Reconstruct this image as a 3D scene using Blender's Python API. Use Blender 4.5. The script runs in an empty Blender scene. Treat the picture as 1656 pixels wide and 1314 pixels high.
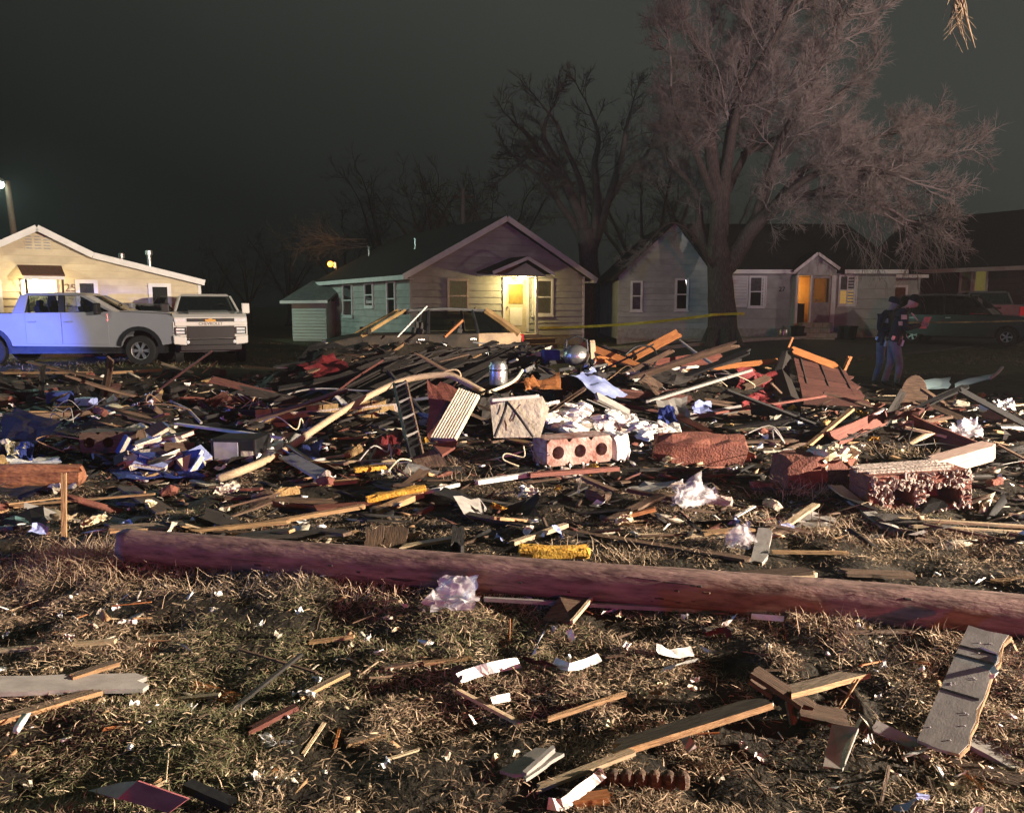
import bpy, math, random
import numpy as np
from mathutils import Vector, Matrix, Euler

S = bpy.context.scene
C = S.collection
RN = random.Random(11)
NP = np.random.RandomState(5)
PI = math.pi
rad = math.radians

# ------------------------------------------------------------------ camera
FPX, CX, CY, HZ, CAMH = 1240.0, 828.0, 657.0, 492.0, 1.7
TH = math.atan((CY - HZ) / FPX)
cam = bpy.data.cameras.new('camera')
cam.sensor_width = 36.0
cam.lens = 36.0 * FPX / 1656.0
cam.clip_start = 0.05
cam.clip_end = 2000
camo = bpy.data.objects.new('camera', cam)
C.objects.link(camo)
camo.location = (0, 0, CAMH)
camo.rotation_euler = (PI / 2 - TH, 0, 0)
S.camera = camo

# ------------------------------------------------------------------ night sky
wd = bpy.data.worlds.new('World')
S.world = wd
wd.use_nodes = True
wn = wd.node_tree
wn.nodes.clear()
w_out = wn.nodes.new('ShaderNodeOutputWorld')
w_bg = wn.nodes.new('ShaderNodeBackground')
w_tc = wn.nodes.new('ShaderNodeTexCoord')
w_dot = wn.nodes.new('ShaderNodeVectorMath'); w_dot.operation = 'DOT_PRODUCT'
w_dot.inputs[1].default_value = (0.36, 0.0, 1.0)          # town glow on low cloud: brighter overhead and to the east
w_nz = wn.nodes.new('ShaderNodeTexNoise'); w_nz.inputs['Scale'].default_value = 1.6; w_nz.inputs['Detail'].default_value = 4
w_mad = wn.nodes.new('ShaderNodeMath'); w_mad.operation = 'MULTIPLY_ADD'; w_mad.inputs[1].default_value = 0.10
w_rmp = wn.nodes.new('ShaderNodeValToRGB')
e = w_rmp.color_ramp.elements
e[0].position = 0.05; e[0].color = (0.0040, 0.0050, 0.0045, 1)
e[1].position = 0.90; e[1].color = (0.050, 0.056, 0.049, 1)
for (q, c) in ((0.30, (0.0080, 0.0102, 0.0088)), (0.46, (0.0205, 0.0240, 0.0207)), (0.66, (0.0425, 0.0480, 0.0418))):
    x = e.new(q); x.color = (*c, 1)
wn.links.new(w_tc.outputs['Generated'], w_dot.inputs[0])
wn.links.new(w_tc.outputs['Generated'], w_nz.inputs['Vector'])
wn.links.new(w_nz.outputs['Fac'], w_mad.inputs[0])
w_off = wn.nodes.new('ShaderNodeMath'); w_off.inputs[1].default_value = 0.25
wn.links.new(w_dot.outputs['Value'], w_off.inputs[0])
wn.links.new(w_off.outputs[0], w_mad.inputs[2])
wn.links.new(w_mad.outputs[0], w_rmp.inputs['Fac'])
wn.links.new(w_rmp.outputs['Color'], w_bg.inputs['Color'])
w_bg.inputs['Strength'].default_value = 0.86
wn.links.new(w_bg.outputs[0], w_out.inputs[0])

# ------------------------------------------------------------------ lamps: inferred sources and added fills
def lamp(name, loc, col, watt, size=0.15, spot=None, aim=None, blend=0.3):
    l = bpy.data.lights.new(name, 'SPOT' if spot else 'POINT')
    l.color = col; l.energy = watt; l.shadow_soft_size = size
    o = bpy.data.objects.new(name, l); C.objects.link(o); o.location = loc
    if spot:
        l.spot_size = rad(spot); l.spot_blend = blend
        o.rotation_euler = (Vector(aim) - Vector(loc)).to_track_quat('-Z', 'Y').to_euler()
    return o

lamp('work_light_tower', (15.6, 2.0, 3.4), (1.0, 0.84, 0.67), 58000, 0.13, 96, (0.0, 4.2, 0.0), 0.4)
lamp('work_light_tower', (14.6, 0.8, 3.8), (1.0, 0.80, 0.76), 25000, 0.14, 40, (12.0, 28.0, 11.0), 1.0)
lamp('added_east_light', (29.0, 15.0, 7.0), (1.0, 0.80, 0.62), 2600, 0.2)  # added unseen lamp, warms the right side of the tree crown
lamp('red_beacon', (7.0, -18.0, 3.2), (1.0, 0.10, 0.09), 5400, 0.2)
lamp('blue_beacon', (-7.0, -20.0, 3.2), (0.10, 0.17, 1.0), 2800, 0.2)
lamp('blue_beacon', (-6.6, -20.2, 2.3), (0.08, 0.16, 1.0), 3000, 0.2, 20, (5.0, 33.0, 6.6), .6)
lamp('headlights', (-2.0, -16.0, 1.6), (1.0, 0.90, 0.78), 260, 0.15)  # added white fill from behind the camera
lamp('added_left_light', (-24.0, 4.0, 7.0), (0.66, 1.0, 0.84), 2100, 0.2)  # added unseen lamp, gives the house fronts a dim teal light
lamp('added_left_light', (-24.0, 4.2, 7.2), (0.50, 1.0, 0.78), 3600, 0.2, 15, (12.0, 33.0, 1.4), 0.5)  # added spot, tints the white house teal
lamp('added_left_light', (-23.8, 4.0, 7.2), (1.0, 0.90, 0.70), 4200, 0.2, 30, (-14.5, 25.0, 2.2), 0.6)  # added warm spot, brightens the cream house
lamp('blue_beacon', (-15.5, 6.0, 1.9), (0.07, 0.14, 1.0), 42000, 0.12, 15, (-13.7, 21.3, 0.5), 1.0)
lamp('blue_beacon', (-15.5, 6.2, 2.2), (0.07, 0.14, 1.0), 2900, 0.12, 46, (2.0, 9.4, 0.3), 0.5)

# ------------------------------------------------------------------ exposure
S.view_settings.view_transform = 'Standard'
S.view_settings.look = 'None'
S.view_settings.exposure = 0.0
S.view_settings.gamma = 1.0
S.view_settings.use_curve_mapping = False
S.cycles.use_denoising = True
S.cycles.max_bounces = 5
S.cycles.diffuse_bounces = 2
S.cycles.glossy_bounces = 3
S.cycles.transmission_bounces = 5
S.cycles.transparent_max_bounces = 12
S.cycles.sample_clamp_indirect = 3.0
S.cycles.caustics_reflective = False
S.cycles.caustics_refractive = False

# ------------------------------------------------------------------ rays through the photograph
CAM = Vector((0, 0, CAMH))
FW = Vector((0, math.cos(TH), -math.sin(TH)))
UP = Vector((0, math.sin(TH), math.cos(TH)))
def ray(px, py):
    return FW + Vector((1, 0, 0)) * ((px - CX) / FPX) + UP * ((CY - py) / FPX)
def P(px, py, Y):
    d = ray(px, py)
    return CAM + d * (Y / d.y)
def sstep(a, b, x):
    t = np.clip((x - a) / (b - a), 0, 1)
    return t * t * (3 - 2 * t)
def vnoise(x, y, scale, seed):
    x = np.asarray(x, float) * scale; y = np.asarray(y, float) * scale
    xi = np.floor(x).astype(np.int64); yi = np.floor(y).astype(np.int64)
    fx = x - xi; fy = y - yi
    fx = fx * fx * (3 - 2 * fx); fy = fy * fy * (3 - 2 * fy)
    def h(i, j):
        n = (i * 374761393 + j * 668265263 + seed * 982451653) & 0x7fffffff
        n = ((n ^ (n >> 13)) * 1274126177) & 0x7fffffff
        return ((n ^ (n >> 16)) & 0xffff) / 65535.0
    a = h(xi, yi); b = h(xi + 1, yi); c = h(xi, yi + 1); d = h(xi + 1, yi + 1)
    return (a * (1 - fx) + b * fx) * (1 - fy) + (c * (1 - fx) + d * fx) * fy
HEAPS = [(3.2, 12.8, .40, 1.3, .8), (1.6, 13.6, .3, 1.2, .8), (-1.6, 15.2, 0.86, 1.7, 1.1), (-3.7, 15.0, 0.56, 1.1, 0.85), (.6, 15.2, .36, 1.0, .8), (4.6, 14.2, 0.42, 2.0, 0.9), (0.9, 12.3, 0.34, 1.5, 0.9),
         (-5.0, 10.6, 0.26, 1.2, 0.8), (-8.5, 14.8, 0.28, 2.6, 0.8), (4.6, 9.3, 0.18, 1.8, 0.7), (-2.3, 11.0, 0.16, 1.4, 0.8)]
def hz(x, y):
    """height of the lot: lumpy dead turf, heaps of dirt and rubble, yards a step higher than the street"""
    x = np.asarray(x, float); y = np.asarray(y, float)
    z = (vnoise(x, y, 1.1, 1) - .5) * .09 + (vnoise(x, y, 3.1, 2) - .5) * .085 + (vnoise(x, y, 8.0, 3) - .5) * .05
    z = z * (1 - sstep(17.5, 20, y)) * sstep(.3, 2.2, y) + (vnoise(x, y, .7, 9) - .5) * .03
    for (hx, hy, a, sx, sy) in HEAPS:
        g = np.exp(-((x - hx) / sx) ** 2 - ((y - hy) / sy) ** 2)
        z = z + g * a * (.75 + .5 * vnoise(x, y, 2.2, 4))
    z = z + .25 * sstep(25, 31, y) * sstep(3.5, 7, x)
    return z
def hzf(x, y):
    return float(hz(x, y))
def G(px, py, dz=0.0):
    """point dz above the lot under a pixel of the photograph"""
    d = ray(px, py); z = 0.0
    for _ in range(8):
        t = (z + dz - CAMH) / min(d.z, -0.004)
        p = CAM + d * t
        z = .5 * z + .5 * hzf(p.x, p.y)
    p.z = z + dz
    return p
def PQ(px, py, Y, cl=.07):
    """like P, but never sunk in the rubble: slides towards the camera until it clears the lot"""
    for _ in range(60):
        p = P(px, py, Y)
        if p.z > hzf(p.x, p.y) + cl: break
        Y *= .99
    return p
def pt(q, dz=0.0):
    """(px, py) on the lot, or (px, py, depth in metres)"""
    return PQ(*q) if len(q) == 3 else G(q[0], q[1], dz)

# ------------------------------------------------------------------ mesh helpers
class MB:
    def __init__(s):
        s.v = []; s.f = []; s.m = []; s.cur = 0
    def add(s, vs, fs):
        b = len(s.v)
        s.v += [Vector(v) for v in vs]
        for f in fs:
            s.f.append([b + i for i in f]); s.m.append(s.cur)
        return s
    def box(s, c, d, rot=None, taper=None):
        hx, hy, hzz = d[0] / 2, d[1] / 2, d[2] / 2
        vs = [Vector((sx * hx, sy * hy, sz * hzz)) for sz in (-1, 1) for sy in (-1, 1) for sx in (-1, 1)]
        if taper:
            for v in vs[4:]: v.x *= taper[0]; v.y *= taper[1]
        if rot is not None:
            M = rot if isinstance(rot, Matrix) else Euler(rot).to_matrix()
            vs = [M @ v for v in vs]
        c = Vector(c)
        return s.add([v + c for v in vs], [(0, 2, 3, 1), (4, 5, 7, 6), (0, 1, 5, 4), (2, 6, 7, 3), (0, 4, 6, 2), (1, 3, 7, 5)])
    def bb(s, x0, x1, y0, y1, z0, z1):
        return s.box(((x0 + x1) / 2, (y0 + y1) / 2, (z0 + z1) / 2), (x1 - x0, y1 - y0, z1 - z0))
    def hexa(s, vs):
        return s.add(vs, [(0, 2, 3, 1), (4, 5, 7, 6), (0, 1, 5, 4), (2, 6, 7, 3), (0, 4, 6, 2), (1, 3, 7, 5)])
    def prism(s, poly, a, b, axis='y'):
        n = len(poly)
        def mk(p, t):
            return {'y': (p[0], t, p[1]), 'x': (t, p[0], p[1]), 'z': (p[0], p[1], t)}[axis]
        vs = [mk(p, a) for p in poly] + [mk(p, b) for p in poly]
        fs = [list(range(n))[::-1], list(range(n, 2 * n))] + [[i, (i + 1) % n, n + (i + 1) % n, n + i] for i in range(n)]
        return s.add(vs, fs)
    def tube(s, pts, r, n=6, cap=True, flat=1.0):
        pts = [Vector(p) for p in pts]
        rs = r if isinstance(r, (list, tuple)) else [r] * len(pts)
        vs = []; fs = []
        up = Vector((0, 0, 1))
        for i, p in enumerate(pts):
            d = (pts[min(i + 1, len(pts) - 1)] - pts[max(i - 1, 0)])
            if d.length < 1e-9: d = Vector((0, 0, 1))
            d.normalize()
            if i == 0:
                a = d.cross(up)
                if a.length < .3: a = d.cross(Vector((1, 0, 0)))
            else:
                a = a - d * a.dot(d)
                if a.length < .05: a = d.cross(Vector((.3, .9, .2)))
            a.normalize(); b = d.cross(a)
            for k in range(n):
                t = 2 * PI * k / n
                vs.append(p + a * (math.cos(t) * rs[i]) + b * (math.sin(t) * rs[i] * flat))
        for i in range(len(pts) - 1):
            for k in range(n):
                fs.append((i * n + k, i * n + (k + 1) % n, (i + 1) * n + (k + 1) % n, (i + 1) * n + k))
        if cap:
            fs.append(tuple(range(n))[::-1]); fs.append(tuple(range((len(pts) - 1) * n, len(pts) * n)))
        return s.add(vs, fs)
    def lathe(s, prof, n=16, M=None, cap=True):
        vs = []; fs = []
        for (r, z) in prof:
            for k in range(n):
                t = 2 * PI * k / n
                v = Vector((r * math.cos(t), r * math.sin(t), z))
                vs.append(M @ v if M else v)
        for i in range(len(prof) - 1):
            for k in range(n):
                fs.append((i * n + k, i * n + (k + 1) % n, (i + 1) * n + (k + 1) % n, (i + 1) * n + k))
        if cap:
            fs.append(tuple(range(n))[::-1]); fs.append(tuple(range((len(prof) - 1) * n, len(prof) * n)))
        return s.add(vs, fs)
    def xf(s, M):
        s.v = [M @ v for v in s.v]
        return s
    def build(s, name, mat, parent=None, smooth=False, bevel=0, loc=None, rot=None):
        me = bpy.data.meshes.new(name)
        me.from_pydata([tuple(v) for v in s.v], [], s.f)
        mats = mat if isinstance(mat, (list, tuple)) else [mat]
        for m in mats: me.materials.append(m)
        if len(mats) > 1: me.polygons.foreach_set('material_index', s.m)
        if smooth: me.polygons.foreach_set('use_smooth', [True] * len(me.polygons))
        me.update()
        o = bpy.data.objects.new(name, me); C.objects.link(o)
        if parent is not None: o.parent = parent
        if loc is not None: o.location = loc
        if rot is not None: o.rotation_euler = rot
        if bevel:
            b = o.modifiers.new('bevel', 'BEVEL'); b.width = bevel; b.segments = 2; b.limit_method = 'ANGLE'; b.angle_limit = rad(40)
        return o

def npmesh(name, verts, faces, mats, midx=None, parent=None, smooth=False):
    """faces: an (n, 3) or (n, 4) array"""
    me = bpy.data.meshes.new(name)
    k = faces.shape[1]; nf = len(faces)
    me.vertices.add(len(verts)); me.vertices.foreach_set('co', np.asarray(verts, np.float32).ravel())
    me.loops.add(nf * k); me.loops.foreach_set('vertex_index', np.asarray(faces, np.int32).ravel())
    me.polygons.add(nf); me.polygons.foreach_set('loop_start', np.arange(0, nf * k, k, dtype=np.int32))
    for m in mats: me.materials.append(m)
    if midx is not None: me.polygons.foreach_set('material_index', np.asarray(midx, np.int32))
    if smooth: me.polygons.foreach_set('use_smooth', np.ones(nf, bool))
    me.update(calc_edges=True); me.validate()
    o = bpy.data.objects.new(name, me); C.objects.link(o)
    if parent is not None: o.parent = parent
    return o

def tag(o, label=None, cat=None, group=None, kind=None):
    if label: o['label'] = label
    if cat: o['category'] = cat
    if group: o['group'] = group
    if kind: o['kind'] = kind
    return o
def thing(name, label, cat, loc=(0, 0, 0), rz=0, group=None):
    o = bpy.data.objects.new(name, None); C.objects.link(o)
    o.empty_display_size = .2
    o.location = loc; o.rotation_euler = (0, 0, rz)
    return tag(o, label, cat, group)
def kids(o):
    return [c for c in bpy.data.objects if c.parent == o]
def put(o, p, rot=None):
    o.location = p
    if rot is not None: o.rotation_euler = rot
    return o

# ------------------------------------------------------------------ materials
def mk(name, c1, c2=None, rough=.75, metal=0.0, scale=6, stretch=(1, 1, 1), bump=.15, bscale=40, rnd=.18, spec=.3, coat=0, em=None, ems=0, c3=None, two=False):
    m = bpy.data.materials.new(name); m.use_nodes = True
    nt = m.node_tree; N = nt.nodes; L = nt.links
    b = N['Principled BSDF']
    b.inputs['Roughness'].default_value = rough; b.inputs['Metallic'].default_value = metal
    b.inputs['Specular IOR Level'].default_value = spec
    if coat: b.inputs['Coat Weight'].default_value = coat; b.inputs['Coat Roughness'].default_value = .06
    if c2 is None: c2 = tuple(v * .72 for v in c1)
    tc = N.new('ShaderNodeTexCoord'); oi = N.new('ShaderNodeObjectInfo')
    mul = N.new('ShaderNodeMath'); mul.operation = 'MULTIPLY'; mul.inputs[1].default_value = 37.0
    L.new(oi.outputs['Random'], mul.inputs[0])
    add = N.new('ShaderNodeVectorMath'); add.operation = 'ADD'
    L.new(tc.outputs['Object'], add.inputs[0]); L.new(mul.outputs[0], add.inputs[1])
    mp = N.new('ShaderNodeMapping'); mp.inputs['Scale'].default_value = stretch
    L.new(add.outputs[0], mp.inputs['Vector'])
    nz = N.new('ShaderNodeTexNoise'); nz.inputs['Scale'].default_value = scale; nz.inputs['Detail'].default_value = 7; nz.inputs['Roughness'].default_value = .62
    L.new(mp.outputs[0], nz.inputs['Vector'])
    rp = N.new('ShaderNodeValToRGB'); E = rp.color_ramp.elements
    E[0].position = .36; E[0].color = (*c2, 1); E[1].position = .66; E[1].color = (*c1, 1)
    if c3 is not None:
        q = E.new(.5); q.color = (*c3, 1)
    L.new(nz.outputs['Fac'], rp.inputs['Fac'])
    col = rp.outputs['Color']
    if rnd:
        mr = N.new('ShaderNodeMapRange'); mr.inputs['To Min'].default_value = 1 - rnd; mr.inputs['To Max'].default_value = 1 + rnd
        L.new(oi.outputs['Random'], mr.inputs['Value'])
        hs = N.new('ShaderNodeHueSaturation'); L.new(mr.outputs[0], hs.inputs['Value']); L.new(col, hs.inputs['Color'])
        col = hs.outputs['Color']
    L.new(col, b.inputs['Base Color'])
    if bump:
        n2 = N.new('ShaderNodeTexNoise'); n2.inputs['Scale'].default_value = bscale; n2.inputs['Detail'].default_value = 5
        L.new(mp.outputs[0], n2.inputs['Vector'])
        bp = N.new('ShaderNodeBump'); bp.inputs['Strength'].default_value = min(1, bump * 3); bp.inputs['Distance'].default_value = .02
        L.new(n2.outputs['Fac'], bp.inputs['Height']); L.new(bp.outputs[0], b.inputs['Normal'])
    if em: b.inputs['Emission Color'].default_value = (*em, 1); b.inputs['Emission Strength'].default_value = ems
    return m
def glassy(name, tint, alpha, rough=.05):
    """thin tinted pane: part mirror, part see-through"""
    m = bpy.data.materials.new(name); m.use_nodes = True
    N = m.node_tree.nodes; L = m.node_tree.links; N.clear()
    o = N.new('ShaderNodeOutputMaterial'); g = N.new('ShaderNodeBsdfGlossy'); g.inputs['Roughness'].default_value = rough
    t = N.new('ShaderNodeBsdfTransparent'); t.inputs['Color'].default_value = (*tint, 1)
    fr = N.new('ShaderNodeFresnel'); fr.inputs['IOR'].default_value = 1.5
    ad = N.new('ShaderNodeMath'); ad.operation = 'ADD'; ad.inputs[1].default_value = alpha; ad.use_clamp = True
    mx = N.new('ShaderNodeMixShader')
    L.new(fr.outputs[0], ad.inputs[0]); L.new(ad.outputs[0], mx.inputs[0]); L.new(t.outputs[0], mx.inputs[1]); L.new(g.outputs[0], mx.inputs[2])
    L.new(mx.outputs[0], o.inputs[0])
    return m
def film(name, col, alpha=.45, rough=.3):
    """crumpled translucent plastic"""
    m = bpy.data.materials.new(name); m.use_nodes = True
    N = m.node_tree.nodes; L = m.node_tree.links
    b = N['Principled BSDF']; b.inputs['Base Color'].default_value = (*col, 1); b.inputs['Roughness'].default_value = rough
    b.inputs['Alpha'].default_value = alpha; b.inputs['Specular IOR Level'].default_value = .7
    return m
WS = (1.2, 14, 14)
MT = dict(
    dirt=mk('dirt', (.034, .027, .020), (.010, .008, .007), scale=5, bump=.3, bscale=30, rnd=0, spec=.15, c3=(.026, .022, .016)),
    lawn=mk('lawn', (.075, .070, .036), (.030, .032, .018), scale=3, bump=.3, bscale=25, rnd=0, spec=.15),
    asphalt=mk('asphalt', (.060, .058, .054), (.038, .037, .035), scale=4, bump=.2, bscale=90, rnd=0),
    concrete=mk('concrete', (.40, .37, .33), (.27, .25, .22), scale=7, bump=.2, bscale=50, rnd=.08),
    straw1=mk('straw_tan', (.56, .42, .29), (.38, .28, .185), scale=3, bump=0, rnd=0, spec=.2),
    straw2=mk('straw_brown', (.26, .185, .12), (.14, .10, .066), scale=3, bump=0, rnd=0, spec=.2),
    straw3=mk('blade_green', (.17, .16, .08), (.10, .10, .05), scale=3, bump=0, rnd=0, spec=.2),
    tan=mk('raw_lumber', (.42, .26, .13), (.22, .13, .065), rough=.75, scale=6, stretch=WS, bump=.2, bscale=12, rnd=.25, c3=(.34, .205, .10)),
    weath=mk('weathered_lumber', (.23, .165, .11), (.10, .072, .050), rough=.8, scale=6, stretch=WS, bump=.25, bscale=10, rnd=.2),
    pale=mk('pale_lumber', (.56, .43, .28), (.34, .25, .155), rough=.7, scale=5, stretch=WS, bump=.12, bscale=12, rnd=.18),
    brown=mk('brown_lumber', (.135, .082, .052), (.05, .032, .022), rough=.75, scale=5, stretch=WS, bump=.15, bscale=12, rnd=.3),
    dark=mk('charred_lumber', (.035, .028, .024), (.012, .011, .010), rough=.7, scale=5, stretch=WS, bump=.2, bscale=12, rnd=.35),
    orange=mk('orange_lumber', (.42, .165, .052), (.22, .08, .028), rough=.65, scale=5, stretch=WS, bump=.12, bscale=12, rnd=.2),
    redwood=mk('red_painted_lumber', (.17, .055, .038), (.075, .026, .020), rough=.7, scale=5, stretch=WS, bump=.15, bscale=12, rnd=.25),
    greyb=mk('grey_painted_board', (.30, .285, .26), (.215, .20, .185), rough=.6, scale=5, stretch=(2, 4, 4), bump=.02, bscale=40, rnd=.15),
    whiteb=mk('white_painted_board', (.74, .71, .66), (.56, .53, .48), rough=.55, scale=6, stretch=(1.2, 5, 5), bump=.08, bscale=20, rnd=.1),
    paper=mk('paper', (.82, .80, .77), (.66, .64, .61), rough=.8, scale=6, bump=.08, rnd=.1),
    cream=mk('cream_print', (.74, .66, .46), (.55, .47, .30), rough=.8, scale=8, bump=.1, rnd=.15),
    pole=mk('weathered_pole', (.27, .175, .150), (.10, .062, .052), rough=.85, scale=3.5, stretch=(1.3, 6, 6), bump=.2, bscale=8, rnd=0, c3=(.20, .128, .108)),
    brickred=mk('red_clay', (.21, .078, .052), (.11, .040, .030), rough=.85, scale=9, bump=.25, bscale=50, rnd=.2),
    brickyel=mk('buff_brick', (.36, .235, .10), (.22, .14, .06), rough=.85, scale=12, bump=.25, bscale=60, rnd=.22),
    mortar=mk('mortar', (.46, .38, .33), (.26, .21, .18), rough=.9, scale=14, bump=.5, bscale=45, rnd=.1),
    stone=mk('stone_facing', (.50, .45, .35), (.34, .30, .22), rough=.85, scale=6, bump=.25, bscale=18, rnd=.1, c3=(.40, .36, .28)),
    bluec=mk('blue_and_lit_cloth', (.030, .050, .22), (.015, .025, .12), rough=.8, scale=7, bump=.2, rnd=.2),  # also puts blue beacon light into some loose cloths
    bluep=mk('pale_blue_sheet', (.36, .42, .70), (.22, .27, .52), rough=.55, scale=4, bump=.1, rnd=.1),  # pale sheet with blue beacon light mixed into its colour
    redc=mk('red_cloth', (.15, .014, .016), (.06, .006, .008), rough=.7, scale=5, bump=.2, rnd=.2),
    blackp=mk('black_plastic', (.018, .018, .019), (.010, .010, .011), rough=.4, scale=6, bump=.05, rnd=.2),
    steel=mk('scuffed_steel', (.50, .50, .49), (.34, .34, .33), rough=.33, metal=.85, scale=7, bump=.1, rnd=.1),
    foam=mk('yellow_insulation', (.62, .36, .055), (.44, .22, .03), rough=.9, scale=16, bump=.4, bscale=60, rnd=.1),
    rags=mk('pale_cloth', (.62, .56, .45), (.42, .36, .28), rough=.85, scale=7, bump=.25, rnd=.15),
    bag=film('clear_plastic_bag', (.80, .78, .80), .30),
    bagw=film('white_plastic_bag', (.85, .84, .86), .5, .4),
    glassteal=mk('broken_glass_sheet', (.58, .80, .82), (.45, .66, .70), rough=.12, scale=3, bump=.04, rnd=0, spec=.8),
    rubber=mk('black_rubber', (.016, .016, .016), (.010, .010, .010), rough=.75, bump=.2, bscale=60, rnd=0),
    bark=mk('bark', (.115, .092, .078), (.045, .036, .032), rough=.9, scale=7, stretch=(4, 4, .8), bump=.5, bscale=10, rnd=0),
    twig=mk('twigs', (.30, .25, .225), (.20, .165, .15), rough=.8, scale=1, bump=0, rnd=0),
    farbark=mk('far_bark', (.15, .135, .12), (.10, .09, .08), rough=.9, scale=2, bump=0, rnd=.2),
    wire=mk('black_cable', (.015, .014, .014), None, rough=.5, bump=0, rnd=0),
    tape=mk('yellow_tape', (.80, .66, .05), (.62, .50, .03), rough=.4, scale=9, bump=.05, rnd=0),
    shingle=mk('dark_shingles', (.030, .025, .024), (.016, .013, .013), rough=.9, scale=9, bump=.35, bscale=35, rnd=0),
    trimw=mk('white_trim', (.76, .74, .71), (.64, .62, .59), rough=.5, scale=3, bump=.04, rnd=0),
    black=mk('soot', (.012, .011, .011), None, rough=.8, bump=.1, rnd=.3),
    plaster=mk('white_plaster', (.80, .77, .73), (.62, .59, .55), rough=.9, scale=9, bump=.35, bscale=30, rnd=.1),
)
# ================================================================== THE GROUND
def axis(segs):
    out = []
    for a, b, st in segs:
        out += list(np.arange(a, b, st))
    return np.array(out + [segs[-1][1]])
xs = axis([(-320, -60, 20), (-60, -24, 3), (-24, -9, .35), (-9, 9, .08), (9, 24, .35), (24, 60, 3), (60, 320.1, 20)])
ys = axis([(-60, -4, 4), (-4, 1.6, .5), (1.6, 9, .05), (9, 20, .12), (20, 40, .5), (40, 120, 5), (120, 500, 30)])
gx, gy = np.meshgrid(xs, ys)
gz = hz(gx, gy)
nx, ny = len(xs), len(ys)
idx = np.arange(nx * ny).reshape(ny, nx)
gf = np.stack([idx[:-1, :-1].ravel(), idx[:-1, 1:].ravel(), idx[1:, 1:].ravel(), idx[1:, :-1].ravel()], 1)
fyc = (gy[:-1, :-1] + gy[1:, 1:]).ravel() / 2
ground = npmesh('ground', np.stack([gx.ravel(), gy.ravel(), gz.ravel()], 1), gf, [MT['dirt'], MT['lawn']], (fyc > 18.5).astype(int), smooth=True)
tag(ground, kind='structure')

SD = Vector((.858, .514, 0)); SN = Vector((-.514, .858, 0))       # along the street, and away from it
def strip(name, c0, c1, off0, off1, lift, mat, step=1.0, thick=.06):
    v = []; f = []
    n = int((c1 - c0) / step)
    for i in range(n + 1):
        for o in (off0, off1):
            p = Vector((.3, 21.3, 0)) + SD * (c0 + i * step) + SN * o
            v.append((p.x, p.y, hzf(p.x, p.y) + lift))
    for (x, y, z) in list(v): v.append((x, y, z - thick))
    b = 2 * (n + 1)
    for i in range(n):
        a = 2 * i
        f += [(a, a + 1, a + 3, a + 2), (a, a + 2, b + a + 2, b + a), (a + 1, b + a + 1, b + a + 3, a + 3)]
    m = MB(); m.add(v, f)
    return tag(m.build(name, mat), kind='structure')
strip('road', 2, 60, -2.6, 2.6, .05, MT['asphalt'])
strip('kerb', 2, 60, 2.62, 2.78, .16, MT['concrete'], thick=.2)
strip('pavement', 2, 60, 4.1, 5.2, .075, MT['concrete'])

# ================================================================== HOUSES
class House:
    def __init__(s, name, label, ox, oy, oz, rz):
        s.e = thing(name, label, 'house', (ox, oy, oz), rz)
        s.M = Matrix.Translation((ox, oy, oz)) @ Matrix.Rotation(rz, 4, 'Z')
        s.I = s.M.inverted()
    def _hit(s, px, py, ax, val):
        o = s.I @ CAM; d = s.I.to_3x3() @ ray(px, py)
        return o + d * ((val - o[ax]) / d[ax])
    def front(s, px, py, y=0.0):
        p = s._hit(px, py, 1, y); return p.x, p.z
    def side(s, px, py, x=0.0):
        p = s._hit(px, py, 0, x); return p.y, p.z
WF = Matrix(((1, 0, 0, 0), (0, -1, 0, 0), (0, 0, 1, 0), (0, 0, 0, 1)))          # (u, out, z) on a front wall
WL = Matrix(((0, -1, 0, 0), (1, 0, 0, 0), (0, 0, 1, 0), (0, 0, 0, 1)))          # (u, out, z) on a left wall
def WFy(y): return Matrix.Translation((0, y, 0)) @ WF
def siding(par, M, xr, z0, z1, dz, mat, holes=()):
    z = z0
    while z < z1 - .02:
        zb = min(z + dz, z1)
        a0, a1 = xr(z); b0, b1 = xr(zb)
        cuts = sorted([(h[0], h[1]) for h in holes if h[2] < zb - .01 and h[3] > z + .01])
        spans = []; cur = a0
        for h0, h1 in cuts:
            if h0 > cur: spans.append((cur, h0, cur if cur > a0 else b0, h0))
            cur = max(cur, h1)
        if cur < a1: spans.append((cur, a1, cur if cur > a0 else b0, b1))
        for (p, q, p2, q2) in spans:
            if q - p < .03: continue
            p2 = min(p2, q2 - .005)
            m = MB()
            m.add([(p, 0, z), (q, 0, z), (q, .038, z), (p, .038, z), (p2, 0, zb - .022), (q2, 0, zb - .022), (q2, .006, zb - .022), (p2, .006, zb - .022)],
                  [(0, 1, 2, 3), (3, 2, 6, 7), (0, 3, 7, 4), (1, 5, 6, 2), (4, 7, 6, 5)])
            m.xf(M).build('siding_board', mat, par)
        z = zb
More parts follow.
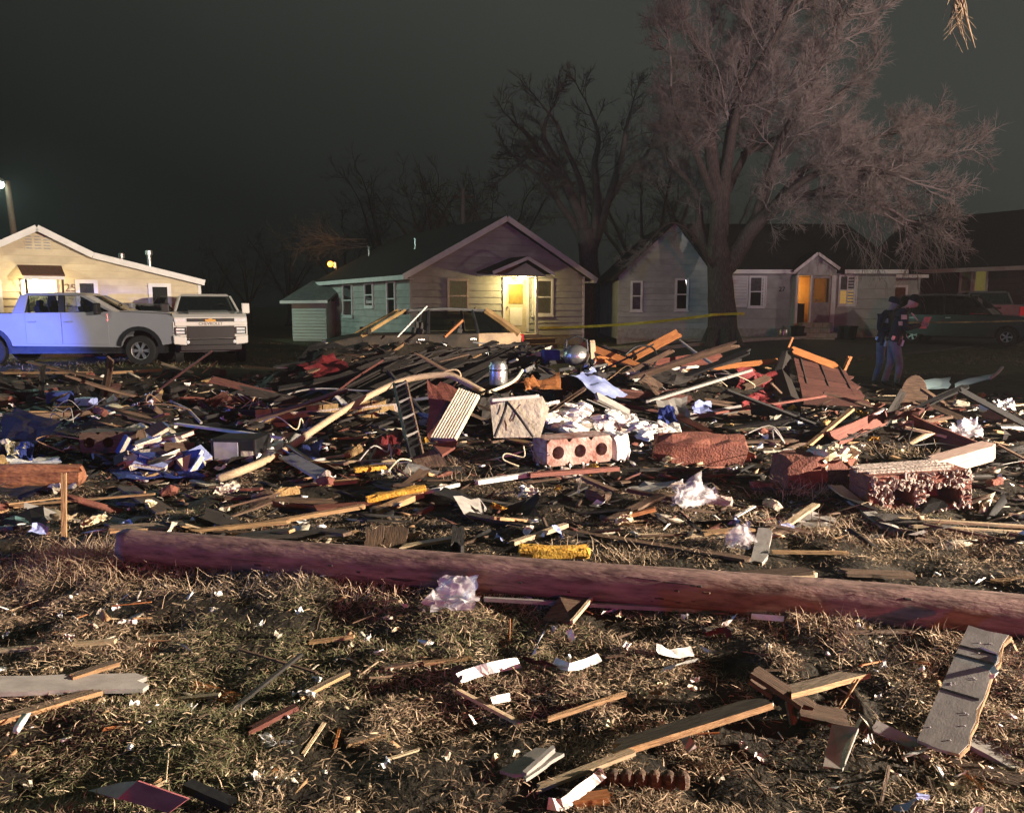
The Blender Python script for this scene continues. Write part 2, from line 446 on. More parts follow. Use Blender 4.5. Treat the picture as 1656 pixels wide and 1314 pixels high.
def window(par, M, u0, u1, z0, z1, fm, pm, sash=True, bw=.07, blind=None, blind2=None, label=None, sill=True):
    m = MB()
    m.bb(u0, u0 + bw, 0, .085, z0, z1); m.bb(u1 - bw, u1, 0, .085, z0, z1)
    m.bb(u0 + bw, u1 - bw, 0, .083, z0, z0 + bw); m.bb(u0 + bw, u1 - bw, 0, .083, z1 - bw, z1)
    zm = (z0 + z1) / 2
    if sash: m.bb(u0 + bw, u1 - bw, .012, .074, zm - .025, zm + .025)
    w = m.xf(M).build('window', fm, par)
    if label: w['label'] = label
    zmid = zm
    for (a, b, bl) in ((z0 + bw, zmid, blind2 or blind), (zmid, z1 - bw, blind)):
        if bl is not None:
            k = MB(); n = 7
            for i in range(n):                                             # a hanging curtain in soft folds
                ua = u0 + bw + (u1 - u0 - 2 * bw) * i / n; ub = u0 + bw + (u1 - u0 - 2 * bw) * (i + 1) / n
                um = (ua + ub) / 2
                k.add([(ua, .042, a), (um, .050, a), (ub, .042, a), (ua, .042, b), (um, .050, b), (ub, .042, b)], [(0, 1, 4, 3), (1, 2, 5, 4)])
            k.xf(M).build('curtain', bl, w)
    p = MB(); p.add([(u0 + bw, .056, z0 + bw), (u1 - bw, .056, z0 + bw), (u1 - bw, .056, z1 - bw), (u0 + bw, .056, z1 - bw)], [(0, 1, 2, 3)])
    p.xf(M).build('pane', pm, w)
    if sill:
        k = MB(); k.bb(u0 - .03, u1 + .03, 0, .10, z0 - .05, z0 - .002); k.xf(M).build('sill', fm, w)
    return w
def slab(par, name, pts, t, mat):
    """a roof plane through four points, thickness t downwards"""
    m = MB()
    q = [Vector(p) for p in pts]
    n = (q[1] - q[0]).cross(q[3] - q[0]).normalized()
    if n.z < 0: n = -n
    lo = [p - n * t for p in q]
    m.add(q + lo, [(0, 1, 2, 3), (7, 6, 5, 4), (0, 4, 5, 1), (1, 5, 6, 2), (2, 6, 7, 3), (3, 7, 4, 0)])
    return m.build(name, mat, par)
def bar(par, name, a, b, w, h, mat):
    """a straight board from a to b: w across, h high"""
    a = Vector(a); b = Vector(b); d = b - a
    m = MB(); M = d.to_track_quat('X', 'Z').to_matrix()
    m.box((0, 0, 0), (d.length, w, h), M)
    for i in range(8): m.v[i] += (a + b) / 2
    return m.build(name, mat, par)
def text(par, name, s, size, mat, M, ext=.008, align='CENTER'):
    cu = bpy.data.curves.new(name, 'FONT'); cu.body = s; cu.size = size; cu.extrude = ext; cu.align_x = align; cu.align_y = 'CENTER'
    o = bpy.data.objects.new(name, cu); C.objects.link(o)
    dg = bpy.context.evaluated_depsgraph_get()
    me = bpy.data.meshes.new_from_object(o.evaluated_get(dg))
    bpy.data.objects.remove(o); bpy.data.curves.remove(cu)
    me.materials.clear(); me.materials.append(mat)
    r = bpy.data.objects.new(name, me); C.objects.link(r); r.parent = par; r.matrix_local = M
    return r
UPR = Matrix.Rotation(PI / 2, 4, 'X')                    # lettering standing on a front wall

GL = glassy('house_pane', (.75, .78, .75), .10)
MT['cur_y'] = mk('cream_curtain', (.55, .47, .27), (.40, .34, .19), rough=.9, bump=0, rnd=.1)
MT['cur_g'] = mk('grey_curtain', (.34, .34, .33), (.20, .20, .20), rough=.9, bump=0, rnd=.1)
MT['cur_d'] = mk('dark_room', (.035, .032, .028), None, rough=.9, bump=0, rnd=.1)
MT['bulb_w'] = mk('bulb_warm', (1, .85, .5), None, bump=0, rnd=0, em=(1, .80, .42), ems=14)
MT['lit_o'] = mk('lit_blind', (.8, .5, .2), None, bump=0, rnd=0, em=(1, .56, .16), ems=.42)
MT['lit_d'] = mk('dim_lit_curtain', (.55, .47, .27), (.40, .34, .19), bump=0, rnd=0, em=(.75, .60, .22), ems=.07)
MT['lit_y'] = mk('lit_curtain', (.6, .5, .2), None, bump=0, rnd=0, em=(.8, .62, .16), ems=.16)

# ---- the cream house on the left
MT['s_cream'] = mk('cream_siding', (.62, .53, .36), (.50, .42, .28), rough=.55, scale=1.6, bump=.05, rnd=.05)
hl = House('siding_house', 'cream lap siding house behind the white pickups, brown awning over its bright door', -11.0 - .858 * 8.4, 27.0 - .514 * 8.4, 0, rad(30.9))
Wd = 8.4; E = hl.e
ua, za = hl.front(60, 372); uk, zk = hl.front(150, 416); ur, zr = hl.front(322, 458)
ul = ua - (ur - ua) * .72; zl = za - (za - zk) / (uk - ua) * (ua - ul)
def top_l(u):
    if u < ua: return za - (za - zl) * (ua - u) / (ua - ul)
    if u < uk: return za - (za - zk) * (u - ua) / (uk - ua)
    return zk - (zk - zr) * (u - uk) / (ur - uk)
def xr_l(z):
    lo = ul if z < zl else ua - (ua - ul) * (za - z) / (za - zl)
    hi = ur if z < zr else (uk + (ur - uk) * (zk - z) / (zk - zr) if z < zk else ua + (uk - ua) * (za - z) / (za - zk))
    return lo, hi
m = MB(); m.prism([(ul, .02), (ur, .02), (ur, zr), (uk, zk), (ua, za), (ul, zl)], 0, .12); m.build('wall', MT['s_cream'], E)
m = MB(); m.bb(ur - .12, ur, .12, 9, .02, zr - .05); m.bb(ul, ul + .12, .12, 9, .02, zl - .05); m.bb(ul, ur, 9, 9.12, .02, zr - .05); m.build('wall', MT['s_cream'], E)
siding(E, WF, xr_l, .3, za - .03, .225, MT['s_cream'])
m = MB(); m.bb(ul, ur, -.03, .05, -.3, .3); m.build('foundation', MT['concrete'], E)
oh = .28
for (a, b, nm) in (((ul - .3, zl - .16), (ua, za), 'roof'), ((ua, za), (uk, zk), 'roof'), ((uk, zk), (ur + .14, zr - .035), 'roof')):
    slab(E, nm, [(a[0], -oh, a[1] + .14), (b[0], -oh, b[1] + .14), (b[0], 9.3, b[1] + .14), (a[0], 9.3, a[1] + .14)], .12, MT['shingle'])
    bar(E, 'rake_board', (a[0], -oh - .018, a[1] + .05), (b[0], -oh - .018, b[1] + .05), .03, .19, MT['trimw'])
m = MB(); m.bb(ur - .05, ur + .045, -.045, .05, .25, zr - .02); m.build('corner_board', MT['trimw'], E)
gp = glassy('mirror_pane', (.6, .62, .62), .35)
u0, z1 = hl.front(121, 452); u1, z0 = hl.front(161, 503)
window(E, WF, u0, u1, z0, z1, MT['trimw'], gp, sash=False, bw=.12, blind=MT['cur_g'])
u0, z1 = hl.front(239, 458); u1, z0 = hl.front(278, 500)
window(E, WF, u0, u1, z0, z1, MT['trimw'], gp, sash=False, bw=.12, blind=MT['cur_d'])
u0, z1 = hl.front(-34, 452); u1, z0 = hl.front(7, 512)
window(E, WF, u0, u1, z0, z1, MT['trimw'], gp, sash=True, bw=.12, blind=MT['cur_g'])
u0, z1 = hl.front(40, 458); u1, z0 = hl.front(92, 540)
m = MB(); m.bb(u0 - .1, u0, 0, .07, z0, z1); m.bb(u1, u1 + .1, 0, .07, z0, z1); m.bb(u0 - .1, u1 + .1, 0, .068, z1, z1 + .12)
d = m.xf(WF).build('door_frame', MT['trimw'], E)
m = MB(); m.bb(u0, u1, .005, .045, z0, z1); dd = m.xf(WF).build('door', mk('cream_door', (.85, .80, .62), None, rough=.5, rnd=0), E)
m = MB(); m.bb(u0 + .14, u1 - .14, .047, .06, z0 + .95, z1 - .25); m.xf(WF).build('door_panel', MT['trimw'], dd)
m = MB(); m.tube([(u1 - .1, .05, z0 + .95), (u1 - .1, .12, z0 + .95)], .03, 8); m.xf(WF).build('knob', MT['steel'], dd)
# awning: sloping brown roof on two curved brackets
y0 = -1.0
ta, tz = hl.front(28, 428); tb, _ = hl.front(99, 428)
ba, bz = hl.front(36, 443, y0); b2, _ = hl.front(105, 443, y0)
aw = slab(E, 'awning', [(ta, -.03, tz), (tb, -.03, tz), (b2, y0, bz), (ba, y0, bz)], .05, mk('brown_shingle', (.17, .085, .055), (.10, .05, .035), rough=.9, scale=14, bump=.3, rnd=0))
bar(E, 'awning_fascia', (ba + .02, y0 + .01, bz - .10), (b2 - .02, y0 + .01, bz - .10), .03, .1, MT['trimw'])
for u in (ba + .08, b2 - .08):
    m = MB(); m.tube([(u, y0 + .06, bz - .1), (u, -.75, bz - .32), (u, -.42, bz - .62), (u, -.14, bz - 1.05), (u, -.05, bz - 1.3)], .035, 6)
    m.build('awning_bracket', MT['brown'], E)
um = (ba + b2) / 2
m = MB(); m.lathe([(.03, .12), (.06, .10), (.09, 0), (.06, -.05), (.01, -.06)], 12); m.xf(Matrix.Translation((um - .25, -.4, bz - .22))).build('porch_bulb', MT['bulb_w'], E, smooth=True)
lamp('porch_light', hl.M @ Vector((um - .25, -.42, bz - .36)), (1.0, .80, .42), 75, .05)
u0, z0 = hl.front(114, 466)
text(E, 'house_number', '25', .35, MT['weath'], Matrix.Translation((u0, -.04, z0)) @ UPR)
MT['vent'] = mk('vent_grey', (.50, .47, .42), None, rough=.6, rnd=0)
u0, z0 = hl.front(61, 391)
vt = MB(); vt.bb(u0 - .36, u0 + .36, 0, .034, z0 - .30, z0 + .24); vt = vt.xf(WF).build('gable_vent', MT['s_cream'], E)
for i in range(3):
    for j in range(5):
        m = MB(); m.box((u0 - .24 + .24 * i, .04, z0 - .2 + .09 * j), (.17, .015, .045), (rad(25), 0, 0)); m.xf(WF).build('slat', MT['vent'], vt)
for (px, py, h, r) in ((197, 418, .35, .06), (241, 413, .5, .07)):
    u, z = hl.front(px, py, 1.5)
    m = MB(); m.lathe([(r, -.5), (r, .0), (r * 1.7, .02), (r * 1.7, .16), (r * .8, .2)], 10); m.xf(Matrix.Translation((u, 1.5, z))).build('roof_vent', MT['steel'], E)

# ---- the grey gabled house in the middle
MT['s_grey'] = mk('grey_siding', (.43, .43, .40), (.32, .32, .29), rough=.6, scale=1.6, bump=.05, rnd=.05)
hm = House('gabled_house', 'grey gabled house with lit gable porch behind the wrecked station wagon', -3.81, 29.0, 0, rad(30.9))
E = hm.e; W = 8.0; D = 10.3; HE = 2.86; HR = 4.98
def xr_m(z):
    if z < HE: return 0, W
    t = (HR - z) / (HR - HE); return W / 2 - W / 2 * t, W / 2 + W / 2 * t
m = MB(); m.prism([(0, .02), (W, .02), (W, HE), (W / 2, HR), (0, HE)], 0, .12); m.build('wall', MT['s_grey'], E)
m = MB(); m.bb(0, .12, .12, D, .02, HE); m.bb(W - .12, W, .12, D, .02, HE); m.build('wall', MT['s_grey'], E)
m = MB(); m.prism([(0, .02), (W, .02), (W, HE), (W / 2, HR), (0, HE)], D, D + .12); m.build('wall', MT['s_grey'], E)
siding(E, WF, xr_m, .42, HR - .03, .26, MT['s_grey'])
siding(E, WL, lambda z: (.02, D), .42, HE - .02, .26, MT['s_grey'])
m = MB(); m.bb(-.01, W + .01, -.02, .05, -.3, .42); m.bb(-.02, .05, .05, D, -.3, .42); m.build('foundation', MT['concrete'], E)
sl = (HR - HE) / (W / 2)
for s in (-1, 1):
    a = (W / 2 - s * (W / 2 + .42), HE - .42 * sl); b = (W / 2, HR)
    slab(E, 'roof', [(a[0], -.38, a[1] + .17), (b[0], -.38, b[1] + .17), (b[0], D + .4, b[1] + .17), (a[0], D + .4, a[1] + .17)], .13, MT['shingle'])
    bar(E, 'rake_board', (a[0], -.40, a[1] + .06), (b[0], -.40, b[1] + .06), .03, .21, MT['trimw'])
    bar(E, 'fascia', (a[0] - .02 * s * -1, -.36, a[1] + .05), (a[0] - .02 * s * -1, D + .38, a[1] + .05), .03, .17, MT['trimw'])
    m = MB(); x0 = 0 if s > 0 else W
    m.bb(min(x0, a[0]), max(x0, a[0]), -.36, D + .3, a[1] - .02, a[1] + .0); m.build('soffit', MT['trimw'], E)
m = MB(); m.bb(-.035, .06, -.035, .06, .3, HE); m.build('corner_board', MT['s_grey'], E)
m = MB(); m.bb(W - .06, W + .035, -.035, .06, .3, HE); m.build('corner_board', MT['trimw'], E)
MT['trimp'] = mk('tan_trim', (.62, .50, .42), (.52, .42, .35), rough=.5, rnd=0)
u0, z1 = hm.front(722, 450); u1, z0 = hm.front(757, 506)
window(E, WF, u0, u1, z0, z1, MT['trimp'], GL, blind=MT['lit_d'], bw=.09)
u0, z1 = hm.front(860, 450); u1, z0 = hm.front(893, 510)
window(E, WF, u0, u1, z0, z1, MT['trimw'], GL, blind=MT['lit_d'], bw=.10)
for (pa, pb, qa, qb, bl) in ((557, 571, 458, 512, MT['cur_g']), (592, 605, 456, 497, MT['cur_d']), (628, 641, 453, 512, MT['lit_y'])):
    v0, z1 = hm.side(pb, qa); v1, z0 = hm.side(pa, qb)
    window(E, WL, v0, v1, z0, z1, MT['trimw'], GL, blind=bl, bw=.09)
u0, z1 = hm.front(816, 452); u1, z0 = hm.front(850, 537)
m = MB(); m.bb(u0 - .12, u0, 0, .08, z0, z1 + .12); m.bb(u1, u1 + .12, 0, .08, z0, z1 + .12); m.bb(u0, u1, 0, .078, z1, z1 + .12)
m.xf(WF).build('door_frame', MT['trimw'], E)
m = MB(); m.bb(u0, u1, .004, .045, z0, z1); dd = m.xf(WF).build('door', mk('cream_door', (.62, .56, .42), None, rough=.5, rnd=0), E)
m = MB(); m.bb(u0 + .16, u1 - .16, .047, .055, z0 + 1.15, z1 - .18); m.xf(WF).build('door_window', mk('amber_blind', (.30, .22, .06), None, rough=.3, rnd=0), dd)
m = MB(); m.bb(u0 + .2, u1 - .2, .047, .062, z0 + .28, z0 + 1.0); m.xf(WF).build('door_panel', MT['trimw'], dd)
m = MB(); m.tube([(u0 + .09, .05, z0 + 1.02), (u0 + .09, .12, z0 + 1.02)], .03, 8); m.xf(WF).build('knob', MT['steel'], dd)
# porch: gable canopy on posts, landing and steps
yc = -1.35
cl, ce = hm.front(797, 441, yc); cr, _ = hm.front(897, 441, yc); cm, cz = hm.front(851, 417, yc)
cm = (cl + cr) / 2 + .15
for (a, b) in (((cl, ce), (cm, cz)), ((cm, cz), (cr, ce - .02))):
    slab(E, 'porch_roof', [(a[0], yc, a[1] + .08), (b[0], yc, b[1] + .08), (b[0], -.03, b[1] + .08), (a[0], -.03, a[1] + .08)], .07, MT['shingle'])
    bar(E, 'porch_trim', (a[0], yc - .02, a[1]), (b[0], yc - .02, b[1]), .03, .13, MT['trimw'])
m = MB(); m.prism([(cl + .5, ce - .1), (cr - .25, ce - .1), (cm, cz - .18)], yc + .12, yc + .16); m.build('porch_gable', MT['s_grey'], E)
m = MB(); m.bb(cl + .05, cr - .05, yc + .18, -.04, ce - .09, ce - .05); m.build('porch_ceiling', MT['trimw'], E)
pu, _ = hm.front(873, 500, yc); pl, _ = hm.front(822, 500, yc)
zl0 = z0 - .03
for u in (pu,):
    m = MB(); m.bb(u - .05, u + .05, yc + .2, yc + .3, zl0, ce - .1); m.build('porch_post', MT['trimw'], E)
m = MB(); m.bb(pl, pu + .05, yc - .05, -.04, zl0 - .16, zl0); m.build('landing', MT['concrete'], E)
for i in range(2):
    m = MB(); m.bb(pl + .02, pu + .5 - .1 * i, yc - .36 - .3 * i, yc - .055 - .3 * i, zl0 - .36 - .19 * i, zl0 - .19 - .19 * i); m.build('step', MT['brown'], E)
    m = MB(); m.bb(pl, pu + .54 - .1 * i, yc - .40 - .3 * i, yc - .08 - .3 * i, zl0 - .188 - .19 * i, zl0 - .155 - .19 * i); m.build('tread', MT['tan'], E)
m = MB(); m.bb(pl + .05, pu, yc, -.05, -.2, zl0 - .165); m.build('porch_base', MT['brown'], E)
lu, lz = hm.front(830, 452)
m = MB(); m.lathe([(.03, .14), (.07, .12), (.09, .04), (.08, -.04), (.03, -.09)], 12); m.xf(Matrix.Translation((lu, -.55, ce - .22))).build('porch_bulb', MT['bulb_w'], E, smooth=True)
lamp('porch_light', hm.M @ Vector((lu, -.75, ce - .36)), (1.0, .76, .30), 170, .05)
for (v, px, py) in ((3.1, 672, 380), (6.0, 597, 405)):
    o = hm._hit(px, py, 0, 1.9)
    zz = HE + (1.9) * sl + .15
    m = MB(); m.lathe([(.055, -.3), (.055, .42), (.07, .43), (.07, .46)], 10); m.xf(Matrix.Translation((1.9, o.y, zz))).build('vent_pipe', MT['steel'], E)

# ---- the shed beside it
sh = House('garden_shed', 'small pale siding shed left of the grey gabled house', (475 - CX) / FPX * 36.0, 36.0, 0, rad(-12))
E = sh.e; w = 1.72
MT['s_teal'] = mk('pale_siding', (.50, .52, .48), (.44, .46, .42), rough=.6, scale=3, bump=.05, rnd=.05)
m = MB(); m.bb(0, w, 0, 2.0, 0, 1.86); m.build('wall', MT['s_teal'], E)
siding(E, WF, lambda z: (0, w), .1, 1.84, .145, MT['s_teal'])
slab(E, 'roof', [(-.4, -.35, 1.86), (w + .25, -.35, 1.88), (w + .25, 2.2, 2.85), (-.0, 2.2, 2.85)], .1, mk('grey_shingle', (.16, .16, .15), (.10, .10, .10), rough=.9, bump=.3, rnd=0))
bar(E, 'fascia', (-.4, -.37, 1.80), (w + .25, -.37, 1.82), .03, .13, MT['trimw'])

# ---- the white house on the right: gabled wing, long front, gabled entry
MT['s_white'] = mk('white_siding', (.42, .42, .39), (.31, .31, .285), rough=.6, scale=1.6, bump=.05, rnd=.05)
YB = 33.0; zb = .25
hr = House('wing_house', 'white house with open front door glowing orange behind the big bare tree', (995 - CX) / FPX * YB, YB, zb, 0)
E = hr.e
ww, _ = hr.front(1146, 500); wt = 16.3 - (995 - CX) / FPX * YB
_, ze = hr.front(1300, 436); uap, zap = hr.front(1088, 362)
wl = ze - .25
m = MB(); m.prism([(0, .0), (ww, .0), (ww, wl), (uap, zap), (0, wl)], -.6, -.48); m.build('wall', MT['s_white'], E)
def xr_w(z):
    if z < wl: return 0, ww
    t = (zap - z) / (zap - wl); return uap - uap * t, uap + (ww - uap) * t
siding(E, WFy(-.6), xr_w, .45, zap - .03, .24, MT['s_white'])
m = MB(); m.bb(0, .12, -.48, 7, 0, wl); m.bb(ww - .12, ww, -.48, 0, 0, wl); m.build('wall', MT['s_white'], E)
m = MB(); m.bb(-.02, ww + .02, -.64, -.5, -.4, .45); m.build('foundation', MT['concrete'], E)
for (a, b) in (((-.3, wl - .28), (uap, zap)), ((uap, zap), (ww + .3, wl - .28))):
    slab(E, 'roof', [(a[0], -.8, a[1] + .12), (b[0], -.8, b[1] + .12), (b[0], 7.0, b[1] + .12), (a[0], 7.0, a[1] + .12)], .1, MT['shingle'])
for (pa, pb, qa, qb, bl) in ((1020, 1038, 454, 503, MT['cur_g']), (1092, 1112, 450, 502, MT['cur_d'])):
    u0, z1 = hr.front(pa, qa, -.6); u1, z0 = hr.front(pb, qb, -.6)
    window(E, WFy(-.6), u0, u1, z0, z1, MT['trimw'], GL, blind=bl, bw=.08)
# the long front
i0, _ = hr.front(1287, 480); i1, _ = hr.front(1344, 480)
_, zd0 = hr.front(1300, 523); _, zd1 = hr.front(1300, 446)
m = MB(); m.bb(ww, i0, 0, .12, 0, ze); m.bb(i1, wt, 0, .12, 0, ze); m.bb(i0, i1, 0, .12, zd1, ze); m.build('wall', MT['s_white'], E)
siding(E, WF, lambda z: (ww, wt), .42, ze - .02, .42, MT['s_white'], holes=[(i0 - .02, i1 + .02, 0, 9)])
m = MB(); m.bb(ww, wt, -.02, .05, -.4, .42); m.build('foundation', MT['concrete'], E)
m = MB(); m.bb(wt - .12, wt, .12, 6.5, 0, ze); m.build('wall', MT['s_white'], E)
yr = 3.8; zrg = CAMH + (HZ - 366) * (YB + yr) / FPX - zb
slab(E, 'roof', [(ww - .2, -.4, ze - .05), (wt + .3, -.4, ze - .05), (wt - .6, yr, zrg), (ww - .2, yr, zrg)], .12, MT['shingle'])
slab(E, 'roof', [(ww - .2, 7.6, ze - .05), (wt + .3, 7.6, ze - .05), (wt - .6, yr, zrg), (ww - .2, yr, zrg)], .12, MT['shingle'])
bar(E, 'fascia', (ww, -.42, ze - .10), (i0 - .1, -.42, ze - .10), .03, .17, MT['trimw'])
bar(E, 'fascia', (i1 + .35, -.42, ze - .10), (wt + .3, -.42, ze - .10), .03, .17, MT['trimw'])
# entry gable
g0, gz0 = hr.front(1284, 441, -.7); g1, gz1 = hr.front(1357, 436, -.7); gm, gzm = hr.front(1322, 411, -.7)
for (a, b) in (((g0, gz0), (gm, gzm)), ((gm, gzm), (g1, gz1))):
    slab(E, 'entry_roof', [(a[0], -.75, a[1] + .1), (b[0], -.75, b[1] + .1), (b[0], .6, b[1] + .1), (a[0], .6, a[1] + .1)], .07, MT['shingle'])
    bar(E, 'entry_trim', (a[0], -.77, a[1] + .03), (b[0], -.77, b[1] + .03), .03, .12, MT['trimw'])
j0, _ = hr.front(1288, 480, -.6); j1, _ = hr.front(1351, 480, -.6); jm, _ = hr.front(1311, 480, -.6); jd, _ = hr.front(1341, 480, -.6)
m = MB(); m.prism([(j0, zd1), (j1, zd1), (j1, gz1), (gm, gzm), (j0, gz0)], -.6, -.52); m.build('entry_gable', MT['s_white'], E)
m = MB(); m.bb(jd + .08, j1, -.6, -.52, .3, zd1); m.bb(j0 - .04, j0 + .06, -.62, -.50, zd0, zd1); m.bb(jm - .03, jm + .03, -.62, -.5, zd0, zd1); m.build('entry_frame', MT['trimw'], E)
m = MB(); m.bb(j1 - .05, j1, -.52, .0, .3, gz1); m.build('entry_wall', MT['s_white'], E)
m = MB(); m.bb(j0 - .02, j0 + .03, -.5, 0, .3, zd1); m.build('entry_wall', MT['s_white'], E)
och = mk('ochre_wall', (.72, .42, .12), (.62, .35, .10), rough=.8, rnd=0, bump=.03)
m = MB(); m.bb(j0 + .02, j1, 1.5, 1.55, zd0, zd1); m.bb(j0 - .05, j0, .14, 1.5, zd0, zd1 + .1); m.bb(j1 - .1, j1, .14, 1.5, zd0, zd1 + .1); m.bb(j0, j1, -.5, 1.5, zd0 - .06, zd0); m.bb(j0, j1, .14, 1.5, zd1 + .02, zd1 + .06); m.build('hallway', och, E)
m = MB(); m.bb(j0 + .35, j0 + .85, .7, 1.3, zd0, zd0 + .85); m.build('hall_chair', MT['blackp'], E)
m = MB(); m.lathe([(.02, -.1), (.09, -.02), (.05, .14), (.02, .16)], 10); m.xf(Matrix.Translation((j0 + .45, 1.1, zd0 + 1.2))).build('hall_lamp', MT['bulb_w'], E)
lamp('hall_light', hr.M @ Vector((j0 + .42, .9, zd0 + 1.55)), (1.0, .66, .25), 20, .06)
sd = MB(); sd.bb(jm + .03, jm + .12, -.57, -.53, zd0, zd1 - .02); sd.bb(jd - .02, jd + .07, -.57, -.53, zd0, zd1 - .02); sd.bb(jm + .12, jd - .02, -.57, -.53, zd0, zd0 + .9); sd.bb(jm + .12, jd - .02, -.57, -.53, zd1 - .12, zd1 - .02)
sdo = sd.build('storm_door', mk('storm_door_grey', (.36, .33, .31), None, rough=.5, rnd=0), E)
m = MB(); m.add([(jm + .12, -.55, zd0 + .9), (jd - .02, -.55, zd0 + .9), (jd - .02, -.55, zd1 - .12), (jm + .12, -.55, zd1 - .12)], [(0, 1, 2, 3)]); m.build('pane', glassy('storm_pane', (.25, .25, .25), .15, .15), sdo)
m = MB(); m.tube([(jm + .18, -.6, zd0 + 1.0), (jm + .36, -.62, zd0 + .96)], .025, 6); m.build('handle', MT['steel'], sdo)
def shutter(u0, u1, z0, z1):
    s_ = MB(); s_.bb(u0, u0 + .05, .03, .07, z0, z1); s_.bb(u1 - .05, u1, .03, .07, z0, z1); s_.bb(u0 + .05, u1 - .05, .03, .068, z0, z0 + .06); s_.bb(u0 + .05, u1 - .05, .03, .068, z1 - .06, z1)
    o = s_.xf(WF).build('shutter', MT['trimw'], E)
    n = 9
    for i in range(n):
        k = MB(); k.box(((u0 + u1) / 2, .046, z0 + .06 + (z1 - z0 - .12) * (i + .5) / n), (u1 - u0 - .1, .012, (z1 - z0 - .12) / n * .95), (rad(-22), 0, 0)); k.xf(WF).build('slat', MT['trimw'], o)
u0, z1 = hr.front(1211, 446); u1, z0 = hr.front(1235, 497)
window(E, WF, u0, u1, z0, z1, MT['trimw'], GL, blind=MT['cur_g'], blind2=MT['cur_d'], bw=.08)
shutter(hr.front(1194, 0)[0], u0 - .03, z0 + .02, z1); shutter(u1 + .03, hr.front(1252, 0)[0], z0 + .02, z1)
u0, z1 = hr.front(1356, 444); u1, z0 = hr.front(1381, 494)
window(E, WF, u0, u1, z0, z1, MT['trimw'], GL, blind=MT['cur_g'], blind2=MT['lit_o'], bw=.08, label='window with its lower half glowing orange')
shutter(u1 + .03, hr.front(1397, 0)[0], z0 + .02, z1)
u0, z0 = hr.front(1264, 468)
text(E, 'house_number', '27', .28, MT['black'], Matrix.Translation((u0, -.04, z0)) @ UPR)
MT['blockst'] = mk('concrete_block', (.40, .36, .28), (.28, .25, .19), rough=.9, scale=10, bump=.3, rnd=.2)
for r_ in range(4):
    for c_ in range(3):
        m = MB(); x0 = j0 - .1 + c_ * .42 + (.2 if r_ % 2 else 0)
        m.bb(x0, x0 + .41, -1.15 - .25 * (3 - r_), -.64, -.1 + .2 * r_, .095 + .2 * r_); m.build('block', MT['blockst'], E)
# side porch at the right end
px0, pz = hr.front(1443, 447, .6); px1, _ = hr.front(1489, 447, .6)
m = MB(); m.bb(wt + .01, px1, .6, .7, 0, pz); m.build('wall', MT['s_white'], E)
slab(E, 'porch_roof', [(wt + .01, .2, pz + .08), (px1 + .1, .2, pz + .08), (px1 + .1, 3, pz + .5), (wt + .01, 3, pz + .5)], .1, MT['shingle'])
bar(E, 'fascia', (wt + .02, .18, pz), (px1 + .12, .18, pz), .03, .14, MT['trimw'])
q0, qz = hr.front(1443, 461, .58); q1, _ = hr.front(1468, 461, .58)
m = MB(); m.bb(q0, q1, .53, .598, qz - .1, qz); m.bb(q1 - .1, q1, .53, .598, .1, qz - .1); m.build('door_frame', MT['trimw'], E)
m = MB(); m.bb(q0, q1 - .1, .56, .599, .1, qz - .1); m.build('door', MT['brickred'], E)
# metal can beside the steps
p = G(1250, 547)
can = tag(MB().lathe([(.16, 0), (.2, .04), (.21, .42), (.17, .5), (.09, .54), (.09, .58), (.03, .6)], 16).build('metal_can', MT['steel'], smooth=True, loc=(11.0, 31.2, hzf(11.0, 31.2))), 'shiny metal can standing by the front steps of the white house', 'can')
for (x, w2, lb) in ((11.75, .55, 'black bin left of the concrete block steps'), (13.85, .7, 'low black planter right of the concrete block steps')):
    m = MB(); m.lathe([(w2 * .42, 0), (w2 * .5, .5), (w2 * .54, .52), (w2 * .54, .56), (w2 * .46, .56), (w2 * .44, .2)], 10)
    tag(m.build('planter', MT['blackp'], loc=(x, 31.7, hzf(x, 31.7))), lb, 'planter')

# ---- the dark red house at the far right
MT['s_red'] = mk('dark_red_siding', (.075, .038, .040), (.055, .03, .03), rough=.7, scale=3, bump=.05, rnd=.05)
hd = House('dark_house', 'dark red house at the right edge, behind the parked cars', 22.9, 34.6, .25, rad(30.9))
E = hd.e; HE = 3.25; D = 8.0; W = 8.0; HR = 5.9
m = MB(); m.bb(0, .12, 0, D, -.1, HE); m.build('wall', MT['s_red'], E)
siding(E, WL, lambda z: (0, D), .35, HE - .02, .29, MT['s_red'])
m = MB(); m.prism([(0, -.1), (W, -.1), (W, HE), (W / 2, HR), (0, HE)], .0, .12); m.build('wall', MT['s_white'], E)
def xr_d(z):
    if z < HE: return 0, W
    t = (HR - z) / (HR - HE); return W / 2 - W / 2 * t, W / 2 + W / 2 * t
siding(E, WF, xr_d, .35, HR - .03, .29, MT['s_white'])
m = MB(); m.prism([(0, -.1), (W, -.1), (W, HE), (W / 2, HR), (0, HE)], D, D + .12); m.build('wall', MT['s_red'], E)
for s in (-1, 1):
    a = (W / 2 - s * (W / 2 + .4), HE - .26); b = (W / 2, HR)
    slab(E, 'roof', [(a[0], -.35, a[1] + .17), (b[0], -.35, b[1] + .17), (b[0], D + .4, b[1] + .17), (a[0], D + .4, a[1] + .17)], .13, MT['shingle'])
    bar(E, 'fascia', (a[0] - .02 * s, -.36, a[1] + .06), (a[0] - .02 * s, D + .38, a[1] + .06), .03, .19, MT['trimp'])
    bar(E, 'rake_board', (a[0], -.37, a[1] + .06), (b[0], -.37, b[1] + .06), .03, .19, MT['trimw'])
v1, z1 = hd.side(1554, 437); v0, z0 = hd.side(1597, 473)
window(E, WL, v0, (v0 + v1) / 2, z0, z1, MT['trimp'], GL, blind=MT['lit_y'], bw=.09, sash=False)
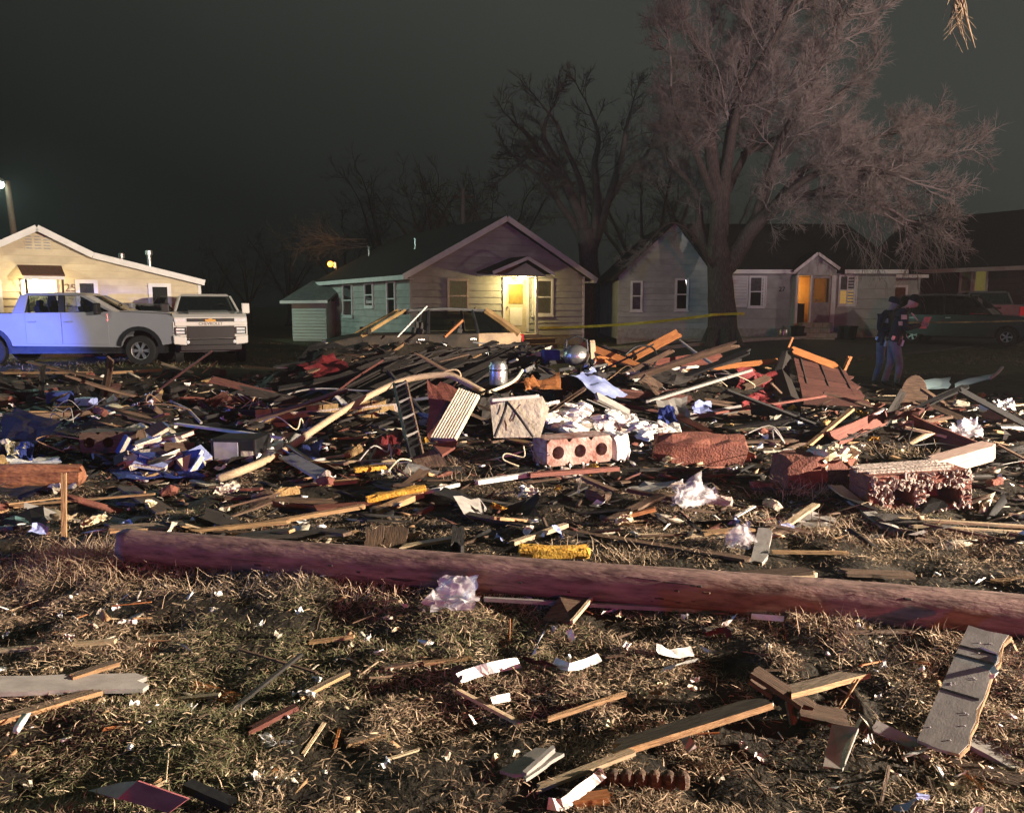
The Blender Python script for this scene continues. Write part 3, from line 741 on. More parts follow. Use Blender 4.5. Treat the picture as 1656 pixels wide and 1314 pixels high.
window(E, WL, (v0 + v1) / 2 + .02, v1, z0, z1, MT['trimp'], GL, blind=MT['cur_y'], bw=.09, sash=False)
m = MB(); m.bb(W / 2 - .3, W / 2 + .3, D - 2.1, D - 1.5, HR - .2, HR + .75); m.bb(W / 2 - .35, W / 2 + .35, D - 2.15, D - 1.45, HR + .75, HR + .83); m.build('chimney', MT['brown'], E)

# ---- far fence and pale house glimpsed between the houses
fe = thing('wooden_fence', 'dark upright board fence between the grey house and the white house', 'fence', (4.6, 39.5, 0))
for i in range(22):
    m = MB(); m.box((-2.6 + .16 * i, 0, .8 + RN.uniform(-.03, .03)), (.14, .025, 1.6)); m.build('board', MT['brown'], fe)
m = MB(); m.bb(-2.7, 1.0, .02, .07, .4, .5); m.bb(-2.7, 1.0, .02, .07, 1.2, 1.3); m.build('rail', MT['brown'], fe)

# ================================================================== LAMPS ON POLES
p = P(8, 297, 31.0)
sl_ = thing('street_lamp', 'street lamp with a bright greenish white head behind the cream house', 'street lamp', (p.x + .25, p.y, 0))
m = MB(); m.tube([(.12, 0, 0), (0, 0, 3), (-.16, 0, p.z + .1)], [.15, .13, .10], 10); m.build('pole', MT['brown'], sl_, smooth=True)
m = MB(); m.tube([(-.16, 0, p.z + .02), (-.22, -.2, p.z + .12), (-.25, -.4, p.z + .14)], .03, 8); m.build('arm', MT['steel'], sl_)
m = MB(); m.lathe([(.06, .16), (.17, .10), (.21, .0), (.19, -.02)], 14); m.xf(Matrix.Translation((-.25, -.4, p.z + .02))).build('lamp_head', MT['steel'], sl_, smooth=True)
m = MB(); m.lathe([(.17, 0), (.20, -.10), (.15, -.20), (.02, -.25)], 14); m.xf(Matrix.Translation((-.25, -.4, p.z + .0))).build('lamp_glass', mk('mercury_bulb', (.8, 1, .9), None, bump=0, rnd=0, em=(.72, 1, .88), ems=20), sl_, smooth=True)
lamp('street_light', (p.x, p.y - .5, p.z - .3), (.62, 1.0, .82), 2800, .12, 122, (p.x + 8, p.y - 3.5, p.z - 4.3))
p = P(530, 427, 41.0)
ol = thing('yard_lamp', 'small orange yard lamp on a short pole left of the grey house roof', 'lamp', (p.x + .25, p.y, 0))
m = MB(); m.tube([(.2, 0, 0), (.2, 0, p.z + .1)], .05, 8); m.build('pole', MT['brown'], ol)
m = MB(); m.bb(.08, .2, -.06, .06, p.z - .22, p.z + .1); m.build('bracket', MT['steel'], ol)
m = MB(); m.lathe([(.03, .16), (.12, .12), (.17, 0), (.12, -.12), (.03, -.16)], 12); m.xf(Matrix.Translation((-.1, -.05, p.z))).build('lamp_globe', mk('sodium_bulb', (1, .6, .2), None, bump=0, rnd=0, em=(1, .36, .05), ems=2.4), ol, smooth=True)
lamp('yard_light', (p.x + .1, p.y - .4, p.z), (1.0, .5, .12), 45, .12)
p = P(749, 330, 46.0)
up = thing('power_pole', 'thin utility pole rising behind the grey house roof', 'pole', (p.x, p.y, 0))
m = MB(); m.tube([(0, 0, 0), (0, 0, p.z + .9)], [.15, .11], 8); m.build('pole', MT['greyb'], up)
m = MB(); m.bb(-.6, .6, -.05, .05, p.z + .35, p.z + .45); m.build('crossarm', MT['brown'], up)

# ================================================================== TREES
class Twigs:
    def __init__(s): s.v = []; s.f = []
    def seg(s, pts, r0, r1):
        n = len(pts); b = len(s.v)
        for i, p in enumerate(pts):
            q = pts[min(i + 1, n - 1)] - pts[max(i - 1, 0)]
            a = Vector((-q.y, q.x, .3 * q.x)); l = a.length
            a = a / l if l > 1e-6 else Vector((1, 0, 0))
            c = q.cross(a); c = c / max(c.length, 1e-6)
            r = r0 + (r1 - r0) * i / (n - 1)
            s.v += [p + a * r, p - a * (r * .5) + c * (r * .87), p - a * (r * .5) - c * (r * .87)]
        for i in range(n - 1):
            o = b + 3 * i
            s.f += [(o, o + 1, o + 4, o + 3), (o + 1, o + 2, o + 5, o + 4), (o + 2, o, o + 3, o + 5)]
    def build(s, name, mat, par):
        return npmesh(name, np.array([tuple(v) for v in s.v]), np.array(s.f), [mat], parent=par)
def rvec(g):
    return Vector((g.gauss(0, 1), g.gauss(0, 1), g.gauss(0, 1))).normalized()
def grow(T, p, d, L, r, lvl, g, spec, ctr):
    n = 2 if lvl >= 4 else 3 if lvl >= 3 else 4
    pts = [p.copy()]; dd = d.copy()
    droop = spec.get('droop', 0)
    for i in range(n - 1):
        out = (pts[-1] - ctr).normalized()
        dd = (dd + rvec(g) * spec['wig'] + out * .10 + Vector((0, 0, spec['up'] - droop * (1 if lvl >= 2 else .4)))).normalized()
        pts.append(pts[-1] + dd * (L / (n - 1)))
    T.seg(pts, r, r * .45)
    if lvl >= spec['levels']: return
    k = spec['kids'][lvl - 1]
    for i in range(k):
        t = g.uniform(.2, 1.0) * (n - 1); a = min(int(t), n - 2); q = pts[a].lerp(pts[a + 1], t - a)
        ax = (pts[a + 1] - pts[a]).normalized()
        nd = (ax * .78 + rvec(g) * .75).normalized()
        grow(T, q, nd, L * g.uniform(.40, .62), r * .55, lvl + 1, g, spec, ctr)
def catmull(pts, n=5):
    out = []
    for i in range(len(pts) - 1):
        a = pts[max(i - 1, 0)]; b = pts[i]; c = pts[i + 1]; d = pts[min(i + 2, len(pts) - 1)]
        for k in range(n):
            t = k / n
            out.append(.5 * ((2 * b) + (c - a) * t + (2 * a - 5 * b + 4 * c - d) * t * t + (3 * b - a - 3 * c + d) * t ** 3))
    return out + [pts[-1]]
def bare_tree(name, label, base, limbs, ctr, spec, seed, bm, tm, group=None, roots=True):
    """limbs: [(points, r0, r1, spacing, length)] in world space"""
    g = random.Random(seed)
    e = thing(name, label, 'tree', base, 0, group)
    b = Vector(base)
    M = MB(); T = Twigs()
    for (pts, r0, r1, sp, ln) in limbs:
        c = catmull([Vector(p) - b for p in pts])
        n = len(c)
        for i in range(1, n - 1): c[i] = c[i] + rvec(g) * (min(r0, .25) * .09)
        M.tube(c, [r0 + (r1 - r0) * (i / (n - 1)) ** .8 for i in range(n)], 9)
        tot = sum((c[i + 1] - c[i]).length for i in range(n - 1))
        s = tot * spec.get('bare', .3)
        while s < tot and sp < 5:
            q = s; i = 0
            while i < n - 2 and q > (c[i + 1] - c[i]).length: q -= (c[i + 1] - c[i]).length; i += 1
            dv = c[i + 1] - c[i]; ax = dv.normalized(); p = c[i] + ax * q
            nd = (ax * .7 + rvec(g) * .8 + Vector((0, 0, .15))).normalized()
            grow(T, p, nd, ln * g.uniform(.6, 1.15) * (1.0 - .35 * s / tot), max(.013, r1 * .45), 1, g, spec, Vector(ctr) - b)
            s += sp * g.uniform(.6, 1.4)
        if sp < 5: grow(T, c[-1], (c[-1] - c[-3]).normalized(), ln, r1 * .9, 1, g, spec, Vector(ctr) - b)
    if roots:
        for k in range(9):
            a = k / 9 * 2 * PI + g.uniform(-.3, .3); r = limbs[0][1]
            M.tube([(math.cos(a) * r * .6, math.sin(a) * r * .6, r * 1.1), (math.cos(a) * r * 1.15, math.sin(a) * r * 1.15, .10), (math.cos(a) * r * 1.9, math.sin(a) * r * 1.9, -.1)], [r * .38, r * .22, r * .08], 6)
    M.build('trunk', bm, e, smooth=True)
    T.build('crown', tm, e)
    return e
YT = 28.6
def L3(*q): return [P(a, b, YT + (c[0] if c else 0)) for (a, b, *c) in q]
tb = P(1167, 556, YT); tb.z = hzf(tb.x, tb.y) - .05
limbs = [
    (L3((1167, 560), (1168, 505), (1165, 450), (1160, 395)), .60, .40, 9, 1.5),
    (L3((1160, 400), (1163, 330), (1150, 250), (1150, 170), (1135, 90), (1100, 25), (1092, -10)), .36, .07, .45, 2.6),
    (L3((1165, 380), (1172, 290), (1185, 200, -.5), (1200, 110, -.8), (1212, 40, -1), (1222, -40, -1.2)), .30, .07, .45, 2.6),
    (L3((1170, 300), (1190, 190, -1), (1225, 110, -1.4), (1262, 45, -1.8), (1290, -10, -2)), .20, .06, .40, 2.4),
    (L3((1162, 440), (1185, 420), (1215, 372, -.3), (1262, 332, -.6), (1330, 314, -1), (1395, 320, -1.4), (1440, 338, -1.8)), .42, .07, .36, 1.9),
    (L3((1215, 372), (1240, 300, -.6), (1262, 230, -1), (1295, 165, -1.6), (1325, 115, -2)), .22, .06, .36, 2.1),
    (L3((1250, 335), (1300, 275, .6), (1360, 245, 1), (1415, 222, 1.3), (1455, 212, 1.6)), .17, .05, .30, 1.9),
    (L3((1235, 345), (1320, 280, -1.6), (1395, 272, -2.2), (1455, 285, -3)), .15, .05, .28, 1.8),
    (L3((1300, 318), (1380, 290, -1), (1440, 272, -1), (1495, 262, -1)), .12, .04, .28, 1.7),
    (L3((1162, 430), (1135, 380, .6), (1128, 330, 1), (1105, 285, 1.4), (1082, 262, 1.8), (1075, 215, 2)), .22, .05, .42, 1.8),
    (L3((1158, 330), (1122, 240, -1), (1095, 185, -1.6), (1085, 140, -2)), .16, .05, .42, 1.9),
    (L3((1166, 330), (1205, 250, 1.6), (1250, 170, 2.2), (1290, 105, 2.6), (1320, 65, 2.8)), .18, .05, .38, 2.0),
    (L3((1200, 250, 1.6), (1290, 205, 2), (1340, 165, 2.4), (1375, 135, 2.6)), .12, .04, .32, 1.7),
    (L3((1158, 445), (1125, 385, -1), (1085, 360, -1.5), (1050, 390, -2)), .08, .025, 1.1, 1.0),
]
spec = dict(levels=4, kids=[9, 9, 9], wig=.29, up=.05, bare=.34, droop=.0)
bare_tree('bare_tree', 'huge bare tree with a thick forked trunk in front of the white house', tb, limbs, P(1240, 300, YT), spec, 3, MT['bark'], MT['twig'])
# low drooping sprays under the right limb
g = random.Random(8)
T = Twigs()
tr = [o for o in bpy.data.objects if o.name == 'bare_tree'][0]
sp2 = dict(levels=3, kids=[6, 5], wig=.3, up=0, droop=.30)
for (a, b, c) in ((1420, 330, -1.4), (1445, 340, -1.6), (1455, 345, -1.8), (1475, 350, -2), (1400, 350, -1), (1360, 345, -1), (1430, 345, -2.4), (1475, 330, -1), (1450, 320, 0), (1385, 330, .6), (1465, 310, .5), (1490, 300, -.5)):
    grow(T, P(a, b, YT + c) - tb, Vector((g.uniform(-.1, .7), g.uniform(-.3, .3), -.35)).normalized(), g.uniform(1.6, 2.6), .022, 1, g, sp2, P(1300, 200, YT) - tb)
T.build('drooping_twigs', MT['twig'], tr)

Y2 = 39.5
def L4(*q): return [P(a, b, Y2 + (c[0] if c else 0)) for (a, b, *c) in q]
tb2 = P(960, 540, Y2); tb2.z = 0
limbs = [
    (L4((958, 560), (957, 470), (952, 420), (945, 370)), .62, .42, 9, 1),
    (L4((945, 375), (925, 320), (893, 270), (858, 252), (842, 262)), .30, .10, .5, 1.7),
    (L4((925, 320), (905, 270), (882, 230), (880, 205), (890, 180)), .26, .06, .5, 1.8),
    (L4((952, 420), (935, 375), (905, 330), (875, 290), (848, 268)), .26, .08, .5, 1.7),
    (L4((958, 420), (965, 330), (962, 265), (968, 220), (955, 180)), .28, .06, .5, 1.8),
    (L4((960, 400), (985, 320), (1005, 255), (1012, 210), (1020, 180)), .26, .06, .5, 1.8),
    (L4((945, 370), (940, 300), (918, 245), (900, 200), (880, 175)), .2, .05, .5, 1.8),
    (L4((975, 340), (1015, 280, 1), (1045, 250, 1), (1055, 225, 1)), .2, .05, .5, 1.7),
    (L4((893, 270), (850, 215, 1), (838, 205, 1), (828, 195, 1)), .16, .05, .5, 1.6),
]
spec = dict(levels=4, kids=[7, 6, 4], wig=.22, up=.06, bare=.3)
MT['bark2'] = mk('dark_bark', (.12, .10, .088), (.06, .052, .046), rough=.95, scale=7, stretch=(4, 4, .8), bump=.5, bscale=10, rnd=0)
bare_tree('bare_tree', 'tall dark bare tree directly behind the right corner of the grey house', tb2, limbs, P(940, 250, Y2), spec, 5, MT['bark2'], MT['farbark'])

def far_tree(seed, spec):
    g = random.Random(seed)
    H = 9.5; lim = [([(0, 0, 0), (g.uniform(-.2, .2), .1, 1.6), (g.uniform(-.3, .3), 0, 3.0)], .32, .22, 9, 1)]
    for k in range(6):
        a = k / 6 * 2 * PI + g.uniform(-.3, .3); s = g.uniform(1.6, 3.2)
        lim.append(([(0, 0, 2.5), (math.cos(a) * s * .5, math.sin(a) * s * .5, 4.8), (math.cos(a) * s, math.sin(a) * s, g.uniform(6.5, 8.6))], .16, .05, .55, 2.3))
    return bare_tree('bare_tree', 'x', (0, 0, 0), lim, (0, 0, 5), spec, seed, MT['bark2'], MT['farbark'])
def copy_tree(o):
    c = o.copy(); C.objects.link(c)
    for ch in kids(o):
        d = ch.copy(); C.objects.link(d); d.parent = c
    return c
spec = dict(levels=4, kids=[6, 5, 3], wig=.38, up=.05, bare=.25)
protos = [far_tree(21, spec), far_tree(22, spec), far_tree(23, spec)]
spots = [(560, 58, .82, 'dark bare tree above the left end of the grey house roof'), (640, 54, 1.0, 'wide dark bare tree above the middle of the grey house roof'), (715, 50, .98, 'dark bare tree just left of the thin utility pole'),
         (470, 62, .72, 'low dark bare tree left of the orange yard lamp'), (405, 60, .62, 'small dark bare tree beyond the white pickup facing the camera'), (350, 66, .55, 'faint bare tree over the right end of the cream house'),
         (790, 56, 1.12, 'dark bare tree behind the ridge of the grey house'), (1040, 52, 1.15, 'dark bare tree behind the gabled wing of the white house'), (1590, 60, .75, 'bare tree behind the chimney of the dark red house'),
         (1660, 58, .72, 'bare tree behind the dark red house at the right edge'), (1130, 60, 1.1, 'dim bare tree behind the forked trunk of the huge tree')]
for i, (px, Y, sc, lb) in enumerate(spots):
    o = protos[i] if i < 3 else copy_tree(protos[i % 3])
    o.location = ((px - CX) / FPX * Y, Y, 0); o.scale = (sc * 1.15, sc * 1.15, sc); o.rotation_euler = (0, 0, i * 1.3)
    tag(o, lb, 'tree', 'dark bare trees behind the houses')
# pale scrubby boughs left of the grey house
g = random.Random(4)
e = thing('scrub_tree', 'pale leafless spreading tree lit beside the orange yard lamp', 'tree', ((565 - CX) / FPX * 43, 43, 0))
T = Twigs(); b = Vector(e.location)
M = MB(); M.tube([(0, 0, 0), (.1, 0, 2.2), (-.3, 0, 3.8)], [.16, .13, .08], 7); M.build('trunk', MT['bark'], e)
sp3 = dict(levels=4, kids=[5, 4, 3], wig=.22, up=.0, droop=.05)
for k in range(15):
    grow(T, P(g.uniform(540, 600), g.uniform(385, 400), 43 + g.uniform(-1, 1)) - b, Vector((-1, g.uniform(-.3, .3), g.uniform(-.12, .22))).normalized(), g.uniform(1.4, 2.8), .03, 1, g, sp3, Vector((1, 0, 4)))
T.build('crown', MT['twig'], e)
# frayed bough tip hanging into the top of the picture
g = random.Random(6)
p0 = P(1553, -95, 9.0)
e = thing('hanging_branch', 'pale frayed bough tip hanging from above into the top right of the night sky', 'branch', p0)
M = MB(); pts = [P(1700, -190, 8.6) - p0, P(1640, -150, 8.8) - p0, Vector((0, 0, 0)), P(1552, -20, 9) - p0, P(1562, 25, 9) - p0, P(1577, 78, 9) - p0]
M.tube(catmull(pts, 3), [.06 - .056 * i / 15 for i in range(16)], 6); M.build('stem', MT['straw2'], e)
T = Twigs()
for k in range(26):
    a = P(1550 + g.uniform(-8, 10), g.uniform(-30, 10), 9) - p0
    T.seg([a, a + Vector((g.uniform(-.08, .08), g.uniform(-.08, .08), -.18)), a + Vector((g.uniform(-.16, .2), g.uniform(-.1, .1), -g.uniform(.3, .5)))], .008, .002)
T.build('frayed_twigs', MT['straw2'], e)
# ================================================================== VEHICLES
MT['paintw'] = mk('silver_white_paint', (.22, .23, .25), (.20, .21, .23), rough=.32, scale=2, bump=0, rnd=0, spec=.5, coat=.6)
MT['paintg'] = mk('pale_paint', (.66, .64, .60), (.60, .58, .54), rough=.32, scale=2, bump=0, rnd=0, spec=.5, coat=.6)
MT['paintd'] = mk('black_paint', (.012, .014, .014), None, rough=.25, bump=0, rnd=0, spec=.5, coat=.6)
MT['burnt'] = mk('burnt_paint', (.055, .040, .026), (.014, .012, .010), rough=.7, scale=3, bump=.2, rnd=0)
MT['paintt'] = mk('porch_lit_gold', (.46, .30, .12), (.20, .12, .05), rough=.45, scale=3, bump=.05, rnd=0, spec=.5, coat=.3)  # tan body colour with porch light put into it
MT['painto'] = mk('brown_paint', (.16, .095, .06), None, rough=.35, bump=0, rnd=0, spec=.5, coat=.5)
MT['painto2'] = mk('silver_paint', (.15, .145, .145), None, rough=.35, bump=0, rnd=0, spec=.5, coat=.4)
MT['chrome'] = mk('chrome', (.65, .65, .65), None, rough=.14, metal=1, bump=0, rnd=0)
MT['lens'] = mk('lamp_lens', (.75, .78, .80), (.55, .58, .6), rough=.1, scale=20, bump=.05, rnd=0, spec=.8)
MT['redl'] = mk('red_lens', (.45, .015, .02), None, rough=.12, bump=0, rnd=0, spec=.8, em=(1, .03, .05), ems=.10)
MT['grille'] = mk('black_grille', (.02, .02, .021), None, rough=.45, bump=0, rnd=0)
MT['seat'] = mk('seat_fabric', (.07, .065, .06), None, rough=.9, rnd=0)
MT['glassc'] = glassy('car_glass', (.55, .58, .57), .10, .03)
MT['glassk'] = glassy('dark_car_glass', (.12, .14, .13), .12, .03)
MT['badge'] = mk('badge_black', (.02, .02, .02), None, rough=.4, bump=0, rnd=0)
MT['gold'] = mk('badge_gold', (.60, .44, .12), None, rough=.3, metal=.5, bump=0, rnd=0)
MT['plate'] = mk('plate_white', (.62, .45, .42), None, rough=.5, bump=0, rnd=0)

def arc(cx, cz, r, a0, a1, n=9):
    return [(cx + r * math.cos(rad(a0 + (a1 - a0) * i / n)), cz + r * math.sin(rad(a0 + (a1 - a0) * i / n))) for i in range(n + 1)]
def wheel(par, x, y, r, rim=None, w=.25, spokes=6):
    s = 1 if y > 0 else -1
    M = Matrix.Translation((x, y, r)) @ Matrix.Rotation(-s * PI / 2, 4, 'X')
    h = w / 2
    t = MB().lathe([(r * .60, -h), (r * .93, -h), (r, -h * .75), (r, h * .75), (r * .93, h), (r * .62, h), (r * .60, h * .6), (r * .60, -h)], 26, M, cap=False)
    t.lathe([(0.0, -h * .4), (r * .6, -h * .4)], 26, M, cap=False)
    wo = t.build('wheel', MT['rubber'], par, smooth=False)
    m = MB(); m.lathe([(r * .60, h * .98), (r * .56, h * .92), (r * .55, h * .2)], 26, M, cap=False)
    for k in range(spokes):
        a = 2 * PI * k / spokes
        for da in (-.13, .13):
            R = M @ Matrix.Rotation(a + da, 4, 'Z')
            b = MB(); b.box((r * .33, 0, h * .72), (r * .48, r * .085, .03)); b.xf(R); m.add(b.v, b.f)
    m.lathe([(.001, h * .95), (r * .14, h * .93), (r * .17, h * .7)], 14, M, cap=False)
    m.build('rim', rim or MT['steel'], wo)
def pickup(name, label, loc, rz, paint, script=True, lit=True, doors=True):
    e = thing(name, label, 'pickup truck', loc, rz)
    ra, fa, ar = -1.95, 2.09, .53
    pl = [(-3.12, .60)] + [(ra - ar, .60)] + arc(ra, .47, ar, 166, 14) + [(ra + ar, .56), (fa - ar - .03, .52)] + arc(fa, .47, ar, 170, 10) + [(fa + ar, .56), (3.02, .62), (3.10, .85), (3.12, 1.18), (3.04, 1.34), (2.85, 1.43), (2.2, 1.47), (1.40, 1.50), (-1.25, 1.47), (-1.28, 1.45), (-3.12, 1.45), (-3.18, 1.38)]
    m = MB(); m.prism(pl, -.985, .985, 'y'); m.build('body', paint, e, bevel=.045)
    m = MB(); m.prism([(2.86, 1.435), (2.2, 1.475), (1.42, 1.505), (1.42, 1.53), (2.2, 1.515), (2.7, 1.475)], -.55, .55, 'y'); m.build('hood_bulge', paint, e, bevel=.02)
    m = MB(); m.bb(-3.05, -1.33, -.86, .86, 1.452, 1.462); m.build('bed_cover', MT['blackp'], e)
    m = MB(); m.bb(-2.9, 2.7, -.84, .84, .34, .58); m.build('chassis', MT['blackp'], e)
    # cab
    zb, zt = 1.47, 1.99
    m = MB()
    m.hexa([(-1.12, -.74, zt - .05), (.50, -.74, zt - .05), (-1.12, .74, zt - .05), (.50, .74, zt - .05), (-1.0, -.66, zt + .035), (.30, -.66, zt + .035), (-1.0, .66, zt + .035), (.30, .66, zt + .035)])
    for s in (-1, 1):
        m.hexa([(-1.30, s * .95, zb), (-.96, s * .95, zb), (-1.30, s * .88, zb), (-.96, s * .88, zb), (-1.14, s * .76, zt - .02), (-.92, s * .76, zt - .02), (-1.14, s * .68, zt - .02), (-.92, s * .68, zt - .02)])
        m.hexa([(1.34, s * .94, zb), (1.46, s * .94, zb), (1.34, s * .86, zb), (1.46, s * .86, zb), (.40, s * .76, zt - .02), (.52, s * .76, zt - .02), (.40, s * .69, zt - .02), (.52, s * .69, zt - .02)])
    cb = m.build('cab', paint, e, bevel=.025)
    for s in (-1, 1):
        m = MB(); m.hexa([(-.06, s * .945, zb), (.10, s * .945, zb), (-.06, s * .89, zb), (.10, s * .89, zb), (-.10, s * .755, zt - .03), (.04, s * .755, zt - .03), (-.10, s * .70, zt - .03), (.04, s * .70, zt - .03)]); m.build('door_pillar', MT['blackp'], e)
        m = MB(); m.add([(-.95, s * .935, zb), (-.06, s * .935, zb), (-.10, s * .745, zt - .04), (-.92, s * .745, zt - .04)], [(0, 1, 2, 3)]); m.build('side_window', MT['glassc'], e)
        m = MB(); m.add([(.10, s * .935, zb), (1.32, s * .935, zb), (.42, s * .745, zt - .04), (.04, s * .745, zt - .04)], [(0, 1, 2, 3)]); m.build('side_window', MT['glassc'], e)
        # doors: slightly proud skins with shut lines between them
        for (x0, x1) in ((-.93, .02), (.035, 1.28)):
            d = MB(); d.prism([(x0, .62), (x1, .60), (x1, 1.2), (x1 - (.0 if x1 < 1 else .02), 1.465), (x0, 1.465)], s * .984, s * 1.0, 'y'); do = d.build('door', paint, e, bevel=.006)
            h = MB(); h.tube([(x0 + .10, s * 1.0, 1.22), (x0 + .11, s * 1.035, 1.225), (x0 + .27, s * 1.035, 1.235), (x0 + .28, s * 1.0, 1.235)], .018, 6); h.build('handle', paint, do)
        m = MB(); m.bb(-.95, 1.40, s * .93 - .04, s * .93 + .04, .44, .52); m.build('running_board', MT['blackp'], e)
        m = MB(); m.bb(1.02, 1.14, s * 1.15 - .13, s * 1.15 + .10, 1.42, 1.74); m.build('side_mirror', MT['blackp'] if s < 0 else paint, e, bevel=.03)
        k = MB(); k.tube([(1.15, s * .93, 1.5), (1.08, s * 1.08, 1.52)], .03, 6); k.build('mirror_arm', MT['blackp'], e)
        for (x, a0) in ((ra, 0), (fa, 0)):
            m = MB(); q = arc(x, .47, ar + .10, 172, 8, 12); q2 = arc(x, .47, ar - .01, 8, 172, 12); m.prism(q + q2, s * .97, s * 1.012, 'y'); m.build('wheel_arch', MT['blackp'], e)
    m = MB(); m.add([(1.44, -.86, zb + .01), (1.44, .86, zb + .01), (.50, .70, zt - .04), (.50, -.70, zt - .04)], [(0, 1, 2, 3)]); m.build('windshield', MT['glassk'], e)
    m = MB(); m.add([(-1.28, -.86, zb + .02), (-1.28, .86, zb + .02), (-1.14, .70, zt - .05), (-1.14, -.70, zt - .05)], [(0, 1, 2, 3)]); m.build('rear_window', MT['glassk'], e)
    for (x, y) in ((-.75, .4), (-.75, -.4), (.45, .42), (.45, -.42)):
        m = MB(); m.box((x, y, 1.35), (.16, .46, .62), (0, rad(-10), 0)); m.box((x - .06, y, 1.73), (.09, .26, .18)); m.build('seat', MT['seat'], e, bevel=.03)
    m = MB(); m.tube([Vector((1.0 + .05 * math.cos(a), .42 + .18 * math.sin(a), 1.55 + .17 * math.cos(a))) for a in [i * PI / 8 for i in range(17)]], .014, 5); m.build('steering_wheel', MT['blackp'], e)
    m = MB(); m.bb(.95, 1.42, -.85, .85, 1.2, 1.5); m.build('dashboard', MT['blackp'], e)
    for x in (ra, fa):
        for s in (-1, 1): wheel(e, x, s * .86, .42)
    # nose
    X = 3.115
    m = MB(); m.bb(X - .04, X + .022, -.63, .63, .745, 1.095)
    gr = m.build('grille', MT['grille'], e)
    for i in range(7):
        m = MB(); m.bb(X + .022, X + .034, -.61, .61, .77 + .046 * i, .79 + .046 * i); m.build('grille_slat', MT['badge'], gr)
    m = MB(); m.bb(X - .03, X + .05, -.93, .93, 1.105, 1.215); m.build('grille_bar', paint, e, bevel=.012)
    if script: text(e, 'grille_lettering', 'CHEVROLET', .115, MT['badge'], Matrix.Translation((X + .054, 0, 1.158)) @ Matrix.Rotation(PI / 2, 4, 'Z') @ UPR, .004)
    m = MB(); m.bb(X - .03, X + .026, -.62, .62, 1.22, 1.31); m.build('upper_grille', MT['grille'], e)
    m = MB(); b = [(-.13, -.03), (-.05, -.03), (-.05, -.055), (.05, -.055), (.05, -.03), (.15, -.03), (.13, .03), (.05, .03), (.05, .055), (-.05, .055), (-.05, .03), (-.15, .03)]
    m.prism([(p[0], p[1] + 1.25) for p in b], X + .027, X + .045, 'x'); m.build('emblem', MT['gold'], e)
    m = MB(); m.bb(X - .14, X + .07, -.64, .64, .55, .735); m.build('bumper', MT['grille'], e, bevel=.03)
    for s in (-1, 1):
        m = MB(); m.prism([(s * .645, .56), (s * .985, .60), (s * .99, .84), (s * .645, .80)], X - .14, X + .085, 'x'); m.build('bumper_corner', MT['chrome'] if lit else paint, e, bevel=.03)
    m = MB(); m.bb(X - .1, X + .06, -.80, .80, .42, .555); m.build('air_dam', MT['blackp'], e)
    for s in (-1, 1):
        m = MB(); m.bb(X - .12, X + .03, s * .79 - .16, s * .79 + .16, 1.21, 1.31); m.build('headlight', MT['lens'], e, bevel=.015)
        m = MB(); m.bb(X - .12, X + .035, s * .80 - .15, s * .80 + .15, .86, 1.07); m.build('lamp_housing', MT['grille'], e)
        for z in (.92, 1.01):
            m = MB(); m.bb(X + .03, X + .05, s * .80 - .11, s * .80 + .11, z - .03, z + .03); m.build('headlight', MT['lens'], e)
        m = MB(); m.lathe([(.05, 0), (.045, .02), (.01, .03)], 10, Matrix.Translation((X + .075, s * .62, .65)) @ Matrix.Rotation(PI / 2, 4, 'Y')); m.build('fog_lamp', MT['lens'], e)
        m = MB(); m.bb(-3.20, -3.06, s * .90 - .09, s * .90 + .09, .92, 1.36); m.build('tail_light', MT['redl'], e, bevel=.02)
    m = MB(); m.bb(-3.30, -3.1, -.95, .95, .58, .78); m.build('rear_bumper', MT['chrome'], e, bevel=.03)
    m = MB(); m.bb(-3.205, -3.17, -.78, .78, .84, 1.43); tg = m.build('tailgate', paint, e, bevel=.01)
    m = MB(); m.bb(-3.22, -3.20, -.14, .14, 1.26, 1.34); m.build('handle', MT['blackp'], tg)
    return e

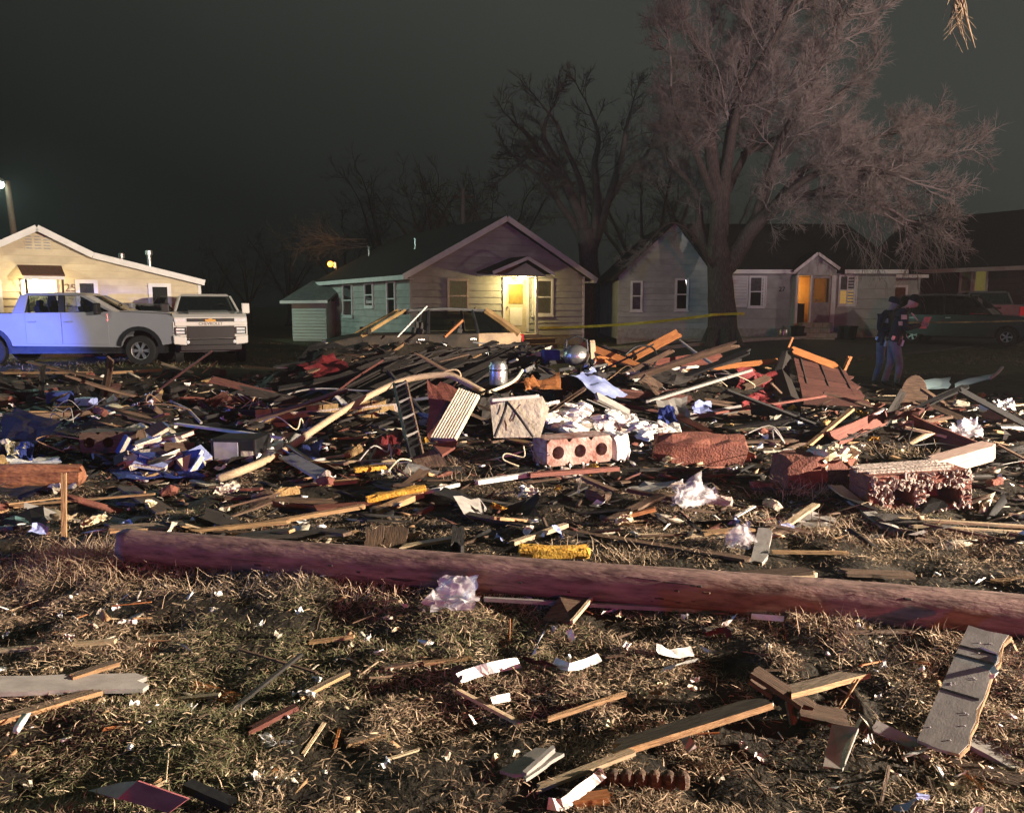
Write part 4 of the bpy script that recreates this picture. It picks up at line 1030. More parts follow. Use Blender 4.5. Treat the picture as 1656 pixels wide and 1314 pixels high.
def car(name, label, loc, rz, paint, glass=None, L=4.6, H=1.5, wd=.9, belt=.95, hood=.92, roofx=(.35, -1.6), rearx=-2.15, cowl=1.05, rim=None, missing=(), seats=True, plate=None, quarter=None, pillar=None, roofmat=None, cat='car'):
    e = thing(name, label, cat, loc, rz)
    h = L / 2; ra, fa, ar = -h + .92, h - .88, .37
    pl = [(-h + .05, .30)] + [(ra - ar, .30)] + arc(ra, .32, ar, 175, 5) + [(ra + ar, .26), (fa - ar, .26)] + arc(fa, .32, ar, 175, 5) + [(fa + ar, .28), (h - .06, .30), (h, .55), (h - .10, hood - .16), (h - .55, hood - .05), (cowl, hood), (rearx + .05, belt), (-h + .05, belt - .10), (-h, .6)]
    m = MB(); m.prism(pl, -wd, wd, 'y'); m.build('body', paint, e, bevel=.05)
    wt = wd * .74
    xm_ = (roofx[0] + roofx[1]) / 2; hw_ = (roofx[0] - roofx[1]) / 2
    prof = [(xm_ + hw_ * t, H + .03 - .10 * t * t * t * t - .04 * t * t) for t in (1, .8, .5, .2, -.2, -.5, -.8, -1)]
    m = MB(); m.prism(prof + [(x, z - .05) for (x, z) in prof[::-1]], -wt, wt, 'y'); m.build('roof', roofmat or paint, e, bevel=.02)
    for s in (-1, 1):
        w0 = s * (wd - .03); w1 = s * (wt - .01)
        def pil(nm, xb, xt, zbb, r, mt): 
            k = MB(); k.tube([(xb, w0, zbb), ((xb * .45 + xt * .55) , (w0 * .5 + w1 * .5), zbb * .45 + (H - .05) * .55 + .02), (xt, w1, H - .04)], [r, r * .85, r * .8], 6); k.build(nm, mt, e)
        pil('front_pillar', cowl, roofx[0], hood - .02, .05, pillar or paint)
        xm = (cowl + roofx[1]) / 2 - .05
        pil('middle_pillar', xm, xm - .06, belt - .03, .055, MT['blackp'])
        xq = roofx[1] + .35
        pil('rear_door_pillar', xq - .1, xq, belt - .03, .05, MT['blackp'] if paint is not MT['paintt'] else paint)
        pil('rear_pillar', rearx, roofx[1], belt - .05, .11, pillar or paint)
        k = MB(); k.tube([(roofx[0] + .02, w1, H - .05), ((roofx[0] + roofx[1]) / 2, w1 * 1.01, H - .01), (roofx[1], w1, H - .05)], .035, 6); k.build('roof_rail', MT['steel'], e)
        if glass:
            for i, (a, b, c, d) in enumerate(((cowl - .12, xm + .06, xm, roofx[0] - .05), (xm - .07, xq - .06, xq + .03, xm - .13), (xq - .16, rearx + .15, roofx[1] + .08, xq - .05))):
                if (i, s) in missing: continue
                k = MB(); k.add([(a, w0 * .99, belt), (b, w0 * .99, belt), (c, w1, H - .08), (d, w1, H - .08)], [(0, 1, 2, 3)]); k.build('side_window', glass, e)
        for (x0, x1) in ((xm + .01, cowl - .02), (xq - .12, xm - .01)):
            k = MB(); k.prism([(x0, .36), (x1, .36), (x1, hood - .04), (x0, belt - .03)], s * (wd - .002), s * (wd + .012), 'y'); do = k.build('door', paint, e, bevel=.006)
            q = MB(); q.box((x0 + .16, s * (wd + .025), belt - .16), (.16, .03, .035)); q.build('handle', MT['steel'], do)
        k = MB(); k.box((cowl - .18, s * (wd + .10), belt + .05), (.1, .18, .13)); k.build('side_mirror', paint, e, bevel=.02)
        for x in (ra, fa): wheel(e, x, s * (wd - .10), .32, rim, .2, 5)
        k = MB(); k.box((h - .10, s * (wd - .24), hood - .24), (.2, .40, .15)); k.build('headlight', MT['lens'], e, bevel=.03)
        k = MB(); k.box((-h + .06, s * (wd - .12), belt - .20), (.14, .2, .30)); k.build('tail_light', MT['redl'], e, bevel=.02)
    if glass:
        if 'front' not in missing:
            k = MB(); k.add([(cowl + .02, -wd + .1, hood), (cowl + .02, wd - .1, hood), (roofx[0] + .02, wt - .06, H - .06), (roofx[0] + .02, -wt + .06, H - .06)], [(0, 1, 2, 3)]); k.build('windshield', glass, e)
        k = MB(); k.add([(rearx - .0, -wd + .1, belt), (rearx, wd - .1, belt), (roofx[1] - .02, wt - .06, H - .06), (roofx[1] - .02, -wt + .06, H - .06)], [(0, 1, 2, 3)]); k.build('rear_window', glass, e)
    if seats:
        for x in (.15, -.85):
            for y in (-.36, .36):
                k = MB(); k.box((x, y, .82), (.14, .44, .56), (0, rad(-12), 0)); k.box((x - .08, y, 1.17), (.08, .24, .17)); k.build('seat', MT['seat'], e, bevel=.03)
    if quarter:
        for s in (-1, 1):
            k = MB(); k.prism([(-h + .10, .55), (-1.3, .62), (-1.3, belt - .02), (rearx + .03, belt - .01), (-h + .06, belt - .1)], s * (wd - .02), s * (wd + .016), 'y'); k.build('rear_quarter', quarter, e, bevel=.01)
    k = MB(); k.bb(h - .12, h + .05, -wd + .04, wd - .04, .30, .50); k.build('bumper', paint, e, bevel=.05)
    k = MB(); k.bb(h - .1, h + .012, -.45, .45, .52, hood - .20); k.build('grille', MT['grille'], e)
    k = MB(); k.bb(-h - .05, -h + .12, -wd + .04, wd - .04, .32, .55); k.build('rear_bumper', paint, e, bevel=.05)
    if plate:
        k = MB(); k.bb(h + .052, h + .062, -.16, .16, .36, .50); k.build('number_plate', MT['plate'], e)
    return e

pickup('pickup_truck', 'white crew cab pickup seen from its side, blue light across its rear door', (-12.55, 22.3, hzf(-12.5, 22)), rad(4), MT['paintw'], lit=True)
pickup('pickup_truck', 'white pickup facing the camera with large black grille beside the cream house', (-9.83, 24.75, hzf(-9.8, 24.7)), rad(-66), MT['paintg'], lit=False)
car('parked_car', 'dark brown car between the two pickups below the cream house window', (-11.7, 25.2, 0), rad(20), MT['painto'], MT['glassk'], L=4.7, H=1.72, belt=1.05, hood=1.05, wd=.92)
car('wrecked_car', 'wrecked gold station wagon with gutted windows half buried behind the charred heap', (-2.35, 20.0, hzf(-2.3, 20)), rad(196), MT['burnt'], MT['glassk'], quarter=MT['paintt'], pillar=MT['paintt'], L=5.0, H=1.60, belt=1.0, hood=.95, roofx=(.50, -1.55), rearx=-2.38, cowl=1.62, missing=((0, 1), (1, 1), (0, -1)), roofmat=MT['black'])
car('parked_car', 'black sport utility car in front of the dark red house', (17.1, 29.2, .22), rad(-42), MT['paintd'], MT['glassk'], L=4.9, H=1.85, belt=1.15, hood=1.12, wd=.95, plate=True, rearx=-2.2, roofx=(.3, -1.95))
pickup('pickup_truck', 'grey pickup with a glowing red tail light facing away at the right edge', (21.3, 35.0, .25), rad(68), MT['painto2'], script=False, doors=False)

# ================================================================== CAUTION TAPE
def ribbon(pts, w, name, mat, par=None, tilt=0.0, seed=0, up=None):
    g = random.Random(seed); m = MB(); pts = [Vector(p) for p in pts]; vs = []; fs = []
    for i, p in enumerate(pts):
        d = (pts[min(i + 1, len(pts) - 1)] - pts[max(i - 1, 0)]).normalized()
        u = up or Vector((0, 0, 1))
        a = u.rotate if False else None
        s = d.cross(Vector((0, 0, 1)))
        s = s.normalized() if s.length > .05 else Vector((1, 0, 0))
        n = s.cross(d)
        t = tilt + g.uniform(-.35, .35)
        c = s * math.cos(t) + n * math.sin(t)
        vs += [p - c * w / 2, p + c * w / 2]
    for i in range(len(pts) - 1): fs.append((2 * i, 2 * i + 1, 2 * i + 3, 2 * i + 2))
    m.add(vs, fs)
    return m.build(name, mat, par)
def sag(a, b, n, s):
    a = Vector(a); b = Vector(b)
    return [a.lerp(b, i / n) - Vector((0, 0, s * 4 * (i / n) * (1 - i / n))) for i in range(n + 1)]
tp = sag(P(872, 530, 30.6), P(1146, 510, 28.0), 26, .10) + sag(P(1150, 509, 27.85), P(1196, 507, 27.9), 5, 0) + [P(1204, 507, 28.6)]
tag(ribbon(tp, .10, 'caution_tape', MT['tape'], tilt=1.35, seed=2), 'yellow caution tape stretched from the lit porch to the huge tree', 'tape')
tp = sag(P(1430, 521, 22), P(1700, 517, 22.5), 24, .03)
MT['tape2'] = mk('dusty_tape', (.40, .36, .12), (.10, .09, .05), rough=.5, scale=2, bump=0, rnd=0)  # darker, blotchier yellow than the other tape
tag(ribbon(tp, .045, 'caution_tape', MT['tape2'], tilt=1.2, seed=3), 'thin yellow caution tape in front of the black parked car', 'tape')

# ================================================================== POLICE OFFICERS
MT['skin'] = mk('skin', (.50, .33, .26), (.44, .29, .22), rough=.5, scale=8, bump=.03, rnd=0)
MT['uni'] = mk('navy_uniform', (.022, .024, .034), (.014, .016, .024), rough=.8, scale=9, bump=.15, rnd=.1)
MT['trous'] = mk('slate_trousers', (.20, .215, .26), (.14, .15, .18), rough=.8, scale=9, bump=.15, rnd=.1)
MT['knit'] = mk('black_knit', (.012, .012, .014), None, rough=.95, bump=.3, bscale=120, rnd=0)
MT['patch'] = mk('patch_cream', (.68, .62, .44), None, rough=.6, rnd=0)
MT['pink'] = mk('pink_paper', (.80, .30, .36), None, rough=.7, bump=.05, rnd=0)
def person(name, label, loc, rz, J, E_, head, bow, hands, grip):
    """one continuous skinned body: J joint -> (position, radius), E_ bones; head centre and nod; fingers joined on the wrists"""
    root = thing(name, label, 'person', loc, rz)
    names = list(J); me = bpy.data.meshes.new('body')
    me.from_pydata([J[k][0] for k in names], [(names.index(a), names.index(b)) for a, b in E_], [])
    o = bpy.data.objects.new('body', me); C.objects.link(o)
    sk = o.modifiers.new('skin', 'SKIN'); sk.use_smooth_shade = True
    for i, k in enumerate(names):
        r = J[k][1]; me.skin_vertices[0].data[i].radius = r if isinstance(r, tuple) else (r, r)
    me.skin_vertices[0].data[names.index('pelvis')].use_root = True
    sb = o.modifiers.new('sub', 'SUBSURF'); sb.levels = 2; sb.render_levels = 2
    dg = bpy.context.evaluated_depsgraph_get(); dg.update()
    bm_ = bpy.data.meshes.new_from_object(o.evaluated_get(dg))
    m = MB()
    m.v = [v.co.copy() for v in bm_.vertices]; m.f = [list(p.vertices) for p in bm_.polygons]
    wr = [Vector(J[k][0]) for k in ('wrist_l', 'wrist_r')]
    neck = Vector(J['neck'][0])
    for f in m.f:
        c = sum((m.v[i] for i in f), Vector()) / len(f)
        if min((c - w).length for w in wr) < .045 or c.z > neck.z + .01: m.m.append(2)
        elif c.z < .13: m.m.append(3)
        elif c.z < .93: m.m.append(1)
        else: m.m.append(0)
    bpy.data.objects.remove(o)
    # head: skull, jaw, nose, brow, ears
    R = Matrix.Translation(head) @ Matrix.Rotation(bow, 4, 'Y')
    def hd(x, y, z): return R @ Vector((x, y, z))
    m.cur = 2; hv = []; hf = []; nu, nv = 14, 10
    for j in range(nv + 1):
        th = PI * j / nv
        for i in range(nu):
            ph = 2 * PI * i / nu
            x, y, z = math.sin(th) * math.cos(ph), math.sin(th) * math.sin(ph), math.cos(th)
            sx, sy, sz = .098, .076, .118
            if z < -.2:
                sy *= 1 - .28 * (-z); sx *= 1 - .10 * (-z)
            px_ = x * sx; 
            if x > .75 and abs(y) < .3: px_ += .022 * max(0, 1 - abs(z + .12) * 3.2)       # nose
            if x > .6 and .1 < z < .32 and abs(y) > .25: px_ -= .010                        # eye sockets
            if x > .6 and z < -.7: px_ += .014                                             # chin
            hv.append(hd(px_, y * sy, z * sz))
    for j in range(nv):
        for i in range(nu): hf.append((j * nu + i, j * nu + (i + 1) % nu, (j + 1) * nu + (i + 1) % nu, (j + 1) * nu + i))
    m.add(hv, hf)
    for s in (-1, 1):
        b = MB(); b.lathe([(.004, -.03), (.013, -.02), (.016, .01), (.010, .03), (.003, .034)], 7); b.xf(R @ Matrix.Translation((-.005, s * .077, -.005))); m.add(b.v, b.f)
    m.cur = 0
    # hands: palm plus four fingers and a thumb curled round what is held
    m.cur = 2
    for (w, pd, side) in hands:
        w = Vector(w); pd = Vector(pd).normalized(); up = Vector((0, 0, 1)); sd_ = pd.cross(up).normalized() * side
        pal = MB(); pal.tube([w - pd * .02, w + pd * .03, w + pd * .085], [.026, .040, .036], 8, flat=.55); m.add(pal.v, pal.f)
        for k, ln in enumerate((.062, .072, .068, .052)):
            b0 = w + pd * .085 + up * (.028 - .019 * k)
            fg = MB(); fg.tube([b0, b0 + pd * ln * .45 + sd_ * .012, b0 + pd * ln * .6 + sd_ * .035, b0 + pd * ln * .3 + sd_ * .055], [.010, .0095, .009, .007], 6); m.add(fg.v, fg.f)
        b0 = w + pd * .03 + up * .03
        fg = MB(); fg.tube([b0, b0 + up * .025 + pd * .03 + sd_ * .01, b0 + up * .022 + pd * .06 + sd_ * .03], [.012, .011, .008], 6); m.add(fg.v, fg.f)
    body = m.build('body', [MT['uni'], MT['trous'], MT['skin'], MT['blackp']], root, smooth=True)
    for s in (-1, 1):
        k = MB(); k.lathe([(.002, 0), (.011, .003), (.002, .009)], 8, R @ Matrix.Translation((.083, s * .030, .018)) @ Matrix.Rotation(PI / 2, 4, 'Y')); k.build('eye', MT['blackp'], root)
    k = MB(); k.box((0, 0, 0), (.008, .040, .008)); k.xf(R @ Matrix.Translation((.088, 0, -.062))); k.build('mouth', MT['brickred'], root)
    return root, R
def mkJ(lean, kneel, knr, armf):
    J = dict(pelvis=((0, 0, .95), (.16, .125)), spine=((lean * .25, 0, 1.14), (.155, .125)), chest=((lean * .65, 0, 1.36), (.175, .135)), collar=((lean * .9, 0, 1.49), (.11, .10)), neck=((lean * 1.2 + .03, 0, 1.565), (.062, .062)), headb=((lean * 1.2 + .08, 0, 1.63), (.06, .06)))
    for s, n in ((1, 'l'), (-1, 'r')):
        J['sh_' + n] = ((lean * .75, s * .19, 1.44), (.082, .082)); J['el_' + n] = ((lean * .6 - .05 + armf * .1, s * .27, 1.17), (.060, .060)); J['wrist_' + n] = ((lean + .24 + armf * .06, s * .085, 1.20 + armf * .05), (.036, .036))
        J['hip_' + n] = ((0, s * .095, .88), (.105, .105)); kx = kneel if s > 0 else knr
        J['knee_' + n] = ((.05 + kx * .6, s * .10, .49), (.075, .075)); J['ank_' + n] = ((-.03 + kx, s * .105, .10), (.052, .052)); J['toe_' + n] = ((.16 + kx, s * .12, .045), (.042, .042))
    E_ = [('pelvis', 'spine'), ('spine', 'chest'), ('chest', 'collar'), ('collar', 'neck'), ('neck', 'headb')]
    for n in 'lr': E_ += [('collar', 'sh_' + n), ('sh_' + n, 'el_' + n), ('el_' + n, 'wrist_' + n), ('pelvis', 'hip_' + n), ('hip_' + n, 'knee_' + n), ('knee_' + n, 'ank_' + n), ('ank_' + n, 'toe_' + n)]
    return J, E_
def gear(root, x, side):
    bl = MB()
    bl.lathe([(.165, -.035), (.172, -.02), (.172, .03), (.162, .04)], 18, Matrix.Translation((0, 0, .99)) @ Matrix.Scale(1.0, 4, (1, 0, 0)), cap=False); bl.xf(Matrix.Scale(.86, 4, (1, 0, 0)))
    bl.build('belt', MT['blackp'], root)
    for (a, b, c, d, mt, nm) in ((.06, -.17, .95, (.05, .05, .18), MT['blackp'], 'holster'), (-.05, -.17, 1.0, (.06, .04, .09), MT['steel'], 'cuffs'), (.10, -.145, 1.0, (.05, .03, .07), MT['patch'], 'pouch'), (.12, -.155, .90, (.045, .03, .12), MT['trimw'], 'glove')):
        k = MB(); k.box((a, b, c), d, (0, rad(12), 0)); k.build(nm, mt, root, bevel=.01)
X1, Y1 = (1444 - CX) / FPX * 15.0, 15.0
J, E_ = mkJ(.14, -.10, .10, 1.0)
o1, R1 = person('person', 'police officer in black knit cap bowing over a pink paper', (X1, Y1, hzf(X1, Y1)), rad(-14), J, E_, Vector((.30, 0, 1.675)), rad(38), [((.44, -.085, 1.25), (.9, .25, .1), 1), ((.44, .085, 1.25), (.9, -.25, .1), -1)], None)
k = MB(); k.lathe([(.108, -.015), (.115, .0), (.112, .05), (.09, .095), (.05, .125), (.004, .135)], 16); k.xf(R1 @ Matrix.Translation((-.012, 0, .03)) @ Matrix.Scale(.86, 4, (0, 1, 0)) @ Matrix.Rotation(rad(-14), 4, 'Y')); k.build('knit_cap', MT['knit'], o1, smooth=True)
gear(o1, 0, -1)
for (x, y, z, w_, h_) in ((.09, -.275, 1.40, .10, .09), (.03, -.30, 1.28, .07, .08)):
    k = MB(); k.box((x, y, z), (w_, .012, h_), (rad(-14), 0, rad(5))); k.build('shoulder_patch', MT['patch'], o1)
k = MB(); k.tube([(.25, -.10, 1.48), (.32, -.10, 1.40), (.38, -.06, 1.33)], .014, 6); k.build('radio_cord', MT['trimw'], o1)
pp = MB(); pp.v = []; q = Matrix.Translation((.53, -.03, 1.29)) @ Matrix.Rotation(rad(-48), 4, 'Z') @ Matrix.Rotation(rad(-68), 4, 'Y')
pp.box((0, 0, 0), (.24, .20, .008)); pp.box((.0, 0, .008), (.22, .18, .004)); pp.xf(Matrix.Translation((X1, Y1, hzf(X1, Y1))) @ Matrix.Rotation(rad(-14), 4, 'Z') @ q)
tag(pp.build('notepad', MT['pink']), "pink paper pad in the knit-capped police officer's hands", 'notepad')
X2, Y2_ = (1428 - CX) / FPX * 15.75, 15.75
J, E_ = mkJ(.05, .06, -.08, .4)
o2, R2 = person('person', 'police officer in dark cap standing behind the other officer, face in blue light', (X2, Y2_, hzf(X2, Y2_)), rad(-55), J, E_, Vector((.16, 0, 1.70)), rad(14), [((.32, -.085, 1.22), (.9, .25, .0), 1), ((.32, .085, 1.22), (.9, -.25, .0), -1)], None)
k = MB(); k.lathe([(.104, -.02), (.112, .0), (.112, .05), (.09, .085), (.004, .10)], 16); k.xf(R2 @ Matrix.Translation((-.01, 0, .045)) @ Matrix.Scale(.86, 4, (0, 1, 0))); k.build('cap', MT['uni'], o2, smooth=True)
k = MB(); k.box((.115, 0, .045), (.09, .13, .012), (0, rad(12), 0)); k.xf(R2); k.build('cap_peak', MT['uni'], o2, bevel=.004)
gear(o2, 0, -1)
k = MB(); k.box((.10, -.14, 1.36), (.07, .02, .09), (0, 0, rad(25))); k.build('badge', MT['patch'], o2)
# ================================================================== DEBRIS: BUILDERS
def plank_mb(L, w, t, g, sp=None, warp=.0):
    """a split board along x with splintered ends and slightly ragged edges"""
    sp = min(.25 * L, w * 1.3) if sp is None else sp
    n = 3 if w < .05 else 5
    out = []
    for i in range(n): out.append((-L / 2 + g.uniform(0, sp) * (g.random() ** 1.5), w / 2 - w * i / (n - 1)))
    k = 4
    for i in range(1, k): out.append((-L / 2 + sp + (L - 2 * sp) * i / k, -w / 2 + g.uniform(-.02, .05) * w))
    for i in range(n): out.append((L / 2 - g.uniform(0, sp) * (g.random() ** 1.5), -w / 2 + w * i / (n - 1)))
    for i in range(1, k): out.append((L / 2 - sp - (L - 2 * sp) * i / k, w / 2 - g.uniform(-.02, .05) * w))
    m = MB(); m.prism(out, -t / 2, t / 2, 'z')
    if warp:
        for v in m.v: v.z += warp * (1 - (2 * v.x / L) ** 2)
    return m
def lay(o, A, B, roll=0.0):
    d = B - A
    q = d.to_track_quat('X', 'Z').to_matrix().to_4x4() @ Matrix.Rotation(roll, 4, 'X')
    o.matrix_world = Matrix.Translation((A + B) / 2) @ q
    return o
NB = [0]
def board(name, mat, p1, p2, w, t, label, cat='plank', h1=0.0, h2=0.0, roll=0.0, sp=None, group=None, warp=0.0):
    NB[0] += 1
    A = pt(p1, t / 2 + h1); B = pt(p2, t / 2 + h2)
    m = plank_mb((B - A).length, w, t, random.Random(NB[0]), sp, warp)
    if mat == 'edge': m.m = [0, 0] + [1] * (len(m.f) - 2); o = m.build(name, [MT['weath'], MT['tan']])  # lit edges put into the colour: sides paler than the top
    else: o = m.build(name, MT[mat])
    lay(o, A, B, rad(roll))
    return tag(o, label, cat, group)
def crumple(corners, n, amp, seed, thick=0.0):
    g = random.Random(seed); a, b, c, d = [Vector(q) for q in corners]
    nrm = (b - a).cross(d - a).normalized(); s = (b - a).length
    vs = []; fs = []
    sd = g.randint(0, 9999)
    for j in range(n + 1):
        for i in range(n + 1):
            u, v = i / n, j / n
            p = (a * (1 - u) + b * u) * (1 - v) + (d * (1 - u) + c * u) * v
            f = float(vnoise(u * 3, v * 3, 1, sd)) - .5 + .6 * abs(float(vnoise(u * 7, v * 7, 1, sd + 1)) - .5)
            e_ = float(vnoise(u * 5 + 9, v * 5, 1, sd + 2)) - .5; e2 = float(vnoise(u * 5, v * 5 + 9, 1, sd + 3)) - .5
            vs.append(p + nrm * f * amp + ((b - a) * e_ + (d - a) * e2) * .16)
    for j in range(n):
        for i in range(n): k = j * (n + 1) + i; fs.append((k, k + 1, k + n + 2, k + n + 1))
    return MB().add(vs, fs)
def cloth(name, mat, quad, amp, label, cat, n=12, smooth=False):
    NB[0] += 1
    o = crumple([pt(q[:2] if len(q) == 2 else q[:3], .02) if len(q) != 4 else pt(q[:2], q[3]) for q in quad], n, amp, NB[0]).build(name, MT[mat], smooth=smooth)
    return tag(o, label, cat)
def bag(name, mat, c, sx, sy, sz, label, cat='bag', seed=1, rot=0):
    """a collapsed bag: a few crumpled films folded over one another"""
    g = random.Random(seed); m = MB()
    for k in range(4):
        a = g.uniform(-.5, .5); px_ = g.uniform(-.3, .3) * sx; h0 = g.uniform(0, .5) * sz; h1 = g.uniform(.7, 1.7) * sz
        q = [Vector((px_ - sx * .9, -sy * .8, h0 * .3)), Vector((px_ + sx * .9, -sy * .9, h0)), Vector((px_ + sx * .7, sy * .8, h1)), Vector((px_ - sx * .6, sy * .7, h1 * .8))]
        R_ = Matrix.Rotation(a, 3, 'Z')
        t = crumple([R_ @ v for v in q], 18, sz * 1.0, seed * 10 + k)
        for v in t.v: v.z = max(v.z, -.01)
        m.add(t.v, t.f)
    o = m.build(name, MT[mat], smooth=True)
    o.location = c; o.rotation_euler = (0, 0, rot)
    return tag(o, label, cat)
def boxpx(x0, x1, yt, yb, Y=None):
    """front face rectangle: (left base point, width, height) from its pixels, standing on the lot or at depth Y"""
    b = G((x0 + x1) / 2, yb) if Y is None else PQ((x0 + x1) / 2, yb, Y)
    d = b.y; return b, (x1 - x0) / FPX * d, (yb - yt) / FPX * d * .995
def crate(name, mat, x0, x1, yt, yb, depth, rz, label, cat, Y=None, tilt=(0, 0), bevel=.01, par=None):
    b, w, h = boxpx(x0, x1, yt, yb, Y)
    if mat in ('brickred', 'redwood', 'redark', 'brown'):
        m = chunk_mb(w, depth, h, random.Random(int(x0 * 7 + yb)), .16); m.xf(Matrix.Translation((0, depth / 2, 0))); o = m.build(name, MT[mat])
    else:
        m = MB(); m.bb(-w / 2, w / 2, 0, depth, 0, h); o = m.build(name, MT[mat], bevel=bevel); o.location = b; o.rotation_euler = (tilt[0], tilt[1], rz)
    return tag(o, label, cat)
def chunk_mb(w, d, h, g, rough=.12):
    """a broken lump of masonry: a box with bites out of its corners"""
    m = MB(); nx_, ny_, nz_ = 5, 3, 3
    pts = {}
    def vid(i, j, k):
        if (i, j, k) not in pts:
            x = -w / 2 + w * i / nx_; y = -d / 2 + d * j / ny_; z = h * k / nz_
            ed = (i in (0, nx_)) + (j in (0, ny_)) + (k in (0, nz_))
            s = rough * min(w, d, h) * (.35 if ed == 1 else 1.0 if ed == 2 else 1.6)
            sx = -1 if i == nx_ else 1 if i == 0 else 0; sy = -1 if j == ny_ else 1 if j == 0 else 0; sz = -1 if k == nz_ else 0
            m.v.append(Vector((x + sx * s * g.random(), y + sy * s * g.random(), z + sz * s * g.random()))); pts[(i, j, k)] = len(m.v) - 1
        return pts[(i, j, k)]
    def q(*a): m.f.append([vid(*p) for p in a]); m.m.append(m.cur)
    for i in range(nx_):
        for j in range(ny_):
            q((i, j, nz_), (i + 1, j, nz_), (i + 1, j + 1, nz_), (i, j + 1, nz_)); q((i, j, 0), (i, j + 1, 0), (i + 1, j + 1, 0), (i + 1, j, 0))
        for k in range(nz_):
            q((i, 0, k), (i + 1, 0, k), (i + 1, 0, k + 1), (i, 0, k + 1)); q((i, ny_, k), (i, ny_, k + 1), (i + 1, ny_, k + 1), (i + 1, ny_, k))
    for j in range(ny_):
        for k in range(nz_):
            q((0, j, k), (0, j, k + 1), (0, j + 1, k + 1), (0, j + 1, k)); q((nx_, j, k), (nx_, j + 1, k), (nx_, j + 1, k + 1), (nx_, j, k + 1))
    return m
def lumps(par, name, mat, n, fn, g, r0, r1):
    """mortar crumbs stuck on a block, joined"""
    m = MB()
    for _ in range(n):
        c = fn(); r = g.uniform(r0, r1)
        k = MB(); k.box(c, (r * g.uniform(1, 2.6), r * .5, r * g.uniform(.5, 1.4)), (g.uniform(0, 3), g.uniform(0, 3), g.uniform(0, 3)), taper=(.6, .6)); m.add(k.v, k.f)
    o = m.build(name, MT[mat], par); o['kind'] = 'stuff'
    return o
def wireo(name, mat, pts, r, label, cat, n=6, smooth=True):
    c = catmull([Vector(p) for p in pts], 5)
    o = c[0].copy()
    return tag(MB().tube([p - o for p in c], r, n).build(name, MT[mat], smooth=smooth, loc=o), label, cat)
def slip(pxs, w, name, mat, label, cat, seed, h=.02, group=None):
    w = w * .85
    """a torn strip of paper or film over the grass through pixels"""
    g = random.Random(seed)
    pts = [G(a, b, h + w * .25 + g.uniform(0, .025)) for a, b in pxs]
    pts = catmull(pts, 3)
    o = pts[0].copy()
    r = ribbon([p - o for p in pts], w, name, MT[mat], tilt=g.choice((-1, 1)) * g.uniform(.4, 1.2), seed=seed)
    r.location = o
    return tag(r, label, cat, group)

MT['pinkw'] = mk('pale_pink_wood', (.50, .37, .31), (.33, .22, .18), rough=.8, scale=5, stretch=WS, bump=.2, bscale=10, rnd=0)
# ================================================================== FOREGROUND
# the fallen pole
A = G(190, 880, .105); B = G(1640, 994, .105); B = B + (B - A) * .12
Lp = (B - A).length; g = random.Random(3); N = 90; nn = 22; m = MB()
for i in range(N + 1):
    t = i / N; r = .108 + .006 * t
    for k in range(nn):
        a = 2 * PI * k / nn
        rr = r * (1 + .05 * (float(vnoise(t * 60, k * .6, 1, 7)) - .5) + .08 * (float(vnoise(t * 3, k * .5, 1, 8)) - .5))
        x = -Lp / 2 + Lp * t
        if i == 0: x += .10 * float(vnoise(k * .7, 0, 1, 3)) + .10 * (math.sin(a) < 0)
        if i < 1: rr *= .92
        m.v.append(Vector((x, rr * math.cos(a), rr * math.sin(a))))
for i in range(N):
    for k in range(nn): m.f.append([i * nn + k, i * nn + (k + 1) % nn, (i + 1) * nn + (k + 1) % nn, (i + 1) * nn + k]); m.m.append(0)
m.f += [list(range(nn))[::-1], list(range(N * nn, N * nn + nn))]; m.m += [0, 0]
pole = thing('fallen_pole', 'long fallen wooden utility pole lying across the front of the debris', 'pole', (0, 0, 0))
po = m.build('shaft', MT['pole'], pole, smooth=True); lay(po, A, B)
for k in range(60):                                                      # knots, gouges and checks along it
    x = g.uniform(-Lp / 2 + .25, Lp / 2 - .2); a = g.uniform(2.4, 5.6); s_ = g.uniform(.3, 1.0); ck = k % 4 == 0
    q = MB(); q.box((0, 0, 0), (.25 * s_ if ck else .012 + .05 * s_ * g.random(), .010 * s_ + .004 if not ck else .004, .006), taper=(.7, .6))
    q.xf(Matrix.Translation((x, .1125 * math.cos(a), .1125 * math.sin(a))) @ Matrix.Rotation(a - PI / 2, 4, 'X') @ Matrix.Rotation(g.uniform(-.08, .08), 4, 'Z'))
    q.build('crack' if ck else 'knot', MT['dark' if k % 3 else 'brown'], po)

